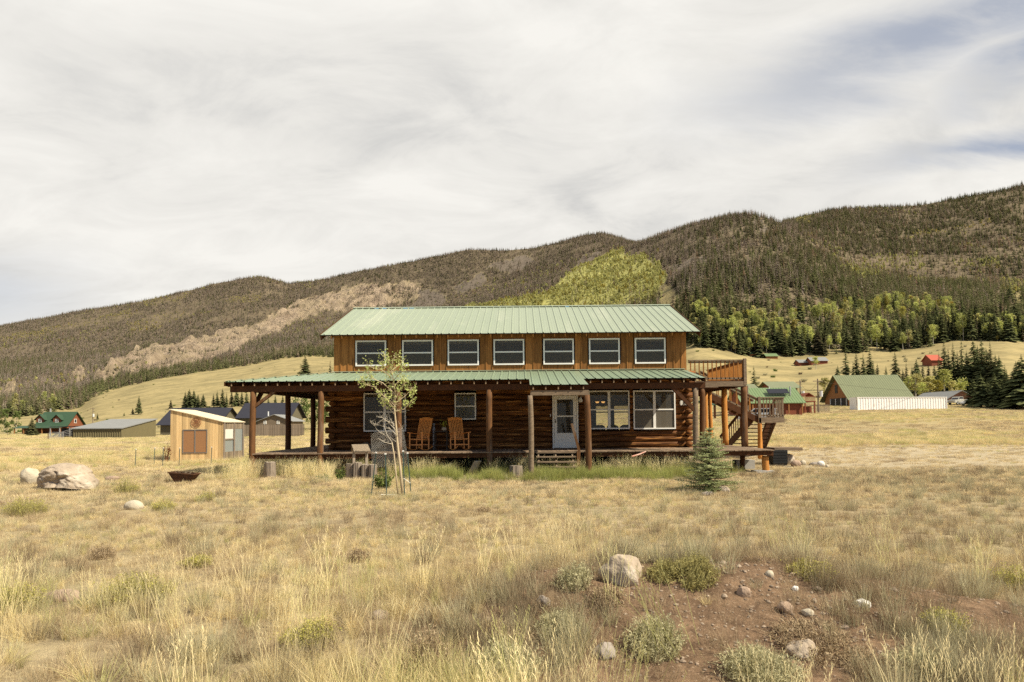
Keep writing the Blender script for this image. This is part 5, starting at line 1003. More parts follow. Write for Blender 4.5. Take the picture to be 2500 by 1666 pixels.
# log house with dark green roof
Y0 = 190; X0, X1 = PX(90, Y0, 1050), PX(163, Y0, 1050); zb = PZ(120, 1063, Y0)
t = gable_x('log_cabin', X0, X1, Y0, Y0 + 7.4, zb, PZ(130, 1041, Y0), PZ(140, 1006, Y0 + 3.7), 'log cabin with dark green roof and two dormers beside a spruce', 'cabin', 'cabin_log', 'dkgreen_roof', .6)
for px in (98, 139):
    xc = PX(px, Y0 + .6, 1028); zc_ = PZ(px, 1033, Y0 + .6); zt_ = PZ(px, 1013, Y0 + .6)
    u = MB(); u.add([(xc - 1.1, Y0 + .6, zc_ - .2), (xc + 1.1, Y0 + .6, zc_ - .2), (xc + 1.1, Y0 + .6, zt_ - 1.1), (xc, Y0 + .6, zt_), (xc - 1.1, Y0 + .6, zt_ - 1.1), (xc - 1.1, Y0 + 3.4, zc_ + .5), (xc + 1.1, Y0 + 3.4, zc_ + .5), (xc + 1.1, Y0 + 3.4, zt_ - 1.1), (xc - 1.1, Y0 + 3.4, zt_ - 1.1)], [(0, 1, 2, 3, 4), (1, 6, 7, 2), (5, 0, 4, 8)]); dm = u.build('dormer', 'cabin_log', t)
    u = MB(); slab(u, [(xc - 1.6, Y0 + .2, zt_ - 1.45), (xc, Y0 + .2, zt_ + .1), (xc, Y0 + 3.4, zt_ + .1), (xc - 1.6, Y0 + 3.4, zt_ - 1.45)], .12); slab(u, [(xc, Y0 + .2, zt_ + .1), (xc + 1.6, Y0 + .2, zt_ - 1.45), (xc + 1.6, Y0 + 3.4, zt_ - 1.45), (xc, Y0 + 3.4, zt_ + .1)], .12); u.build('dormer_roof', 'dkgreen_roof', dm)
    win(t, xc - .45, xc + .45, zc_ + .1, zc_ + 1.1, Y0 + .55)
win(t, Y0 + 3.1, Y0 + 4.1, PZ(178, 1033, Y0), PZ(178, 1023, Y0), X=X1 + .001)
u = MB(); slab(u, [(X0 - 4.2, Y0 - 3.6, zb + 2.1), (X1 + .5, Y0 - 3.6, zb + 2.1), (X1 + .5, Y0 - .4, zb + 2.7), (X0 - 4.2, Y0 - .4, zb + 2.7)], .12); u.build('porch_roof', 'dkgreen_roof', t)
for k in range(6): xx = X0 - 4 + (X1 - X0 + 4.3) * k / 5; MB().box((xx, Y0 - 3.4, zb - .5), (xx + .22, Y0 - 3.2, zb + 2.1)).build('porch_post', 'barn_wood', t)
u = MB(); u.box((X0 - 4, Y0 - .3, zb - .5), (X0, Y0 + 3, zb + 2.2)); u.build('lean_to', 'cabin_log', t); MB().tube([(X0 + .3, Y0 + 5, zb + 5), (X0 + .3, Y0 + 5, zb + 7.6)], .22, 8).build('chimney', 'galv', t)
# gate, lean-to sheets, ...
Y0 = 104; t = thing('wire_gate', (PX(137, Y0), Y0, -.4), 'pale tubular wire gate panel standing left of the olive shed', 'gate'); a, b = PX(121, Y0, 1060), PX(155, Y0, 1060); z0, z1 = PZ(137, 1078, Y0), PZ(137, 1056, Y0); u = MB()
u.tube([(a, Y0, z0), (a, Y0, z1), (b, Y0, z1), (b, Y0, z0), (a, Y0, z0)], .035, 6); u.build('gate_frame', 'galv', t); u = MB()
for k in range(1, 12): u.tube([(a + (b - a) * k / 12, Y0, z0), (a + (b - a) * k / 12, Y0, z1)], .012, 4)
for k in range(1, 8): u.tube([(a, Y0, z0 + (z1 - z0) * k / 8), (b, Y0, z0 + (z1 - z0) * k / 8)], .012, 4)
u.build('mesh_infill', 'galv', t); MB().box((a - .3, Y0, z0 - .7), (a - .18, Y0 + .1, z1 - .1)).build('gate_post', 'fence_wood', t)
Y0 = 128; a = PX(128, Y0, 1060); t = thing('open_shelter', (a, Y0, -.6), 'open lean-to shelter with sheets stacked on the ground beside the olive shed', 'shelter'); b = PX(176, Y0, 1060); zb = PZ(150, 1070, Y0); zt_ = PZ(150, 1042, Y0); u = MB(); slab(u, [(a, Y0 - 1, zt_), (b + 3, Y0 - 1, zt_ + .1), (b + 3, Y0 + 4, zt_ + .1), (a, Y0 + 4, zt_)], .1); u.build('roof', 'navy_roof', t)
for xx in (a + .1, (a + b) / 2, b): MB().box((xx, Y0 - .9, zb - .5), (xx + .15, Y0 - .75, zt_ - .1)).build('post', 'galv', t)
MB().box((a + .3, Y0 + 2, zb - .3), (a + 4.2, Y0 + 3, zt_ - .3)).build('crate', 'solar', t)
for k in range(4): u = MB(); u.bar((b - 3.2 + .3 * k, Y0 - 1.6, zb + .1 + .2 * k), (b + .8, Y0 - 1.4, zb + .6 + .35 * k), .5, .06); u.build('sheet', 'galv', t)
# blue-roofed houses
Y0 = 150; X0, X1 = PX(392, Y0), PX(531, Y0); t = gable_x('house', X0, X1, Y0, Y0 + 12.5, PZ(400, 1061, Y0), PZ(390, 1038, Y0), PZ(480, 996, Y0 + 6.2), 'house with steep navy roof standing right behind the wooden shed', 'house', 'olive_siding', 'navy_roof', .7)
Y0 = 140; X0, X1 = PX(585, Y0), PX(705, Y0); t = gable_x('house', X0, X1, Y0, Y0 + 9, PZ(600, 1058, Y0), PZ(590, 1021, Y0), PZ(650, 984, Y0 + 4.5), 'house with wide navy roof seen between the left porch posts', 'house', 'olive_siding', 'navy_roof', .7)
Y0 = 120; X0, X1 = PX(630, Y0), PX(711, Y0); t = gable_y('garage', X0, X1, Y0, Y0 + 6.5, PZ(660, 1057, Y0), PZ(627, 1029, Y0), PZ(668, 1012, Y0), 'small tan-sided outbuilding with white window frames behind the picket fence', 'outbuilding', 'tan_siding', 'grey_roof', .35)
for a, b in ((644, 651), (676, 683)): win(t, PX(a, Y0), PX(b, Y0), PZ(650, 1036 if a < 660 else 1036, Y0), PZ(650, 1028, Y0), Y0)
MB().tube([(PX(655, Y0 + 2), Y0 + 2, PZ(655, 1016, Y0 + 2)), (PX(655, Y0 + 2), Y0 + 2, PZ(655, 1005, Y0 + 2))], .12, 8).build('vent_pipe', 'chrome_white', t)
Y0 = 108; xa, xb = PX(592, Y0), PX(742, Y0); t = thing('picket_fence', ((xa + xb) / 2, Y0, -.6), 'grey weathered board fence in front of the tan outbuilding', 'fence'); u = MB(); x = xa
while x < xb: z = gz(x, Y0); u.box((x, Y0, z), (x + .13, Y0 + .03, PZ(650, 1037.5, Y0) + random.uniform(-.06, .06)), random.random()); x += .165
u.build('pickets', 'fence_wood', t); u = MB(); u.box((xa, Y0 + .03, .2), (xb, Y0 + .08, .32)); u.box((xa, Y0 + .03, 1.1), (xb, Y0 + .08, 1.22)); u.build('fence_rail', 'fence_wood', t)
# right: green-roofed ranch house
Y0 = 112; X0, X1 = PX(1815, Y0), PX(1958, Y0); t = gable_x('ranch_house', X0, X1, Y0, Y0 + 8, PZ(1900, 1010, Y0), PZ(1900, 984, Y0), PZ(1900, 947, Y0 + 4), 'long red-brown house with light green roof and solar panel', 'house', 'red_wood', 'green_roof_far', .5, rib=.45)
a = P(1875, 964, Y0 + 1.4); b = P(1921, 956, Y0 + 2.2); u = MB(); slab(u, [(a.x, a.y - .3, a.z + .25), (b.x, a.y - .3, a.z + .25), (b.x, b.y, b.z + .45), (a.x, b.y, b.z + .45)], .1); u.build('solar_panel', 'solar', t)
a = P(1929, 966, Y0 + 1.6); MB().tube([a, a + Vector((0, 0, 1.5))], .13, 8).build('chimney', 'galv', t); MB().tube([P(1878, 954, Y0 + 2.5), P(1878, 945, Y0 + 2.5)], .08, 6).build('vent_pipe', 'chrome_white', t)
for px in (1837, 1868, 1925, 1958): MB().box((PX(px, Y0 - .4), Y0 - .4, PZ(px, 1010, Y0)), (PX(px, Y0 - .4) + .2, Y0 - .25, PZ(px, 985, Y0))).build('porch_post', 'barn_wood', t)
Y0 = 150; t = gable_x('cottage', PX(1888, Y0), PX(1948, Y0), Y0, Y0 + 8, PZ(1900, 985, Y0), PZ(1900, 948, Y0), PZ(1900, 932, Y0 + 4), 'reddish cottage with olive green roof rising behind the ranch house', 'house', 'red_wood', 'barn_roof', .8)
Y0 = 126; t = gable_x('outbuilding', PX(1812, Y0), PX(1846, Y0), Y0, Y0 + 5, PZ(1830, 1008, Y0), PZ(1830, 952, Y0), PZ(1830, 938, Y0 + 2.5), 'small brown gabled outbuilding behind the ranch house left end', 'outbuilding', 'red_wood', 'barn_roof', .6)
Y0 = 118; xa, xb = PX(1963, Y0), PX(1986, Y0); zb = PZ(1975, 1008, Y0); t = thing('red_deck_tower', ((xa + xb) / 2, Y0, zb), 'small red wooden deck tower at the right end of the ranch house', 'deck'); MB().box((xa, Y0, zb - .5), (xb - .3, Y0 + 3, PZ(1975, 992, Y0))).build('wall', 'red_wood', t); u = MB(); u.box((xa - .2, Y0 - .6, PZ(1975, 982, Y0)), (xb + .2, Y0 + 3, PZ(1975, 979.5, Y0))); u.build('platform', 'red_wood', t)
for k in range(9): xx = xa + (xb - xa) * k / 8; MB().box((xx, Y0 - .6, PZ(1975, 980, Y0)), (xx + .06, Y0 - .54, PZ(1975, 970, Y0))).build('baluster', 'red_wood', t)
MB().box((xa - .2, Y0 - .65, PZ(1975, 970, Y0)), (xb + .2, Y0 - .5, PZ(1975, 968.5, Y0))).build('top_rail', 'red_wood', t); u = MB(); slab(u, [(xa, Y0, PZ(1968, 967, Y0)), (xa + .9, Y0, PZ(1968, 959, Y0)), (xa + .9, Y0 + 3, PZ(1968, 959, Y0)), (xa, Y0 + 3, PZ(1968, 967, Y0))], .1); slab(u, [(xa + .9, Y0, PZ(1968, 959, Y0)), (xa + 1.8, Y0, PZ(1968, 967, Y0)), (xa + 1.8, Y0 + 3, PZ(1968, 967, Y0)), (xa + .9, Y0 + 3, PZ(1968, 959, Y0))], .1); u.build('roof', 'red_wood', t)
for xx in (xa, xb): MB().box((xx - .1, Y0 - .55, zb - .4), (xx + .1, Y0 - .4, PZ(1975, 982, Y0))).build('post', 'red_wood', t)
# carport at left of it
Y0 = 105; t = thing('carport', (PX(1750, Y0), Y0, 2), 'small green-roofed carport seen between the balcony posts', 'carport'); u = MB(); slab(u, [(PX(1728, Y0), Y0, PZ(1750, 988, Y0)), (PX(1764, Y0), Y0, PZ(1750, 988, Y0)), (PX(1764, Y0), Y0 + 6, PZ(1750, 975, Y0)), (PX(1728, Y0), Y0 + 6, PZ(1750, 975, Y0))], .12); u.build('roof', 'dkgreen_roof', t)
for px in (1730, 1743, 1746, 1762): xx = PX(px, Y0); MB().box((xx, Y0 + .1, gz(xx, Y0) - .2), (xx + .15, Y0 + .25, PZ(1750, 988, Y0))).build('post', 'dark_beam', t)
# barn
Y0 = 150; X0, X1 = PX(2077, Y0), PX(2222, Y0); zb = PZ(2077, 1005, Y0)
t = gable_x('barn', X0, X1, Y0, Y0 + 12.5, zb, PZ(2075, 977, Y0), PZ(2100, 916, Y0 + 6.2), 'large orange-brown wooden barn with steep sage green roof', 'barn', 'barn_wood', 'barn_roof', .9, rib=.5)
u = MB(); u.box((X0 - .06, Y0 + 1.2, zb), (X0 - .02, Y0 + 9.4, zb + 3.1)); u.build('doorway', 'dark_dull', t)
u = MB(); u.box((X0 - .1, Y0 + 5.9, PZ(2045, 960, Y0 + 6)), (X0 - .02, Y0 + 7.1, PZ(2045, 940, Y0 + 6))); u.build('window', 'solar', t)
for yy in (Y0 + 1.4, Y0 + 4, Y0 + 6.6, Y0 + 9.2): MB().box((X0 - .2, yy, zb), (X0 - .07, yy + .25, zb + 3.0)).build('door_post', 'chrome_white', t)
MB().box((X0 - .3, Y0 + 3, zb + .8), (X0 - .22, Y0 + 9.6, zb + 1.0)).build('door_rail', 'chrome_white', t)
# container
a = P(2094, 1003, 131.5); b = P(2313, 1001, 134.5); d_ = (b - a); d_.z = 0; L_ = d_.length; d_.normalize(); nrm = Vector((d_.y, -d_.x, 0)); hgt = 2.6; zb = min(a.z, b.z) ; t = thing('shipping_container', (a.x, a.y, zb), 'long white corrugated shipping container beside the barn', 'shipping container')
if nrm.y > 0: nrm = -nrm
def cp(s_, dep, z): return Vector((a.x, a.y, 0)) + d_ * s_ - nrm * dep + Vector((0, 0, zb + z))
u = MB(); n_ = 34; vs = []
for i in range(n_): 
    s0 = .15 + (L_ - .3) * i / n_; p_ = (L_ - .3) / n_
    for f_, dd in ((0, 0), (.35, 0), (.5, .06), (.85, .06)): vs.append((s0 + p_ * f_, dd))
vs.append((L_ - .15, 0)); n = len(vs); u.add([cp(s_, d2 + .05, .15) for s_, d2 in vs] + [cp(s_, d2 + .05, hgt - .12) for s_, d2 in vs], [(i, i + 1, n + i + 1, n + i) for i in range(n - 1)]); u.build('corrugated_side', 'container_white', t)
u = MB(); u.bar(cp(0, .05, .08), cp(L_, .05, .08), .15, .16); u.bar(cp(0, .05, hgt - .06), cp(L_, .05, hgt - .06), .12, .12)
for s_ in (.08, L_ - .08): u.bar(cp(s_, .05, .16), cp(s_, .05, hgt - .12), .15, .15)
u.build('frame', 'container_white', t); u = MB(); slab(u, [cp(0, 0.02, hgt), cp(L_, .02, hgt), cp(L_, 2.4, hgt), cp(0, 2.4, hgt)], .05); slab(u, [cp(0, 0.3, hgt - .06), cp(.06, .3, hgt - .06), cp(.06, 2.4, hgt - .06), cp(0, 2.4, hgt - .06)], hgt - .1); slab(u, [cp(L_ - .06, 0.3, hgt - .06), cp(L_, .3, hgt - .06), cp(L_, 2.4, hgt - .06), cp(L_ - .06, 2.4, hgt - .06)], hgt - .1); u.build('container_body', 'container_white', t)
# garage at right, barn annex
Y0 = 160; t = gable_y('garage', PX(2316, Y0), PX(2378, Y0), Y0, Y0 + 14, PZ(2340, 1001, Y0), PZ(2316, 974, Y0), PZ(2350, 953, Y0), 'brown garage with grey roof and two doors behind the parked cars', 'garage', 'garage_wood', 'grey_roof', .6)
for a_, b_ in ((2328, 2350), (2356, 2374)): MB().box((PX(a_, Y0), Y0 - .08, PZ(2340, 1001, Y0)), (PX(b_, Y0), Y0 - .02, PZ(2340, 980, Y0))).build('garage_door', 'tan_siding', t)
# distant cabins on the meadow
def far_cabin(p0, p1, yb_, yt, D, label, wm, rm, name='cabin'):
    g = G((p0 + p1) / 2, yb_); Y = g.y; s = F / Y; zb = g.z; hz = (yb_ - yt) / s
    return gable_x(name, PX(p0, Y, yb_), PX(p1, Y, yb_), Y, Y + 7, zb, zb + hz * .45, zb + hz, label, 'cabin', wm, rm, .5)
far_cabin(1831, 1849, 870.5, 859, 0, 'tiny orange log cabin at the edge of the aspen wood', 'barn_wood', 'green_roof_far'); far_cabin(1871, 1899, 877, 862, 0, 'small cabin with bright green roof half hidden by aspens', 'barn_wood', 'green_roof_far')
far_cabin(1952, 1978, 893, 877, 0, 'low grey-roofed log cabin on the meadow below the trees', 'red_wood', 'grey_roof'); far_cabin(1981, 2021, 890, 871, 0, 'longer grey-roofed log cabin on the meadow with a tree in front', 'red_wood', 'grey_roof'); far_cabin(2275, 2300, 893, 865, 0, 'bright red-roofed barn among the spruces on the slope', 'red_wood', 'red_roof', 'barn')
# poles
def pole(px, pt, pb, Y, label, tr=True, arm=True):
    X = PX(px, Y); z = gz(X, Y); zt_ = PZ(px, pt, Y); t = thing('utility_pole', (X, Y, z), label, 'utility pole', 'utility poles'); MB().tube([(X, Y, z - .3), (X, Y, zt_)], [.16, .11], 8).build('shaft', 'fence_wood', t)
    if arm: MB().box((X - .9, Y - .2, zt_ - .5), (X + .9, Y - .1, zt_ - .38)).build('crossarm', 'fence_wood', t)
    if tr: MB().tube([(X + .4, Y - .3, zt_ - 3.2), (X + .4, Y - .3, zt_ - 2.2)], .28, 10).build('transformer', 'chrome_white', t)
    return Vector((X, Y, zt_))
p1 = pole(1998, 925, 1006, 122, 'wooden utility pole with white transformer left of the barn'); p2 = pole(1955, 928, 1006, 135, 'wooden utility pole behind the red deck tower'); p3 = pole(227, 995, 1040, 230, 'thin wooden utility pole on the meadow behind the olive shed'); p4 = pole(1826, 942, 1006, 98, 'short bare pole in front of the ranch house roof', False, False)
xq_ = Vector((PX(2560, 150), 150, PZ(2560, 935, 150)))
for a_, b_, l in ((p1, p2, 'sagging power line between the two utility poles'), (p1, xq_, 'long power line running right above the white container')):
    u = MB(); u.tube([a_.lerp(b_, k / 12) + Vector((0, 0, -.5 - 1.6 * (1 - (k / 6 - 1) ** 2))) for k in range(13)], .02, 3); tag(u.build('power_line', 'dark_dull'), l, 'power line')
# fence by the barn
Y0 = 128; t = thing('rail_fence', (PX(2010, Y0), Y0, 3), 'dark slatted yard fence between the red tower and the barn', 'fence'); xa, xb = PX(1986, Y0), PX(2026, Y0); u = MB(); x = xa
while x < xb: z = gz(x, Y0); u.box((x, Y0, z), (x + .1, Y0 + .04, z + 1.3), random.random()); x += .22
u.build('pickets', 'fence_wood', t)
# ---------------- vehicles ----------------
mat('car_white', (0.75, 0.75, 0.74), (0.7, 0.7, 0.69), 0.3, spec=.6); mat('car_tan', (0.42, 0.40, 0.34), (0.38, 0.36, 0.3), 0.3, spec=.6); mat('car_silver', (0.5, 0.51, 0.52), (0.45, 0.46, 0.47), 0.3, spec=.6); mat('tyre', (0.02, 0.02, 0.02), (0.03, 0.03, 0.03), 0.9)
def vehicle(px, py, D, ang, L_, m, label, kind):
    X = PX(px, D, py); z = gz(X, D); t = thing('parked_car' if kind != 'pickup' else 'pickup_truck', (X, D, z), label, 'car' if kind != 'pickup' else 'pickup truck'); M_ = Matrix.Translation((X, D, z)) @ Matrix.Rotation(ang, 4, 'Z'); W2 = .9
    prof = {'sedan': [(-.5, .3), (-.5, .8), (-.42, .9), (-.28, .95), (.5 - .28, .95), (.46, .75), (.5, .6), (.5, .3)], 'pickup': [(-.5, .45), (-.5, 1.1), (-.08, 1.1), (.24, 1.12), (.48, 1.0), (.5, .8), (.5, .4)], 'suv': [(-.5, .4), (-.5, 1.05), (.2, 1.08), (.48, .95), (.5, .7), (.5, .4)]}[kind]
    cabp = {'sedan': [(-.36, .93), (-.24, 1.38), (.06, 1.40), (.24, .94)], 'pickup': [(-.08, 1.1), (-.06, 1.75), (.14, 1.75), (.25, 1.11)], 'suv': [(-.49, 1.04), (-.46, 1.78), (.08, 1.78), (.22, 1.07)]}[kind]
    def ext(pr, w1, w2=None): n = len(pr); u = MB(); w2 = w2 or w1; u.add([M_ @ Vector((a * L_, -w1, b)) for a, b in pr] + [M_ @ Vector((a * L_, w1, b)) for a, b in pr], [tuple(range(n)), tuple(range(2 * n - 1, n - 1, -1))] + [(i, n + i, n + (i + 1) % n, (i + 1) % n) for i in range(n)]); return u
    ext(prof, W2).build('body', m, t); ext(cabp, .80).build('cabin', m, t)
    cx = sum(p[0] for p in cabp) / 4; cz = sum(p[1] for p in cabp) / 4; g_ = [((a - cx) * .86 + cx, (b - cz) * .62 + cz + .03) for a, b in cabp]; ext(g_, .812).build('side_window', 'solar', t)
    u = MB(); a0, a1 = cabp[3], cabp[2]
    for (q0, q1), off in (((cabp[3], cabp[2]), .015), ((cabp[0], cabp[1]), -.015)):
        u.add([M_ @ Vector((q0[0] * L_ + off * L_ * .2 + off, -.7, q0[1] + .08)), M_ @ Vector((q0[0] * L_ + off, .7, q0[1] + .08)), M_ @ Vector((q1[0] * L_ + off, .66, q1[1] - .08)), M_ @ Vector((q1[0] * L_ + off, -.66, q1[1] - .08))], [(0, 1, 2, 3)])
    u.build('windscreen', 'solar', t)
    for a in (-.31, .31):
        for b in (-1, 1): u = MB(); u.tube([M_ @ Vector((a * L_, b * .93, .34)), M_ @ Vector((a * L_, b * .72, .34))], .34, 14); w = u.build('wheel', 'tyre', t); u = MB(); u.tube([M_ @ Vector((a * L_, b * .945, .34)), M_ @ Vector((a * L_, b * .93, .34))], .19, 10); u.build('rim', 'galv', w)
    for b in (-.65, .65): u = MB(); u.tube([M_ @ Vector((.5 * L_, b, .72)), M_ @ Vector((.505 * L_ + .02, b, .72))], .1, 8); u.build('headlight', 'chrome_white', t)
    return t
vehicle(1851, 1010, 88, R(150), 4.9, 'car_white', 'white sport utility vehicle seen through the stair balusters', 'suv')
vehicle(2341, 1001, 150, R(205), 5.4, 'car_tan', 'tan pickup truck parked beside the brown garage', 'pickup'); vehicle(2374, 1003, 146, R(195), 4.6, 'car_silver', 'silver sedan parked right of the tan pickup', 'sedan'); vehicle(2410, 1003, 148, R(190), 4.6, 'car_silver', 'silver sedan half hidden under the dark spruces', 'sedan')
# ---------------- trees ----------------
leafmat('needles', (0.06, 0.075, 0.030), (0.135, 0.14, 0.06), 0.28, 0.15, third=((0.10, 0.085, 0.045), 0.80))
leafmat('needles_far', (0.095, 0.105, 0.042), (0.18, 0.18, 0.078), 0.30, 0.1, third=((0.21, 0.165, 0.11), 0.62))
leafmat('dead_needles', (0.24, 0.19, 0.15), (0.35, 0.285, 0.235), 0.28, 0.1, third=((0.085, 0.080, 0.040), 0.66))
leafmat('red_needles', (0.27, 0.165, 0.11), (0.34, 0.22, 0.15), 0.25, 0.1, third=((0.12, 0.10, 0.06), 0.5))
leafmat('spruce_blue', (0.18, 0.215, 0.075), (0.56, 0.59, 0.31), 0.0, 0.2)
leafmat('aspen_leaves', (0.37, 0.40, 0.11), (0.60, 0.60, 0.22), 0.25, 0.35, third=((0.36, 0.29, 0.05), 0.82))
leafmat('aspen_gold', (0.46, 0.43, 0.155), (0.60, 0.54, 0.24), 0.2, 0.35, third=((0.42, 0.30, 0.05), 0.72))
leafmat('aspen_green', (0.40, 0.40, 0.14), (0.54, 0.51, 0.22), 0.2, 0.35, third=((0.35, 0.29, 0.07), 0.70))
leafmat('sapling_leaves', (0.34, 0.40, 0.11), (0.66, 0.70, 0.30), 0.05, 0.4)
leafmat('poplar_leaves', (0.10, 0.14, 0.04), (0.20, 0.23, 0.08), 0.15, 0.3)
leafmat('shrub_green', (0.13, 0.18, 0.045), (0.24, 0.28, 0.08), 0.15, 0.3)
mat('bark', (0.15, 0.10, 0.065), (0.08, 0.055, 0.04), 0.9, 3, (5, 5, 1)); mat('bark_grey', (0.27, 0.23, 0.19), (0.18, 0.15, 0.12), 0.9, 3); mat('aspen_bark', (0.55, 0.50, 0.41), (0.36, 0.31, 0.24), 0.8, 2, (3, 3, 1)); mat('sapling_bark', (0.58, 0.48, 0.32), (0.42, 0.33, 0.21), 0.8, 4)
def conifer_arrays(h, w, whorls, nb, sparse=0.0, droop=.25, seed=0, base=.08, split=2, jag=.25):
    r = np.random.default_rng(seed); vs = []; fs = []; cs = []
    for i in range(whorls):
        t = i / (whorls - 1); z = h * (base + (1 - base) * t) ; rad = w * (1 - t) ** .85 * r.uniform(.82, 1.12) + .03 * w
        for k in range(nb):
            if r.random() < sparse: continue
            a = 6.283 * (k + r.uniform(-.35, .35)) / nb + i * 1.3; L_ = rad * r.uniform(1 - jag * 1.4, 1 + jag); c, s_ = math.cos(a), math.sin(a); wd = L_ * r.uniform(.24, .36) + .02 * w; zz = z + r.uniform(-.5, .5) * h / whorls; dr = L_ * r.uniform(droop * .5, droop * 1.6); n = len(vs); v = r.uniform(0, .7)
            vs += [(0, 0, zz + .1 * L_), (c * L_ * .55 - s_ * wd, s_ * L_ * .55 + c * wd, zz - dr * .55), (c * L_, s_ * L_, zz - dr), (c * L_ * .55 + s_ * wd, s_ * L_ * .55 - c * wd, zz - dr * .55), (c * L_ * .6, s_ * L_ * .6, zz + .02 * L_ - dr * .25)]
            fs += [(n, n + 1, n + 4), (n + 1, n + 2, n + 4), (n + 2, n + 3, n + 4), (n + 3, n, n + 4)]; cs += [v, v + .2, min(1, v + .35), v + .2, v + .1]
    n = len(vs); vs += [(-.03 * w, 0, h * .93), (.03 * w, 0, h * .93), (0, .03 * w, h * .93), (0, 0, h * 1.04)]; fs += [(n, n + 1, n + 3), (n + 1, n + 2, n + 3), (n + 2, n, n + 3)]; cs += [.5] * 4
    return np.array(vs), np.array(fs), np.array(cs)
def trunkmesh(h, r, n=6, bend=0, seed=0):
    u = MB(); rr = random.Random(seed); u.tube([(bend * math.sin(t * 2.2) * h, 0, h * t) for t in (0, .3, .6, .9)], [r, r * .8, r * .5, r * .15], n); return u
CON = []
for k in range(7):
    h, w = 1.0, (.17, .21, .15, .24, .19, .16, .27)[k]; v, f_, c = conifer_arrays(h, w, 20 + k, 11, .08, .28, 40 + k, .05 + .015 * k)
    mc = npmesh('crown', v, f_, 'needles', v=c, link=False).data; mt = trunkmesh(.95, .016, seed=k).build('trunk', 'bark'); md = mt.data; bpy.data.objects.remove(mt); CON.append((mc, md))
def add_tree(name, kinds, X, Y, z, h, wsc, label, cat, group, rz=None):
    mc, md = kinds; t = thing(name, (X, Y, z), label, cat, group)
    for nm, me in (('crown', mc), ('trunk', md)):
        o = bpy.data.objects.new(nm, me); COL.objects.link(o); o.parent = t; ORG[o.name] = Vector((X, Y, z))
    t.scale = (h * wsc, h * wsc, h); t.rotation_euler = (0, 0, random.uniform(0, 6.28) if rz is None else rz); return t
def aspen_mesh(seed, n=520, gold='aspen_leaves', low=.38, leaf=.030, wid=.20):
    r = random.Random(seed); cl = []
    for _ in range(26): t = r.random(); rad = wid * (1 - abs(t - .45) * 1.15) * r.uniform(.3, 1); a = r.uniform(0, 6.28); cl.append((math.cos(a) * rad, math.sin(a) * rad, low + (1 - low) * t, r.uniform(.05, .10), r.random()))
    u = MB()
    for _ in range(n):
        c = r.choice(cl); a = Vector((c[0] + r.gauss(0, c[3] * .55), c[1] + r.gauss(0, c[3] * .55), min(1.02, c[2] + r.gauss(0, c[3] * .6)))); q = Matrix.Rotation(r.uniform(0, 6.28), 3, Vector((r.uniform(-1, 1), r.uniform(-1, 1), r.uniform(-1, 1) + .01)).normalized()); k = leaf * r.uniform(.6, 1.4)
        u.add([a + q @ Vector((-k, 0, 0)), a + q @ Vector((0, -k * .8, 0)), a + q @ Vector((k, 0, 0)), a + q @ Vector((0, k * .8, 0))], [(0, 1, 2, 3)], min(1, max(0, c[4] * .7 + r.random() * .4)))
    tr = MB(); tr.tube([(0, 0, 0), (.01, 0, .4), (-.01, .01, .7), (0, 0, .93)], [.017, .013, .008, .003], 6)
    for c in cl[:12]: tr.tube([(0, 0, max(.2, c[2] - .15)), (c[0] * .6, c[1] * .6, c[2] - .02)], [.006, .002], 4)
    a = u.build('crown', gold); b = tr.build('trunk', 'aspen_bark'); r_ = (a.data, b.data); bpy.data.objects.remove(a); bpy.data.objects.remove(b); return r_
ASP = [aspen_mesh(60 + k, 900, low=(.42, .34, .48, .38)[k % 4], leaf=.022) for k in range(5)]; GLD = [aspen_mesh(80 + k, 560, 'aspen_gold', .35) for k in range(3)]; POP = [aspen_mesh(90 + k, 1100, 'poplar_leaves', .12, .026, .36) for k in range(2)]
def tree_px(kind, px, pt, pb, Y=None, label=None, cat='spruce', group=None, wsc=1.0, name='spruce_tree'):
    if Y is None: g = G(px, pb, 30); X, Y, z = g.x, g.y, g.z
    else: X = PX(px, Y, pb); z = gz(X, Y)
    h = PZ(px, pt, Y) - z; return add_tree(name, kind, X, Y, z, h, wsc, label, cat, group)
uni = [(339, 966, 1012, None, 'lone dark spruce on the left meadow, tallest one standing there alone', 1.25), (324, 996, 1012, None, 'short spruce tight beside the lone meadow spruce', 1.6), (238, 1008, 1025, None, 'little bushy spruce right of the thin utility pole', 1.5), (196, 1011, 1024, None, 'tiny spruce at the right gable of the log cabin', 1.0), (303, 1007, 1016, None, 'tiny dark spruce dot left of the lone meadow spruce', 1.0),
 (77, 1020, 1066, 150, 'bushy green spruce in front of the log cabin porch', 1.7), (417, 976, 1000, None, 'small spruce above the left end of the navy roof', 1.0), (745, 868, 906, 560, 'dark round-bottomed spruce pair on the pale meadow above the porch roof', 1.9), (806, 880, 912, 420, 'ragged spruce touching the upper left corner of the house', 1.1), (1841, 895, 935, 200, 'dark spruce poking out right of the balcony railing', 1.6)]
for px, a, b, Y, l, w_ in uni: tree_px(CON[random.randrange(7)], px, a, b, Y, l, wsc=w_)
ORDN = ['first', 'second', 'third', 'fourth', 'fifth', 'sixth', 'seventh', 'eighth', 'ninth', 'tenth', 'eleventh', 'twelfth', 'thirteenth', 'fourteenth', 'fifteenth', 'sixteenth']
it_ = [0]
def ORD(): it_[0] += 1; return ORDN[it_[0] - 1]
for px, a, b in ((452, 955, 997), (462, 950, 997), (473, 952, 997), (483, 962, 997), (496, 962, 997)): tree_px(random.choice(CON), px, a, b, None, '%s dark spruce from the left in the clump above the navy roof' % ORD(), wsc=1.2, group='spruce clump above the navy roof')
it_[0] = 0
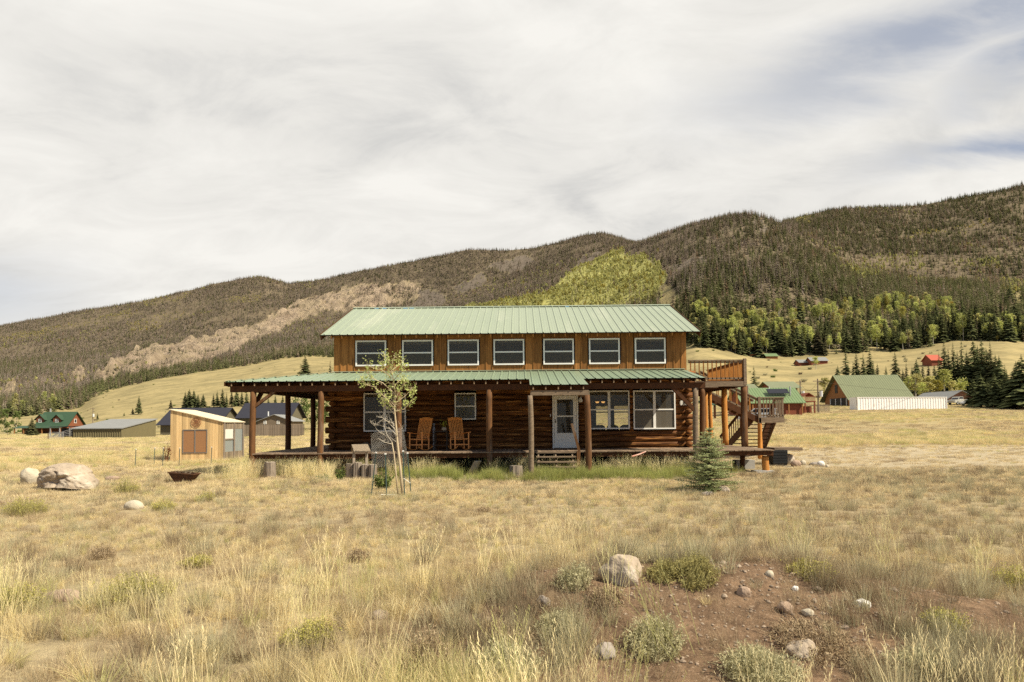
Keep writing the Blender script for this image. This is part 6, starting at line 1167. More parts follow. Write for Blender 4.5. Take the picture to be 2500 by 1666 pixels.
for px, a, b in ((521, 960, 995), (530, 953, 995), (543, 948, 995), (553, 958, 995), (565, 950, 992), (578, 946, 992), (590, 952, 992), (602, 948, 992), (614, 956, 992), (622, 955, 992), (655, 968, 993), (672, 965, 993), (690, 960, 993)): tree_px(random.choice(CON), px, a, b, None, '%s spruce in the row behind the left porch eave' % ORD(), wsc=1.3, group='spruce row behind the left porch eave')
it_[0] = 0
for px, pt, pb, Y in ((2046, 893, 930, 230), (2066, 840, 940, 235), (2084, 882, 940, 228), (2092, 862, 940, 232), (2109, 863, 940, 225), (2125, 853, 940, 230), (2133, 880, 940, 226), (2143, 888, 940, 222), (2164, 894, 940, 228), (2187, 859, 945, 215), (2205, 902, 945, 218), (2214, 885, 950, 215), (2228, 895, 950, 220), (2239, 878, 950, 216), (2254, 886, 950, 212), (2268, 890, 950, 210)):
    tree_px(random.choice(CON), px, pt, pb, Y, '%s dark pointed spruce counted from the left behind the barn roof' % ORD(), wsc=1.05, group='spruces behind the barn')
it_[0] = 0
for px, pt, Y in ((2283, 890, 205), (2295, 862, 210), (2308, 832, 208), (2318, 850, 200), (2330, 838, 205), (2340, 860, 198), (2351, 832, 200), (2363, 858, 195), (2380, 829, 200), (2390, 845, 195), (2400, 830, 192), (2411, 850, 195), (2421, 836, 190), (2433, 866, 188), (2442, 870, 185), (2455, 890, 182)):
    tree_px(random.choice(CON), px, pt, 960, Y, '%s tall spruce counted from the left in the dense stand above the cars' % ORD(), wsc=1.15, group='tall spruce stand at the right')
it_[0] = 0
for px, pt, Y in ((2378, 925, 142), (2397, 914, 138), (2412, 930, 140), (2430, 912, 136), (2446, 925, 138), (2461, 905, 134), (2474, 912, 137), (2484, 884, 132), (2498, 868, 130), (2510, 880, 134)):
    tree_px(CON[random.choice((3, 6, 1))], px, pt, 1003, Y, '%s broad dark spruce counted from the left on the field edge by the cars' % ORD(), wsc=1.45, group='broad spruces on the right field edge')
for px, pt, pb, Y, k, l in ((2015, 925, 975, 190, GLD, 'yellow-green aspen between the pole and the barn'), (2220, 920, 970, 190, ASP, 'green aspen just right of the barn ridge'), (2236, 915, 970, 185, GLD, 'golden topped aspen right of the barn roof'), (2252, 935, 975, 180, ASP, 'pale green aspen low behind the container'), (2268, 921, 975, 182, GLD, 'yellow aspen above the container middle'), (2290, 930, 980, 178, ASP, 'green aspen left of the brown garage'), (2325, 932, 985, 185, GLD, 'small golden aspen above the brown garage'), (2348, 922, 985, 186, ASP, 'green aspen directly behind the brown garage'), (2306, 905, 975, 188, ASP, 'green aspen in front of the tall spruce stand'), (1992, 872, 895, 330, ASP, 'single aspen in front of the grey-roofed cabin')):
    tree_px(random.choice(k), px, pt, pb, Y, l, 'aspen', name='aspen_tree', wsc=1.5)
for px, pt, pb, Y, l in ((735, 958, 1050, 155, 'large leafy green poplar seen between the porch posts'), (785, 962, 1050, 158, 'leafy green poplar beside the log wall corner'), (12, 1000, 1060, 200, 'pale green bushy willow at the far left field edge'), (40, 1006, 1055, 220, 'bushy green tree left of the log cabin'), (765, 985, 1052, 165, 'lower leafy bush between the two poplars')): tree_px(random.choice(POP), px, pt, pb, Y, l, 'leafy tree', name='poplar_tree', wsc=.9)
tree_px(POP[0], 18, 1035, 1068, 160, 'thin bare grey bush at the far left field edge', 'bush', name='bush', wsc=1.3)

# forest: sample points over the slopes
def forest():
    n = 1500000; s = rng.uniform(SG[0] * 1.02, SG[-1] * 1.02, n); Y = np.sqrt(rng.uniform(380 ** 2, 2500 ** 2, n)); X = s * Y; z = zg(X, Y)
    px, py = proj(X, Y, z); yb = np.interp(s, SG, YB); y1 = np.interp(s, SG, Y1 if isinstance(Y1, np.ndarray) else NY[5]); y2 = np.interp(s, SG, NY[7])
    f, rk_, sc_, cl_ = masks(px, py, s, Y); n1 = fbm(X / 90, Y / 90, 4, 50); n2 = fbm(X / 25, Y / 25, 3, 51); edge = (Y - yb) + (n2 - .5) * 30
    ok = (edge > 0) & (Y < y2 * 1.01) & (px > -40) & (px < 2540)
    dens = np.where(Y < 700, 1 / 12.0, np.where(Y < 1200, 1 / 21.0, 1 / 23.0)) * (0.55 + 0.9 * (n1 > .42)); area = (SG[-1] - SG[0]) * 1.02 * (2500 ** 2 - 380 ** 2) / 2 / n
    dens = dens * np.where(rk_ > 0, .04 + .6 * (n2 > .66) + .4 * (px > 850) * (n2 > .45), 1) * np.where(sc_ > 0, .3, 1) * np.where(cl_ > 0, .06, 1)
    ok &= rng.random(n) < dens * area
    # drop what lies hidden behind the front crest
    y1n = NY[5]; y1v = np.interp(s, SG, y1n); hid = (Y > y1v * 1.02) & (py > np.interp(px, C1X, C1Y) + 14) & (px > 1050) & (px < 2150); ok &= ~hid
    return X[ok], Y[ok], z[ok], px[ok], py[ok], s[ok], (Y - yb)[ok]
FX, FY, FZ, FPX, FPY, FS, FD = forest(); print('forest', len(FX))
jx = (fbm(FPX / 12, FPY / 12, 3, 2) - .5) * 40; jy = (fbm(FPX / 12, FPY / 12, 3, 8) - .5) * 22
grove = inpoly(FPX + jx * .6, FPY + jy * .6, GROVE); yel = np.zeros(len(FX), bool); grn = np.zeros(len(FX), bool)
for p in YELL: yel |= inpoly(FPX + jx, FPY + jy, p)
for p in GREENA: grn |= inpoly(FPX + jx, FPY + jy, p)
rr_ = rng.random(len(FX)); n3 = fbm(FX / 160, FY / 160, 4, 70)
isasp = (grove & (rr_ < .93)) | (yel & (rr_ < .55)) | (grn & (rr_ < .42)) | ((FD < 50) & (FPX > 1680) & (rr_ < .22)) | ((n3 > .63) & (rr_ < .08))
deadness = np.clip(1.25 - (FPX / 2500) * .55 + (n3 - .5) * 1.7 - (FD < 120) * .8 - np.where(FPX > 1700, (FPY - 560) / 260.0, (FPY - 800) / 200.0) * .45, 0, 1)
deadness = np.where(FPX > 1950, deadness * .55, deadness)
dead = (~isasp) & (rng.random(len(FX)) < deadness * .82); red = (~isasp) & ~dead & (rng.random(len(FX)) < .05 + .22 * (n3 > .56)) & (FD > 90)
live = ~(isasp | dead | red)
hgt = (rng.normal(10.6, 2.6, len(FX)).clip(4.5, 19)) * np.where(FD < 50, 1.15, 1) * np.where(FY > 700, .80, 1.0) * np.where(FPX < 1200, .9, 1)
LANDM = [(260, 'left of the olive shed'), (420, 'above the wooden shed'), (600, 'above the left porch corner'), (760, 'above the left porch roof'), (1000, 'by the roof left end'), (1680, 'by the roof right end'), (1715, 'above the balcony left half'), (1750, 'above the balcony middle'), (1790, 'above the balcony right half'), (1830, 'above the balcony corner'), (1865, 'above the tiny orange cabin'), (1905, 'above the green-roofed cabin'), (1945, 'above the solar panel'), (1980, 'above the low grey-roofed cabin'), (2025, 'above the longer grey-roofed cabin'), (2070, 'above the barn left gable'), (2115, 'above the barn ridge left part'), (2155, 'above the barn ridge middle'), (2200, 'above the barn ridge right end'), (2240, 'above the barn right eave'), (2275, 'left of the red-roofed barn'), (2310, 'above the red-roofed barn'), (2345, 'above the brown garage'), (2385, 'above the tan pickup'), (2425, 'above the silver sedan'), (2465, 'near the right picture edge'), (2600, 'at the right picture edge')]
# the nearest trees are individual things
def individuals(mask, kinds, nmax, name, cat, labels, group, wr=(.95, 1.35), hs=1.0):
    idx = np.where(mask & (FPX > -10) & (FPX < 2510))[0]; hide = ((FPX[idx] > 870) & (FPX[idx] < 1640) & (FPY[idx] > 757)); idx = idx[~hide]; idx = idx[np.argsort(FY[idx] / hgt[idx])][:nmax]
    lbs = []
    for i in idx:
        lm = LANDM[int(np.searchsorted([p_[0] for p_ in LANDM], FPX[i]))][1]; rw = 'front-row' if FD[i] < 14 else 'second-row' if FD[i] < 32 else 'third-row' if FD[i] < 60 else 'upslope'; hq = 'short' if hgt[i] < 10.5 else 'medium' if hgt[i] < 13.5 else 'tall'
        side = 0 if FPX[i] < 1200 else 1 if FD[i] < 45 else 2; gr = group[side]; lb = '%s %s %s %s' % (hq, rw, labels, lm)
        lbs.append([lb, gr, i])
    from collections import defaultdict
    dd = defaultdict(list)
    for q in lbs: dd[q[0]].append(q)
    for k_, v_ in dd.items():
        v_.sort(key=lambda q: FPX[q[2]])
        for j, q in enumerate(v_):
            if len(v_) > 1: q[0] = '%s %s' % (ORDN[j] if j < 16 else 'rightmost', k_)
    for lb, gr, i in lbs: add_tree(name, random.choice(kinds), FX[i], FY[i], FZ[i] - .3, hgt[i] * hs, random.uniform(*wr), lb, cat, gr)
    m = mask.copy(); m[idx] = False; return m
live2 = individuals(live, CON, 250, 'spruce_tree', 'spruce', 'forest-edge spruce', ['spruces on the left forest edge', 'spruces on the right forest edge', 'spruces inside the right wood'])
asp2 = individuals(isasp & ~grove, ASP + ASP + GLD, 290, 'aspen_tree', 'aspen', 'yellow-green forest-edge aspen', ['aspens on the left slope', 'aspens on the right forest edge', 'aspens inside the right wood'], (.75, 1.1), .88)
def protos(kind, n, m, sparse, w0, whorls=9, nb=7):
    res = []
    for k in range(n):
        v, f_, c = conifer_arrays(1.0, w0 * (.85 + .12 * (k % 4)), whorls + k % 3, nb, sparse, .3, 200 + k + ord(kind) % 7, .06, jag=.35); n0 = len(v); v = np.vstack([v, [(-.012, 0, 0), (.012, 0, 0), (0, .012, 0), (0, 0, .95)]]); f_ = np.vstack([f_, [(n0, n0 + 1, n0 + 3), (n0 + 1, n0 + 2, n0 + 3), (n0 + 2, n0, n0 + 3)]]); c = np.append(c, [.2] * 4)
        res.append(npmesh('kind', v, f_, m, v=c, link=False))
    return res
def sc_forest(name, mask, pr_, label, m0, hs=1.0, wr=(.9, 1.35), tilt=.02):
    i = np.where(mask)[0]; h_ = hgt[i] * hs; w_ = h_ * rng.uniform(*wr, len(i)); scatter(name, pr_, np.stack([FX[i], FY[i], FZ[i] - .3], 1), np.stack([w_, w_, h_], 1), rng.integers(0, len(pr_), len(i)), label, m0, tilt)
print(live2.sum(), dead.sum(), red.sum(), asp2.sum(), grove.sum())
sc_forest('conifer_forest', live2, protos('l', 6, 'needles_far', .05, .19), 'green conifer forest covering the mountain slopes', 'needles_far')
sc_forest('dead_forest', dead, protos('d', 6, 'dead_needles', .30, .14, 10, 7), 'grey-brown dead conifer forest high on the mountain slopes', 'dead_needles')
sc_forest('rust_forest', red, protos('r', 4, 'red_needles', .15, .16), 'rust-brown dying conifers scattered in the mountain forest', 'red_needles')
def asp_proto(n, m):
    res = []
    for k in range(n):
        r = random.Random(300 + k); u = MB()
        for _ in range(70):
            t = r.random(); rad = .19 * (1 - abs(t - .4)) * r.uniform(.2, 1); a = r.uniform(0, 6.28); p_ = Vector((math.cos(a) * rad, math.sin(a) * rad, .36 + .64 * t)); q = Matrix.Rotation(r.uniform(0, 6.28), 3, Vector((r.uniform(-1, 1), r.uniform(-1, 1), r.uniform(-1, 1) + .01)).normalized()); s_ = r.uniform(.04, .09); u.add([p_ + q @ Vector((-s_, 0, 0)), p_ + q @ Vector((0, -s_, 0)), p_ + q @ Vector((s_, 0, 0)), p_ + q @ Vector((0, s_, 0))], [(0, 1, 2, 3)], r.random())
        u.tube([(0, 0, 0), (0, 0, .9)], [.014, .004], 3, .9); o = u.build('kind', m); COL.objects.unlink(o); o.data.materials.append(MATS['aspen_bark'])
        nf = len(o.data.polygons)
        for pi in range(70, nf): o.data.polygons[pi].material_index = 1
        res.append(o)
    return res
g2 = grove & (FPY < 660 + (FPX - 1400) * .1); 
sc_forest('aspen_grove', asp2 & (grove | yel) & (rng.random(len(FX)) < (.55 + .3 * (FPY < 680))), asp_proto(4, 'aspen_gold'), 'yellow turning aspen stands on the slopes', 'aspen_gold', .45, (1.4, 2.0))
rest = asp2 & ~(grove | yel); rest2 = (asp2 | (isasp & grove)) & grove & (rng.random(len(FX)) < .65)
sc_forest('aspen_wood', rest | rest2, asp_proto(4, 'aspen_green'), 'yellow-green aspen woods on the slopes', 'aspen_green', .62, (1.1, 1.6))

# ---------------- shrubs and plants near the house ----------------
def spruce_sapling(px, pb, pt, Y=None):
    g = G(px, pb); h = PZ(px, pt, g.y) - g.z; t = thing('young_spruce', g, 'young blue-green spruce sapling growing in front of the right porch end', 'spruce'); u = MB(); br = MB(); r = random.Random(5)
    br.tube([g, g + Vector((0, 0, h * .5)), g + Vector((0, 0, h * .96))], [.045, .03, .008], 7)
    W_ = 80 / (F / g.y)
    for i in range(34):
        tt = .03 + .94 * (i / 33) ** .95; z = g.z + h * tt + r.uniform(-.03, .03); rad = W_ * ((1 - tt) ** .75) * (1.0 if tt > .12 else .85) + .04
        nb = 9 if tt < .85 else 6
        for k in range(nb):
            a = r.uniform(0, 6.28); L_ = rad * r.uniform(.55, 1.12) * (1.25 if r.random() < .08 else 1); up = .15 + .5 * tt; d_ = Vector((math.cos(a), math.sin(a), up * .6)); p0 = Vector((g.x, g.y, z + r.uniform(-.05, .05))); p1 = p0 + Vector((math.cos(a) * L_, math.sin(a) * L_, L_ * (up * .5 - .12 + r.uniform(-.12, .16)))); p2 = p1 + Vector((0, 0, L_ * .10))
            br.tube([p0, p0.lerp(p1, .6) + Vector((0, 0, -L_ * .05)), p1], [.008, .005, .003], 3, cap=False)
            tw = [(p0, p1)]; ns = max(2, int(L_ / .075)); 
            for j in range(1, ns + 1):
                b0 = p0.lerp(p1, (j + .3) / (ns + 1)); sd_ = Vector((-d_.y, d_.x, 0)).normalized()
                for sg in (-1, 1): tw.append((b0, b0 + (d_ * .7 + sd_ * sg * .85).normalized() * (.04 + .12 * L_ * (1.2 - j / (ns + 1))) + Vector((0, 0, .015))))
            for a0, a1 in tw:
                ll = (a1 - a0).length; dd = (a1 - a0).normalized(); m_ = max(3, int(ll / .018)); v0 = r.uniform(0, .5) + .45 * tt
                for j in range(m_):
                    c = a0.lerp(a1, (j + r.random()) / m_); 
                    for _ in range(2):
                        n_ = Vector((r.gauss(0, 1), r.gauss(0, 1), r.gauss(0, 1) + .3)); n_ = (n_ - dd * n_.dot(dd)).normalized(); tip = c + (n_ * .75 + dd * .6) * r.uniform(.018, .034); sdv = n_.cross(dd) * .008; u.add([c - sdv, c + sdv, tip], [(0, 1, 2)], min(1, max(0, v0 + r.uniform(-.25, .35))))
    u.build('needles', 'spruce_blue', t); br.build('branches', 'bark', t)
spruce_sapling(1733, 1203, 1047)
def aspen_sapling():
    Y = 16.7; base = P(983, 1212, Y); base.z = gz(base.x, Y); r = random.Random(8); t = thing('aspen_sapling', base, 'thin young aspen with sparse pale green leaves and bare lower twigs', 'aspen'); tr = MB(); lf = MB()
    def pp(px, py, dy=0): q = P(px, py, Y); q.y += dy; return q
    tr.tube([base, pp(977, 1140), pp(971, 1090), pp(966, 1040, .05), pp(963, 1000), pp(965, 960), pp(960, 920, -.05), pp(953, 890), pp(947, 868)], [.036, .031, .027, .023, .019, .015, .011, .007, .004], 8); main = tr.build('trunk', 'sapling_bark', t, True)
    u = MB(); b2 = pp(972, 1195); b2.z = gz(b2.x, b2.y); u.tube([b2, pp(966, 1150), pp(962, 1110), pp(957, 1080)], [.022, .02, .017, .012], 6); u.build('stem', 'sapling_bark', t, True)
    limbs = [((963, 990), [(935, 965), (915, 945), (893, 940), (888, 920)]), ((962, 960), [(935, 935), (910, 925), (895, 905)]), ((958, 925), [(935, 905), (915, 900), (900, 895)]), ((965, 985), [(985, 970), (1000, 955), (1003, 945)]), ((964, 1005), [(985, 1000), (1000, 985), (1008, 975)]), ((956, 905), [(975, 890), (983, 880)]), ((950, 885), [(940, 875), (935, 862)]), ((962, 1010), [(945, 995), (930, 985), (925, 975)]), ((960, 930), [(975, 915), (990, 905), (985, 895)]), ((965, 975), [(975, 955), (990, 935), (1000, 930)]), ((955, 895), [(960, 880), (965, 868)]), ((963, 1000), [(950, 980), (938, 965)]), ((958, 915), [(945, 900), (930, 885)]), ((961, 945), [(972, 930), (980, 925)])]
    u = MB()
    for b, pts in limbs:
        dy = r.uniform(-.45, .45); chain = [pp(*b)] + [pp(*p_, dy * (i + 1) / len(pts)) for i, p_ in enumerate(pts)]; u.tube(chain, [.012 - .010 * i / len(chain) for i in range(len(chain))], 4)
        for i in range(1, len(chain)):
            for _ in range(3 + i):
                a = chain[i - 1].lerp(chain[i], r.random()); q = a + Vector((r.uniform(-.13, .13), r.uniform(-.13, .13), r.uniform(-.04, .15))); u.tube([a, q], [.004, .002], 3, cap=False); leafball(lf, q, .085, int(7 * (1.0 if i > 1 else .3)), .026)
    for k in range(46):
        tt = r.random(); a = pp(964, 1000).lerp(pp(948, 872), tt); q = a + Vector((r.uniform(-.28, .28) * (1.1 - tt), r.uniform(-.28, .28) * (1.1 - tt), r.uniform(.0, .15))); u.tube([a, q], [.005, .002], 3, cap=False); leafball(lf, q, .08, 6, .026)
    u.build('limbs', 'sapling_bark', t); lf.build('leaves', 'sapling_leaves', t)
    u = MB()
    dead = [((969, 1080), [(950, 1068), (930, 1060), (915, 1048), (905, 1030)]), ((966, 1060), [(950, 1045), (930, 1040), (912, 1035), (903, 1028)]), ((965, 1050), [(948, 1030), (935, 1020), (922, 1018)]), ((957, 1080), [(945, 1062), (938, 1040), (942, 1020)]), ((963, 1040), [(950, 1020), (945, 1000)]), ((958, 1085), [(940, 1080), (925, 1070)]), ((966, 1070), [(980, 1055), (985, 1040)]), ((965, 1055), [(958, 1035), (948, 1028), (940, 1018)]), ((962, 1035), [(935, 1025), (915, 1040), (905, 1030)])]
    for b, pts in dead:
        dy = r.uniform(-.3, .3); chain = [pp(*b)] + [pp(*p_, dy * (i + 1) / len(pts)) for i, p_ in enumerate(pts)]; u.tube(chain, [.010 - .008 * i / len(chain) for i in range(len(chain))], 4)
        for i in range(1, len(chain)):
            for _ in range(4): a = chain[i - 1].lerp(chain[i], r.random()); u.tube([a, a + Vector((r.uniform(-.15, .12), r.uniform(-.1, .1), r.uniform(-.02, .17)))], [.004, .0015], 3, cap=False)
    u.build('dead_twigs', 'aspen_bark', t)
aspen_sapling()
def bush(px, pb, wpx, hpx, label, m='shrub_green', n=700, leaf=.03, name='shrub', Y=None, cat='shrub'):
    g = G(px, pb) if Y is None else Vector((PX(px, Y, pb), Y, gz(PX(px, Y, pb), Y))); s = F / g.y; w_ = wpx / s / 2; h = hpx / s; t = thing(name, g, label, cat); u = MB(); st = MB(); r = random.Random(int(px))
    for k in range(int(14 + n / 60)):
        a = r.uniform(0, 6.28); rr = w_ * math.sqrt(r.random()); tip = g + Vector((math.cos(a) * rr, math.sin(a) * rr, h * r.uniform(.55, 1.0) * (1.1 - .45 * rr / w_))); st.tube([g + Vector((math.cos(a) * rr * .3, math.sin(a) * rr * .3, 0)), g.lerp(tip, .5) + Vector((0, 0, .02)), tip], [.007, .005, .002], 3, cap=False)
        m_ = int(n / (14 + n / 60))
        for _ in range(m_):
            tt = r.uniform(.3, 1.05); c = g.lerp(tip, tt) + Vector((r.gauss(0, .05), r.gauss(0, .05), r.gauss(0, .04))) * (w_ * 1.6 + .2); leafball(u, c, .02, 1, leaf)
    u.build('foliage', m, t); st.build('stems', 'bark_grey', t)
leafmat('rabbit_leaf', (0.29, 0.26, 0.11), (0.48, 0.42, 0.17), 0.0, .3); leafmat('sage_leaf', (0.36, 0.33, 0.18), (0.60, 0.55, 0.34), 0.0, .25); leafmat('brown_twig', (0.29, 0.21, 0.12), (0.50, 0.39, 0.25), 0.0, .2); leafmat('yellow_flower', (0.42, 0.40, 0.10), (0.62, 0.55, 0.16), 0, .3)
bush(937, 1172, 54, 60, 'leafy light green shrub inside the wire cage', 'shrub_green', 900, .028, Y=18.5); bush(832, 1155, 26, 40, 'slim upright green shrub left of the bird feeder', 'shrub_green', 420, .028, Y=21.5); bush(1668, 1150, 62, 52, 'tangled olive shrub at the right porch corner', 'rabbit_leaf', 900, .018, Y=22.9)
bush(790, 1175, 30, 18, 'low dark green weed clump before the feeder', 'shrub_green', 250, .022); bush(1755, 1125, 40, 26, 'grey-brown weeds under the right deck', 'brown_twig', 420, .018, Y=23.6)
# bladed shrubs in the foreground: sage and rabbitbrush
def blade_shrub(px, pb, wpx, hpx, label, m, n=420, name='sagebrush', cat='shrub', flowers=0.0):
    g = G(px, pb); s = F / g.y; w_ = wpx / s / 2; h = hpx / s; t = thing(name, g, label, cat); u = MB(); fl = MB(); r = random.Random(int(px * 3 + pb))
    for k in range(n):
        a = r.uniform(0, 6.28); q = math.sqrt(r.random()); b = g + Vector((math.cos(a) * q * w_ * .75, math.sin(a) * q * w_ * .75, 0)); b.z = gz(b.x, b.y) - .01; lump = .55 + .65 * float(fbm(b.x * 5, b.y * 5, 2, 7)[()]); tip = b + Vector((math.cos(a) * w_ * q * r.uniform(.0, .4) + r.gauss(0, .03), math.sin(a) * w_ * q * r.uniform(.0, .4) + r.gauss(0, .03), h * r.uniform(.35, 1.1) * lump * (1.05 - .5 * q * q))); mid = b.lerp(tip, .55) + Vector((r.gauss(0, .02), r.gauss(0, .02), h * .08)); sd_ = Vector((-math.sin(a), math.cos(a), 0)) * .0035; v = r.random()
        u.add([b - sd_, b + sd_, mid + sd_, mid - sd_, tip], [(0, 1, 2, 3), (3, 2, 4)], v * .7)
        for _ in range(5):
            c = b.lerp(tip, r.uniform(.35, 1.0)) + Vector((r.gauss(0, .006),) * 3); d_ = Vector((r.gauss(0, 1), r.gauss(0, 1), r.gauss(.6, .8))).normalized() * r.uniform(.015, .032); s2 = d_.cross(Vector((r.gauss(0, 1), r.gauss(0, 1), .2))).normalized() * .0045; u.add([c - s2, c + s2, c + d_], [(0, 1, 2)], min(1, v * .6 + r.random() * .5))
        if r.random() < flowers: leafball(fl, tip, .022, 7, .007)
    u.build('foliage', m, t)
    if flowers: fl.build('flowers', 'yellow_flower', t)
bl = [(1400, 1430, 100, 96, 'grey-green sage bush against the left side of the mound rock', 'sage_leaf', 520, 0), (1365, 1545, 120, 100, 'grey sage bush below the dark jagged rock', 'sage_leaf', 520, 0), (1600, 1590, 150, 150, 'feathery sage bush on the front of the mound', 'sage_leaf', 720, 0), (1860, 1655, 210, 130, 'large silvery sage bush at the bottom edge right of centre', 'sage_leaf', 900, 0), (1240, 1655, 190, 150, 'wide pale sage bush at the bottom edge near centre', 'sage_leaf', 900, 0), (2260, 1650, 200, 110, 'low silvery sage bush in the bottom right corner', 'sage_leaf', 700, 0),
 (1700, 1415, 120, 90, 'loose green weed bush right of the mound rock', 'rabbit_leaf', 520, 0), (1620, 1405, 90, 60, 'small olive weed between the mound rock and the loose bush', 'rabbit_leaf', 340, 0), (1985, 1405, 110, 60, 'olive yellow-tipped bush above the dirt patch', 'rabbit_leaf', 420, .35), (2310, 1535, 90, 70, 'rabbitbrush with bright yellow flowers right of the dirt patch', 'rabbit_leaf', 420, .8), (2470, 1440, 100, 110, 'yellow flowered rabbitbrush at the right picture edge', 'rabbit_leaf', 420, .5), (60, 1260, 110, 52, 'orange-tinged rabbitbrush at the left edge below the boulder', 'rabbit_leaf', 500, .7), (40, 1490, 110, 75, 'dark olive rabbitbrush at the left picture edge', 'rabbit_leaf', 520, .35), (335, 1465, 190, 70, 'wide green rabbitbrush with scattered yellow flowers at left', 'rabbit_leaf', 620, .35),
 (400, 1248, 60, 32, 'small golden rabbitbrush beside the left red soil patch', 'rabbit_leaf', 300, .8), (500, 1225, 50, 26, 'small golden rabbitbrush right of the rusty tub', 'rabbit_leaf', 260, .8), (310, 1205, 70, 40, 'dull orange shrub between the flat rocks at left', 'rabbit_leaf', 320, .6), (480, 1385, 70, 36, 'yellow-topped rabbitbrush in the middle of the left grass', 'rabbit_leaf', 320, .8), (750, 1580, 130, 70, 'bright green rabbitbrush with yellow tips near bottom centre', 'rabbit_leaf', 520, .6), (250, 1365, 60, 40, 'red-brown seeded weed standing in the left grass', 'brown_twig', 300, 0), (1250, 1560, 130, 80, 'brown dry twiggy bush left of the bare dirt', 'brown_twig', 560, 0), (1990, 1570, 220, 70, 'low brown dry brush along the lower dirt slope', 'brown_twig', 620, 0), (1480, 1470, 90, 60, 'brown twiggy bush under the mound rock', 'brown_twig', 380, 0), (1050, 1655, 120, 120, 'dry brown and straw bush at the bottom edge left of centre', 'brown_twig', 500, 0), (2140, 1640, 170, 70, 'dry brown brush near the bottom right', 'brown_twig', 480, 0), (1180, 1250, 40, 20, 'small dark shrub on the grass below the entry steps', 'brown_twig', 200, 0), (875, 1370, 60, 34, 'dark dry bush in the centre grass', 'brown_twig', 300, 0), (1040, 1372, 60, 32, 'second dark dry bush in the centre grass', 'brown_twig', 300, 0), (1610, 1200, 34, 20, 'little grey bush left of the young spruce', 'sage_leaf', 200, 0)]
for px, pb, w_, h_, l, m, n, fl in bl:
    if pb > 1380 and px > 1150: h_ *= .62; n = int(n * .75)
    blade_shrub(px, min(pb, 1656), w_, h_, l, m, n, 'rabbitbrush' if m == 'rabbit_leaf' else 'sagebrush' if m == 'sage_leaf' else 'dry_bush', flowers=fl)

# ---------------- grass ----------------
leafmat('straw', (0.60, 0.48, 0.24), (0.93, 0.79, 0.46), 0.2, .4, third=((0.52, 0.50, 0.21), 0.64)); leafmat('straw_dull', (0.54, 0.43, 0.25), (0.90, 0.75, 0.46), 0.18, .3, third=((0.30, 0.22, 0.14), 0.65)); leafmat('green_grass', (0.27, 0.30, 0.085), (0.50, 0.50, 0.18), 0.18, .4, third=((0.40, 0.37, 0.13), 0.72)); leafmat('sage_small', (0.38, 0.34, 0.20), (0.58, 0.53, 0.34), 0.2, .25, third=((0.25, 0.19, 0.12), 0.55))
def tuft(seed, n, h, spread, w_, m, curve=.5, seg=3, rad=.06):
    r = np.random.default_rng(seed); vs = []; fs = []; cs = []
    for k in range(n):
        a = r.uniform(0, 6.283); b = np.array([math.cos(a), math.sin(a)]) * rad * math.sqrt(r.random()); az_ = a + r.normal(0, .6); lean = spread * r.uniform(.15, 1.1); hh = h * r.uniform(.45, 1.1); d_ = np.array([math.cos(az_), math.sin(az_)]); sd_ = np.array([-d_[1], d_[0]]) * w_ / 2; n0 = len(vs); v = r.random()
        tw = r.uniform(0, 3.14); sd3 = np.array([sd_[0] * math.cos(tw) + d_[0] * w_ / 2 * math.sin(tw), sd_[1] * math.cos(tw) + d_[1] * w_ / 2 * math.sin(tw)])
        for j in range(seg):
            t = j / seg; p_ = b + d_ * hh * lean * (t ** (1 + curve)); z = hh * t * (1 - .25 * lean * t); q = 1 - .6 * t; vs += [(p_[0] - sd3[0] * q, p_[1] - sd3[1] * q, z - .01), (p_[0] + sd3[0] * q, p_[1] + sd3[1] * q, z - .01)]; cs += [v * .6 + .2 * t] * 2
        p_ = b + d_ * hh * lean; vs.append((p_[0], p_[1], hh * (1 - .25 * lean))); cs.append(min(1, v * .6 + .4))
        for j in range(seg - 1): fs += [(n0 + 2 * j, n0 + 2 * j + 1, n0 + 2 * j + 3), (n0 + 2 * j, n0 + 2 * j + 3, n0 + 2 * j + 2)]
        fs.append((n0 + 2 * seg - 2, n0 + 2 * seg - 1, n0 + 2 * seg))
    return npmesh('kind', np.array(vs), np.array(fs), m, v=np.array(cs), link=False)
def stalks(seed, n, h, m):
    r = random.Random(seed); u = MB()
    for k in range(n):
        a = Vector((r.gauss(0, .07), r.gauss(0, .07), 0)); b = a + Vector((r.gauss(0, .12) * h * 2, r.gauss(0, .12) * h * 2, h * r.uniform(.7, 1.1))); m_ = a.lerp(b, .5) + Vector((0, 0, .03)); w_ = .0016; u.add([a + Vector((-w_, 0, 0)), a + Vector((w_, 0, 0)), m_ + Vector((w_, 0, 0)), m_ - Vector((w_, 0, 0)), b], [(0, 1, 2, 3), (3, 2, 4)], .8)
        for j in range(7): c = m_.lerp(b, .5 + j / 12); d_ = Vector((r.gauss(0, .006), r.gauss(0, .006), .02)); u.add([c, c + d_ + Vector((.004, 0, 0)), c + d_ * 1.6], [(0, 1, 2)], 1.0)
    o = u.build('kind', m); COL.objects.unlink(o); return o
def field(n, y0, y1, dens_fn, s0=-.84, s1=.86, power=1.0):
    s = rng.uniform(s0, s1, n)
    if power == 1: Y = np.sqrt(rng.uniform(y0 ** 2, y1 ** 2, n))
    else: Y = y0 * (y1 / y0) ** rng.random(n)
    X = s * Y + rng.normal(0, .3, n); k = rng.random(n) < dens_fn(X, Y); X, Y = X[k], Y[k]
    return X, Y, zg(X, Y)
def clear_house(X, Y):
    a = (X > XPL - .1) & (X < 8.9) & (Y > YD - .2) & (Y < 38); b = (X > sx0 - .1) & (X < sx1 + .1) & (Y > SY - .02) & (Y < SD + .05); return (~(a | b)).astype(float)
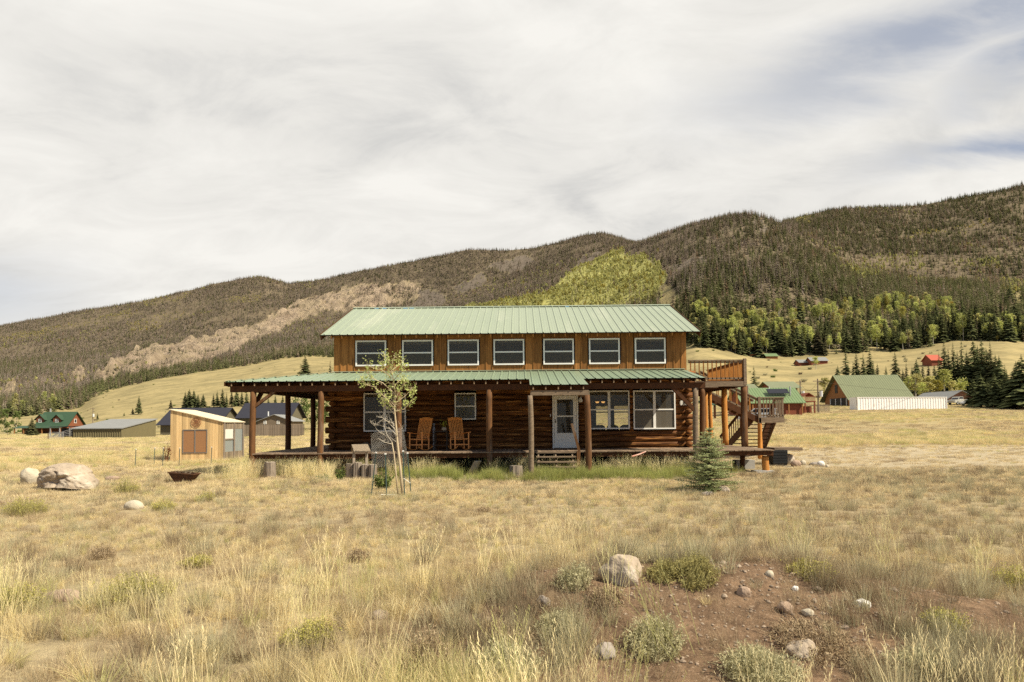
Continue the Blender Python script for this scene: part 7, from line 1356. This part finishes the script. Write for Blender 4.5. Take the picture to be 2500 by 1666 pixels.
def patch(X, Y, sc_=1.0, seed=60): return fbm(X * .35 * sc_, Y * .45 * sc_, 4, seed)
def right_short(X, Y): return np.clip((X - 2 - (Y - 10) * .12) / 5, 0, 1) * np.clip((Y - 9.5) / 3, 0, 1) * np.clip((44 - Y) / 8, 0, 1)
def clr(X, Y):
    m = np.ones_like(X)
    for cx, cy, r_ in CLR: m = np.where((np.abs(X - cx * (1 - (cy - Y) / cy)) < r_) & (Y < cy + r_ * .7) & (Y > cy - 1.8 * min(1, cy / 12)), .06, m)
    return m
def straw_d(X, Y):
    tk = 1 - .8 * track_mask(X, Y)
    b = bare_mask(X, Y); p_ = patch(X, Y); return tk * clr(X, Y) * clear_house(X, Y) * (1 - .97 * b) * np.clip((p_ - .30) * 3.2, .12, 1) * (1 - .72 * right_short(X, Y)) * (1 - .7 * green_mask(X, Y))
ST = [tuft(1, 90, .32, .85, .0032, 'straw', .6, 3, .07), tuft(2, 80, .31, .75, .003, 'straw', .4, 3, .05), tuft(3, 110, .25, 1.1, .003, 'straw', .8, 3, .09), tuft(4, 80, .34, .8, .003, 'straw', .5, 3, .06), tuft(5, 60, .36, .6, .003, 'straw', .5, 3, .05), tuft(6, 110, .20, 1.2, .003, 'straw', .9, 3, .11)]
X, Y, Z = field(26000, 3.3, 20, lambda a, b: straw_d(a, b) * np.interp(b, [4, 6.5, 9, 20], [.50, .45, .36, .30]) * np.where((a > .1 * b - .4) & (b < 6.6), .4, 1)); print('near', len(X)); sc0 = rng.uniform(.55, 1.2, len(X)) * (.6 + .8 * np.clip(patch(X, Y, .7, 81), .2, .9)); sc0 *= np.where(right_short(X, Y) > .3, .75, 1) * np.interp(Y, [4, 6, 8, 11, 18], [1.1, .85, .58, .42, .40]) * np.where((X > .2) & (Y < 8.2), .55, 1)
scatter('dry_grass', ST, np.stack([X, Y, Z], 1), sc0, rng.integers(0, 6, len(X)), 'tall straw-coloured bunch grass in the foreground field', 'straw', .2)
LOW = [tuft(11, 60, .11, 1.1, .0035, 'straw_dull', .7, 2, .13), tuft(12, 70, .14, .9, .0035, 'straw_dull', .7, 2, .15), tuft(13, 50, .09, 1.3, .0035, 'straw_dull', .8, 2, .12), tuft(14, 60, .17, .7, .0035, 'straw_dull', .6, 2, .12)]
X, Y, Z = field(60000, 3.3, 26, lambda a, b: clear_house(a, b) * (1 - .90 * bare_mask(a, b)) * (.12 + .34 * (patch(a, b, 2, 44) > .45)), power=1); print('low', len(X))
scatter('short_grass', LOW, np.stack([X, Y, Z], 1), rng.uniform(.3, .9, len(X)), rng.integers(0, 4, len(X)), 'short dull tan grass and litter over the field', 'straw_dull', .1)
SG_ = [tuft(21, 90, .26, .6, .0035, 'sage_small', .3, 3, .10), tuft(22, 70, .2, .8, .0035, 'sage_small', .3, 3, .09), tuft(23, 90, .3, .5, .003, 'sage_small', .3, 3, .08)]
X, Y, Z = field(30000, 3.3, 24, lambda a, b: clear_house(a, b) * clr(a, b) * (.03 + .22 * np.clip((13 - b) / 4, .15, 1) * (patch(a, b, 1.3, 95) > .58) + .75 * np.exp(-(((a - 2.0) / 3.2) ** 2 + ((b - 5.4) / 2.0) ** 2)) * (patch(a, b, 3, 99) > .48) + .05 * right_short(a, b)))
scatter('small_sage', SG_, np.stack([X, Y, Z], 1), rng.uniform(.5, 1.2, len(X)), rng.integers(0, 3, len(X)), 'small grey-green sage sprigs mixed in the grass', 'sage_small', .08)
FL = [stalks(31 + k, 14, .55, 'straw') for k in range(3)]
X, Y, Z = field(7000, 3.6, 7.5, lambda a, b: straw_d(a, b) * .05); scatter('grass_stalks', FL, np.stack([X, Y, Z], 1), rng.uniform(.7, 1.2, len(X)), rng.integers(0, 3, len(X)), 'thin seeded grass stalks standing above the bunch grass', 'straw', .1)
MID = [tuft(41, 150, .30, .95, .007, 'straw', .6, 2, .28), tuft(42, 130, .34, .75, .007, 'straw', .5, 2, .22), tuft(43, 160, .24, .9, .007, 'straw', .7, 2, .32), tuft(44, 110, .42, .4, .006, 'straw', .5, 2, .16)]
X, Y, Z = field(46000, 16, 48, lambda a, b: straw_d(a, b) * .38); print('mid', len(X))
scatter('mid_grass', MID, np.stack([X, Y, Z], 1), rng.uniform(.45, 1.05, len(X)) * np.where(right_short(X, Y) > .3, .45, 1) * np.where(patch(X, Y, .8, 88) > .5, 1.1, .6) * np.interp(Y, [16, 24, 34], [.45, .62, 1.0]), rng.integers(0, 4, len(X)), 'straw-coloured bunch grass around the house', 'straw', .1)
MLO = [tuft(46, 120, .12, 1.2, .008, 'straw_dull', .6, 2, .35), tuft(47, 120, .16, .9, .008, 'straw_dull', .6, 2, .3)]
X, Y, Z = field(50000, 16, 60, lambda a, b: clear_house(a, b) * .45 * (1 - .7 * track_mask(a, b))); scatter('mid_short_grass', MLO, np.stack([X, Y, Z], 1), rng.uniform(.4, 1.0, len(X)), rng.integers(0, 2, len(X)), 'short dull grass on the bare ground around the house', 'straw_dull', .05)
FAR = [tuft(51, 190, .38, .7, .016, 'straw', .6, 2, .7), tuft(52, 170, .45, .5, .016, 'straw', .5, 2, .6), tuft(53, 190, .28, .9, .016, 'straw_dull', .6, 2, .8)]
X, Y, Z = field(70000, 44, 175, lambda a, b: np.clip((patch(a, b, .25, 71) - .3) * 3, .15, 1) * .8); print('far', len(X))
scatter('far_grass', FAR, np.stack([X, Y, Z], 1), rng.uniform(.45, 1.1, len(X)) * np.interp(Y, [44, 100, 170], [.9, .75, .45]), np.where(patch(X, Y, .3, 73) > .54, 2, rng.integers(0, 2, len(X))), 'pale yellow grass over the distant flat field', 'straw', .04)
GR = [tuft(61, 80, .26, .5, .005, 'green_grass', .5, 3, .12), tuft(62, 70, .34, .35, .005, 'green_grass', .4, 3, .10), tuft(63, 80, .18, .7, .006, 'green_grass', .6, 2, .14)]
X = rng.uniform(-6, 7.6, 9000); Y = rng.uniform(20.6, 25.0, 9000); k = rng.random(9000) < green_mask(X, Y) * clr(X, Y) * np.clip((fbm(X * 1.2, Y * 1.5, 3, 120) - .3) * 3.5, .1, 1) + .06 * ((Y > 23.5) & (X > -5)) ; X, Y = X[k], Y[k]; Z = zg(X, Y)
scatter('green_grass', GR, np.stack([X, Y, Z], 1), rng.uniform(.6, 1.5, len(X)), rng.integers(0, 3, len(X)), 'strip of fresh green grass along the front of the porch', 'green_grass', .06)
SW = [stalks(71 + k, 26, .62, 'straw') for k in range(3)]
X = np.concatenate([rng.uniform(-10, 6.8, 260), rng.uniform(-10.5, -5, 130)]); Y = np.concatenate([rng.uniform(23.0, 24.0, 260), rng.uniform(21.5, 24, 130)]); k = clr(X, Y) > .5; X, Y = X[k], Y[k]; Z = zg(X, Y)
scatter('seeded_weeds', SW, np.stack([X, Y, Z], 1), rng.uniform(.6, 1.1, len(X)), rng.integers(0, 3, len(X)), 'seeded straw weeds standing along the porch edge', 'straw', .08)
# low bushes dotted on the meadows
BU = [tuft(81, 120, 1.0, .8, .09, 'sage_small', .4, 2, .5), tuft(82, 120, .8, .9, .09, 'shrub_green', .4, 2, .5)]
n = 1500; s = rng.uniform(SG[0], SG[-1], n); Y = rng.uniform(175, 850, n); X = s * Y; Z = zg(X, Y); ok = (Y < np.interp(s, SG, YB) * .97) & (fbm(X / 40, Y / 40, 3, 77) > .52); scatter('meadow_shrubs', BU, np.stack([X, Y, Z], 1)[ok], rng.uniform(.5, 1.6, ok.sum()), rng.integers(0, 2, ok.sum()), 'small low shrubs dotted over the meadow slopes', 'sage_small', .05)
# dry twiggy scrub over the mound
TW = [tuft(91, 46, .22, .7, .0025, 'brown_twig', .2, 3, .10), tuft(92, 40, .17, .9, .0025, 'brown_twig', .2, 3, .12), tuft(93, 50, .28, .5, .0025, 'brown_twig', .2, 3, .08)]
X, Y, Z = field(16000, 3.4, 14, lambda a, b: .05 + .75 * np.exp(-(((a - 2.0) / 3.2) ** 2 + ((b - 5.5) / 1.6) ** 2)) * (patch(a, b, 2.2, 101) > .46) + .13 * (patch(a, b, 1.6, 103) > .56)); scatter('dry_scrub', TW, np.stack([X, Y, Z], 1), rng.uniform(.5, 1.15, len(X)), rng.integers(0, 3, len(X)), 'brown dry twiggy scrub over the mound and between the grass', 'brown_twig', .15)
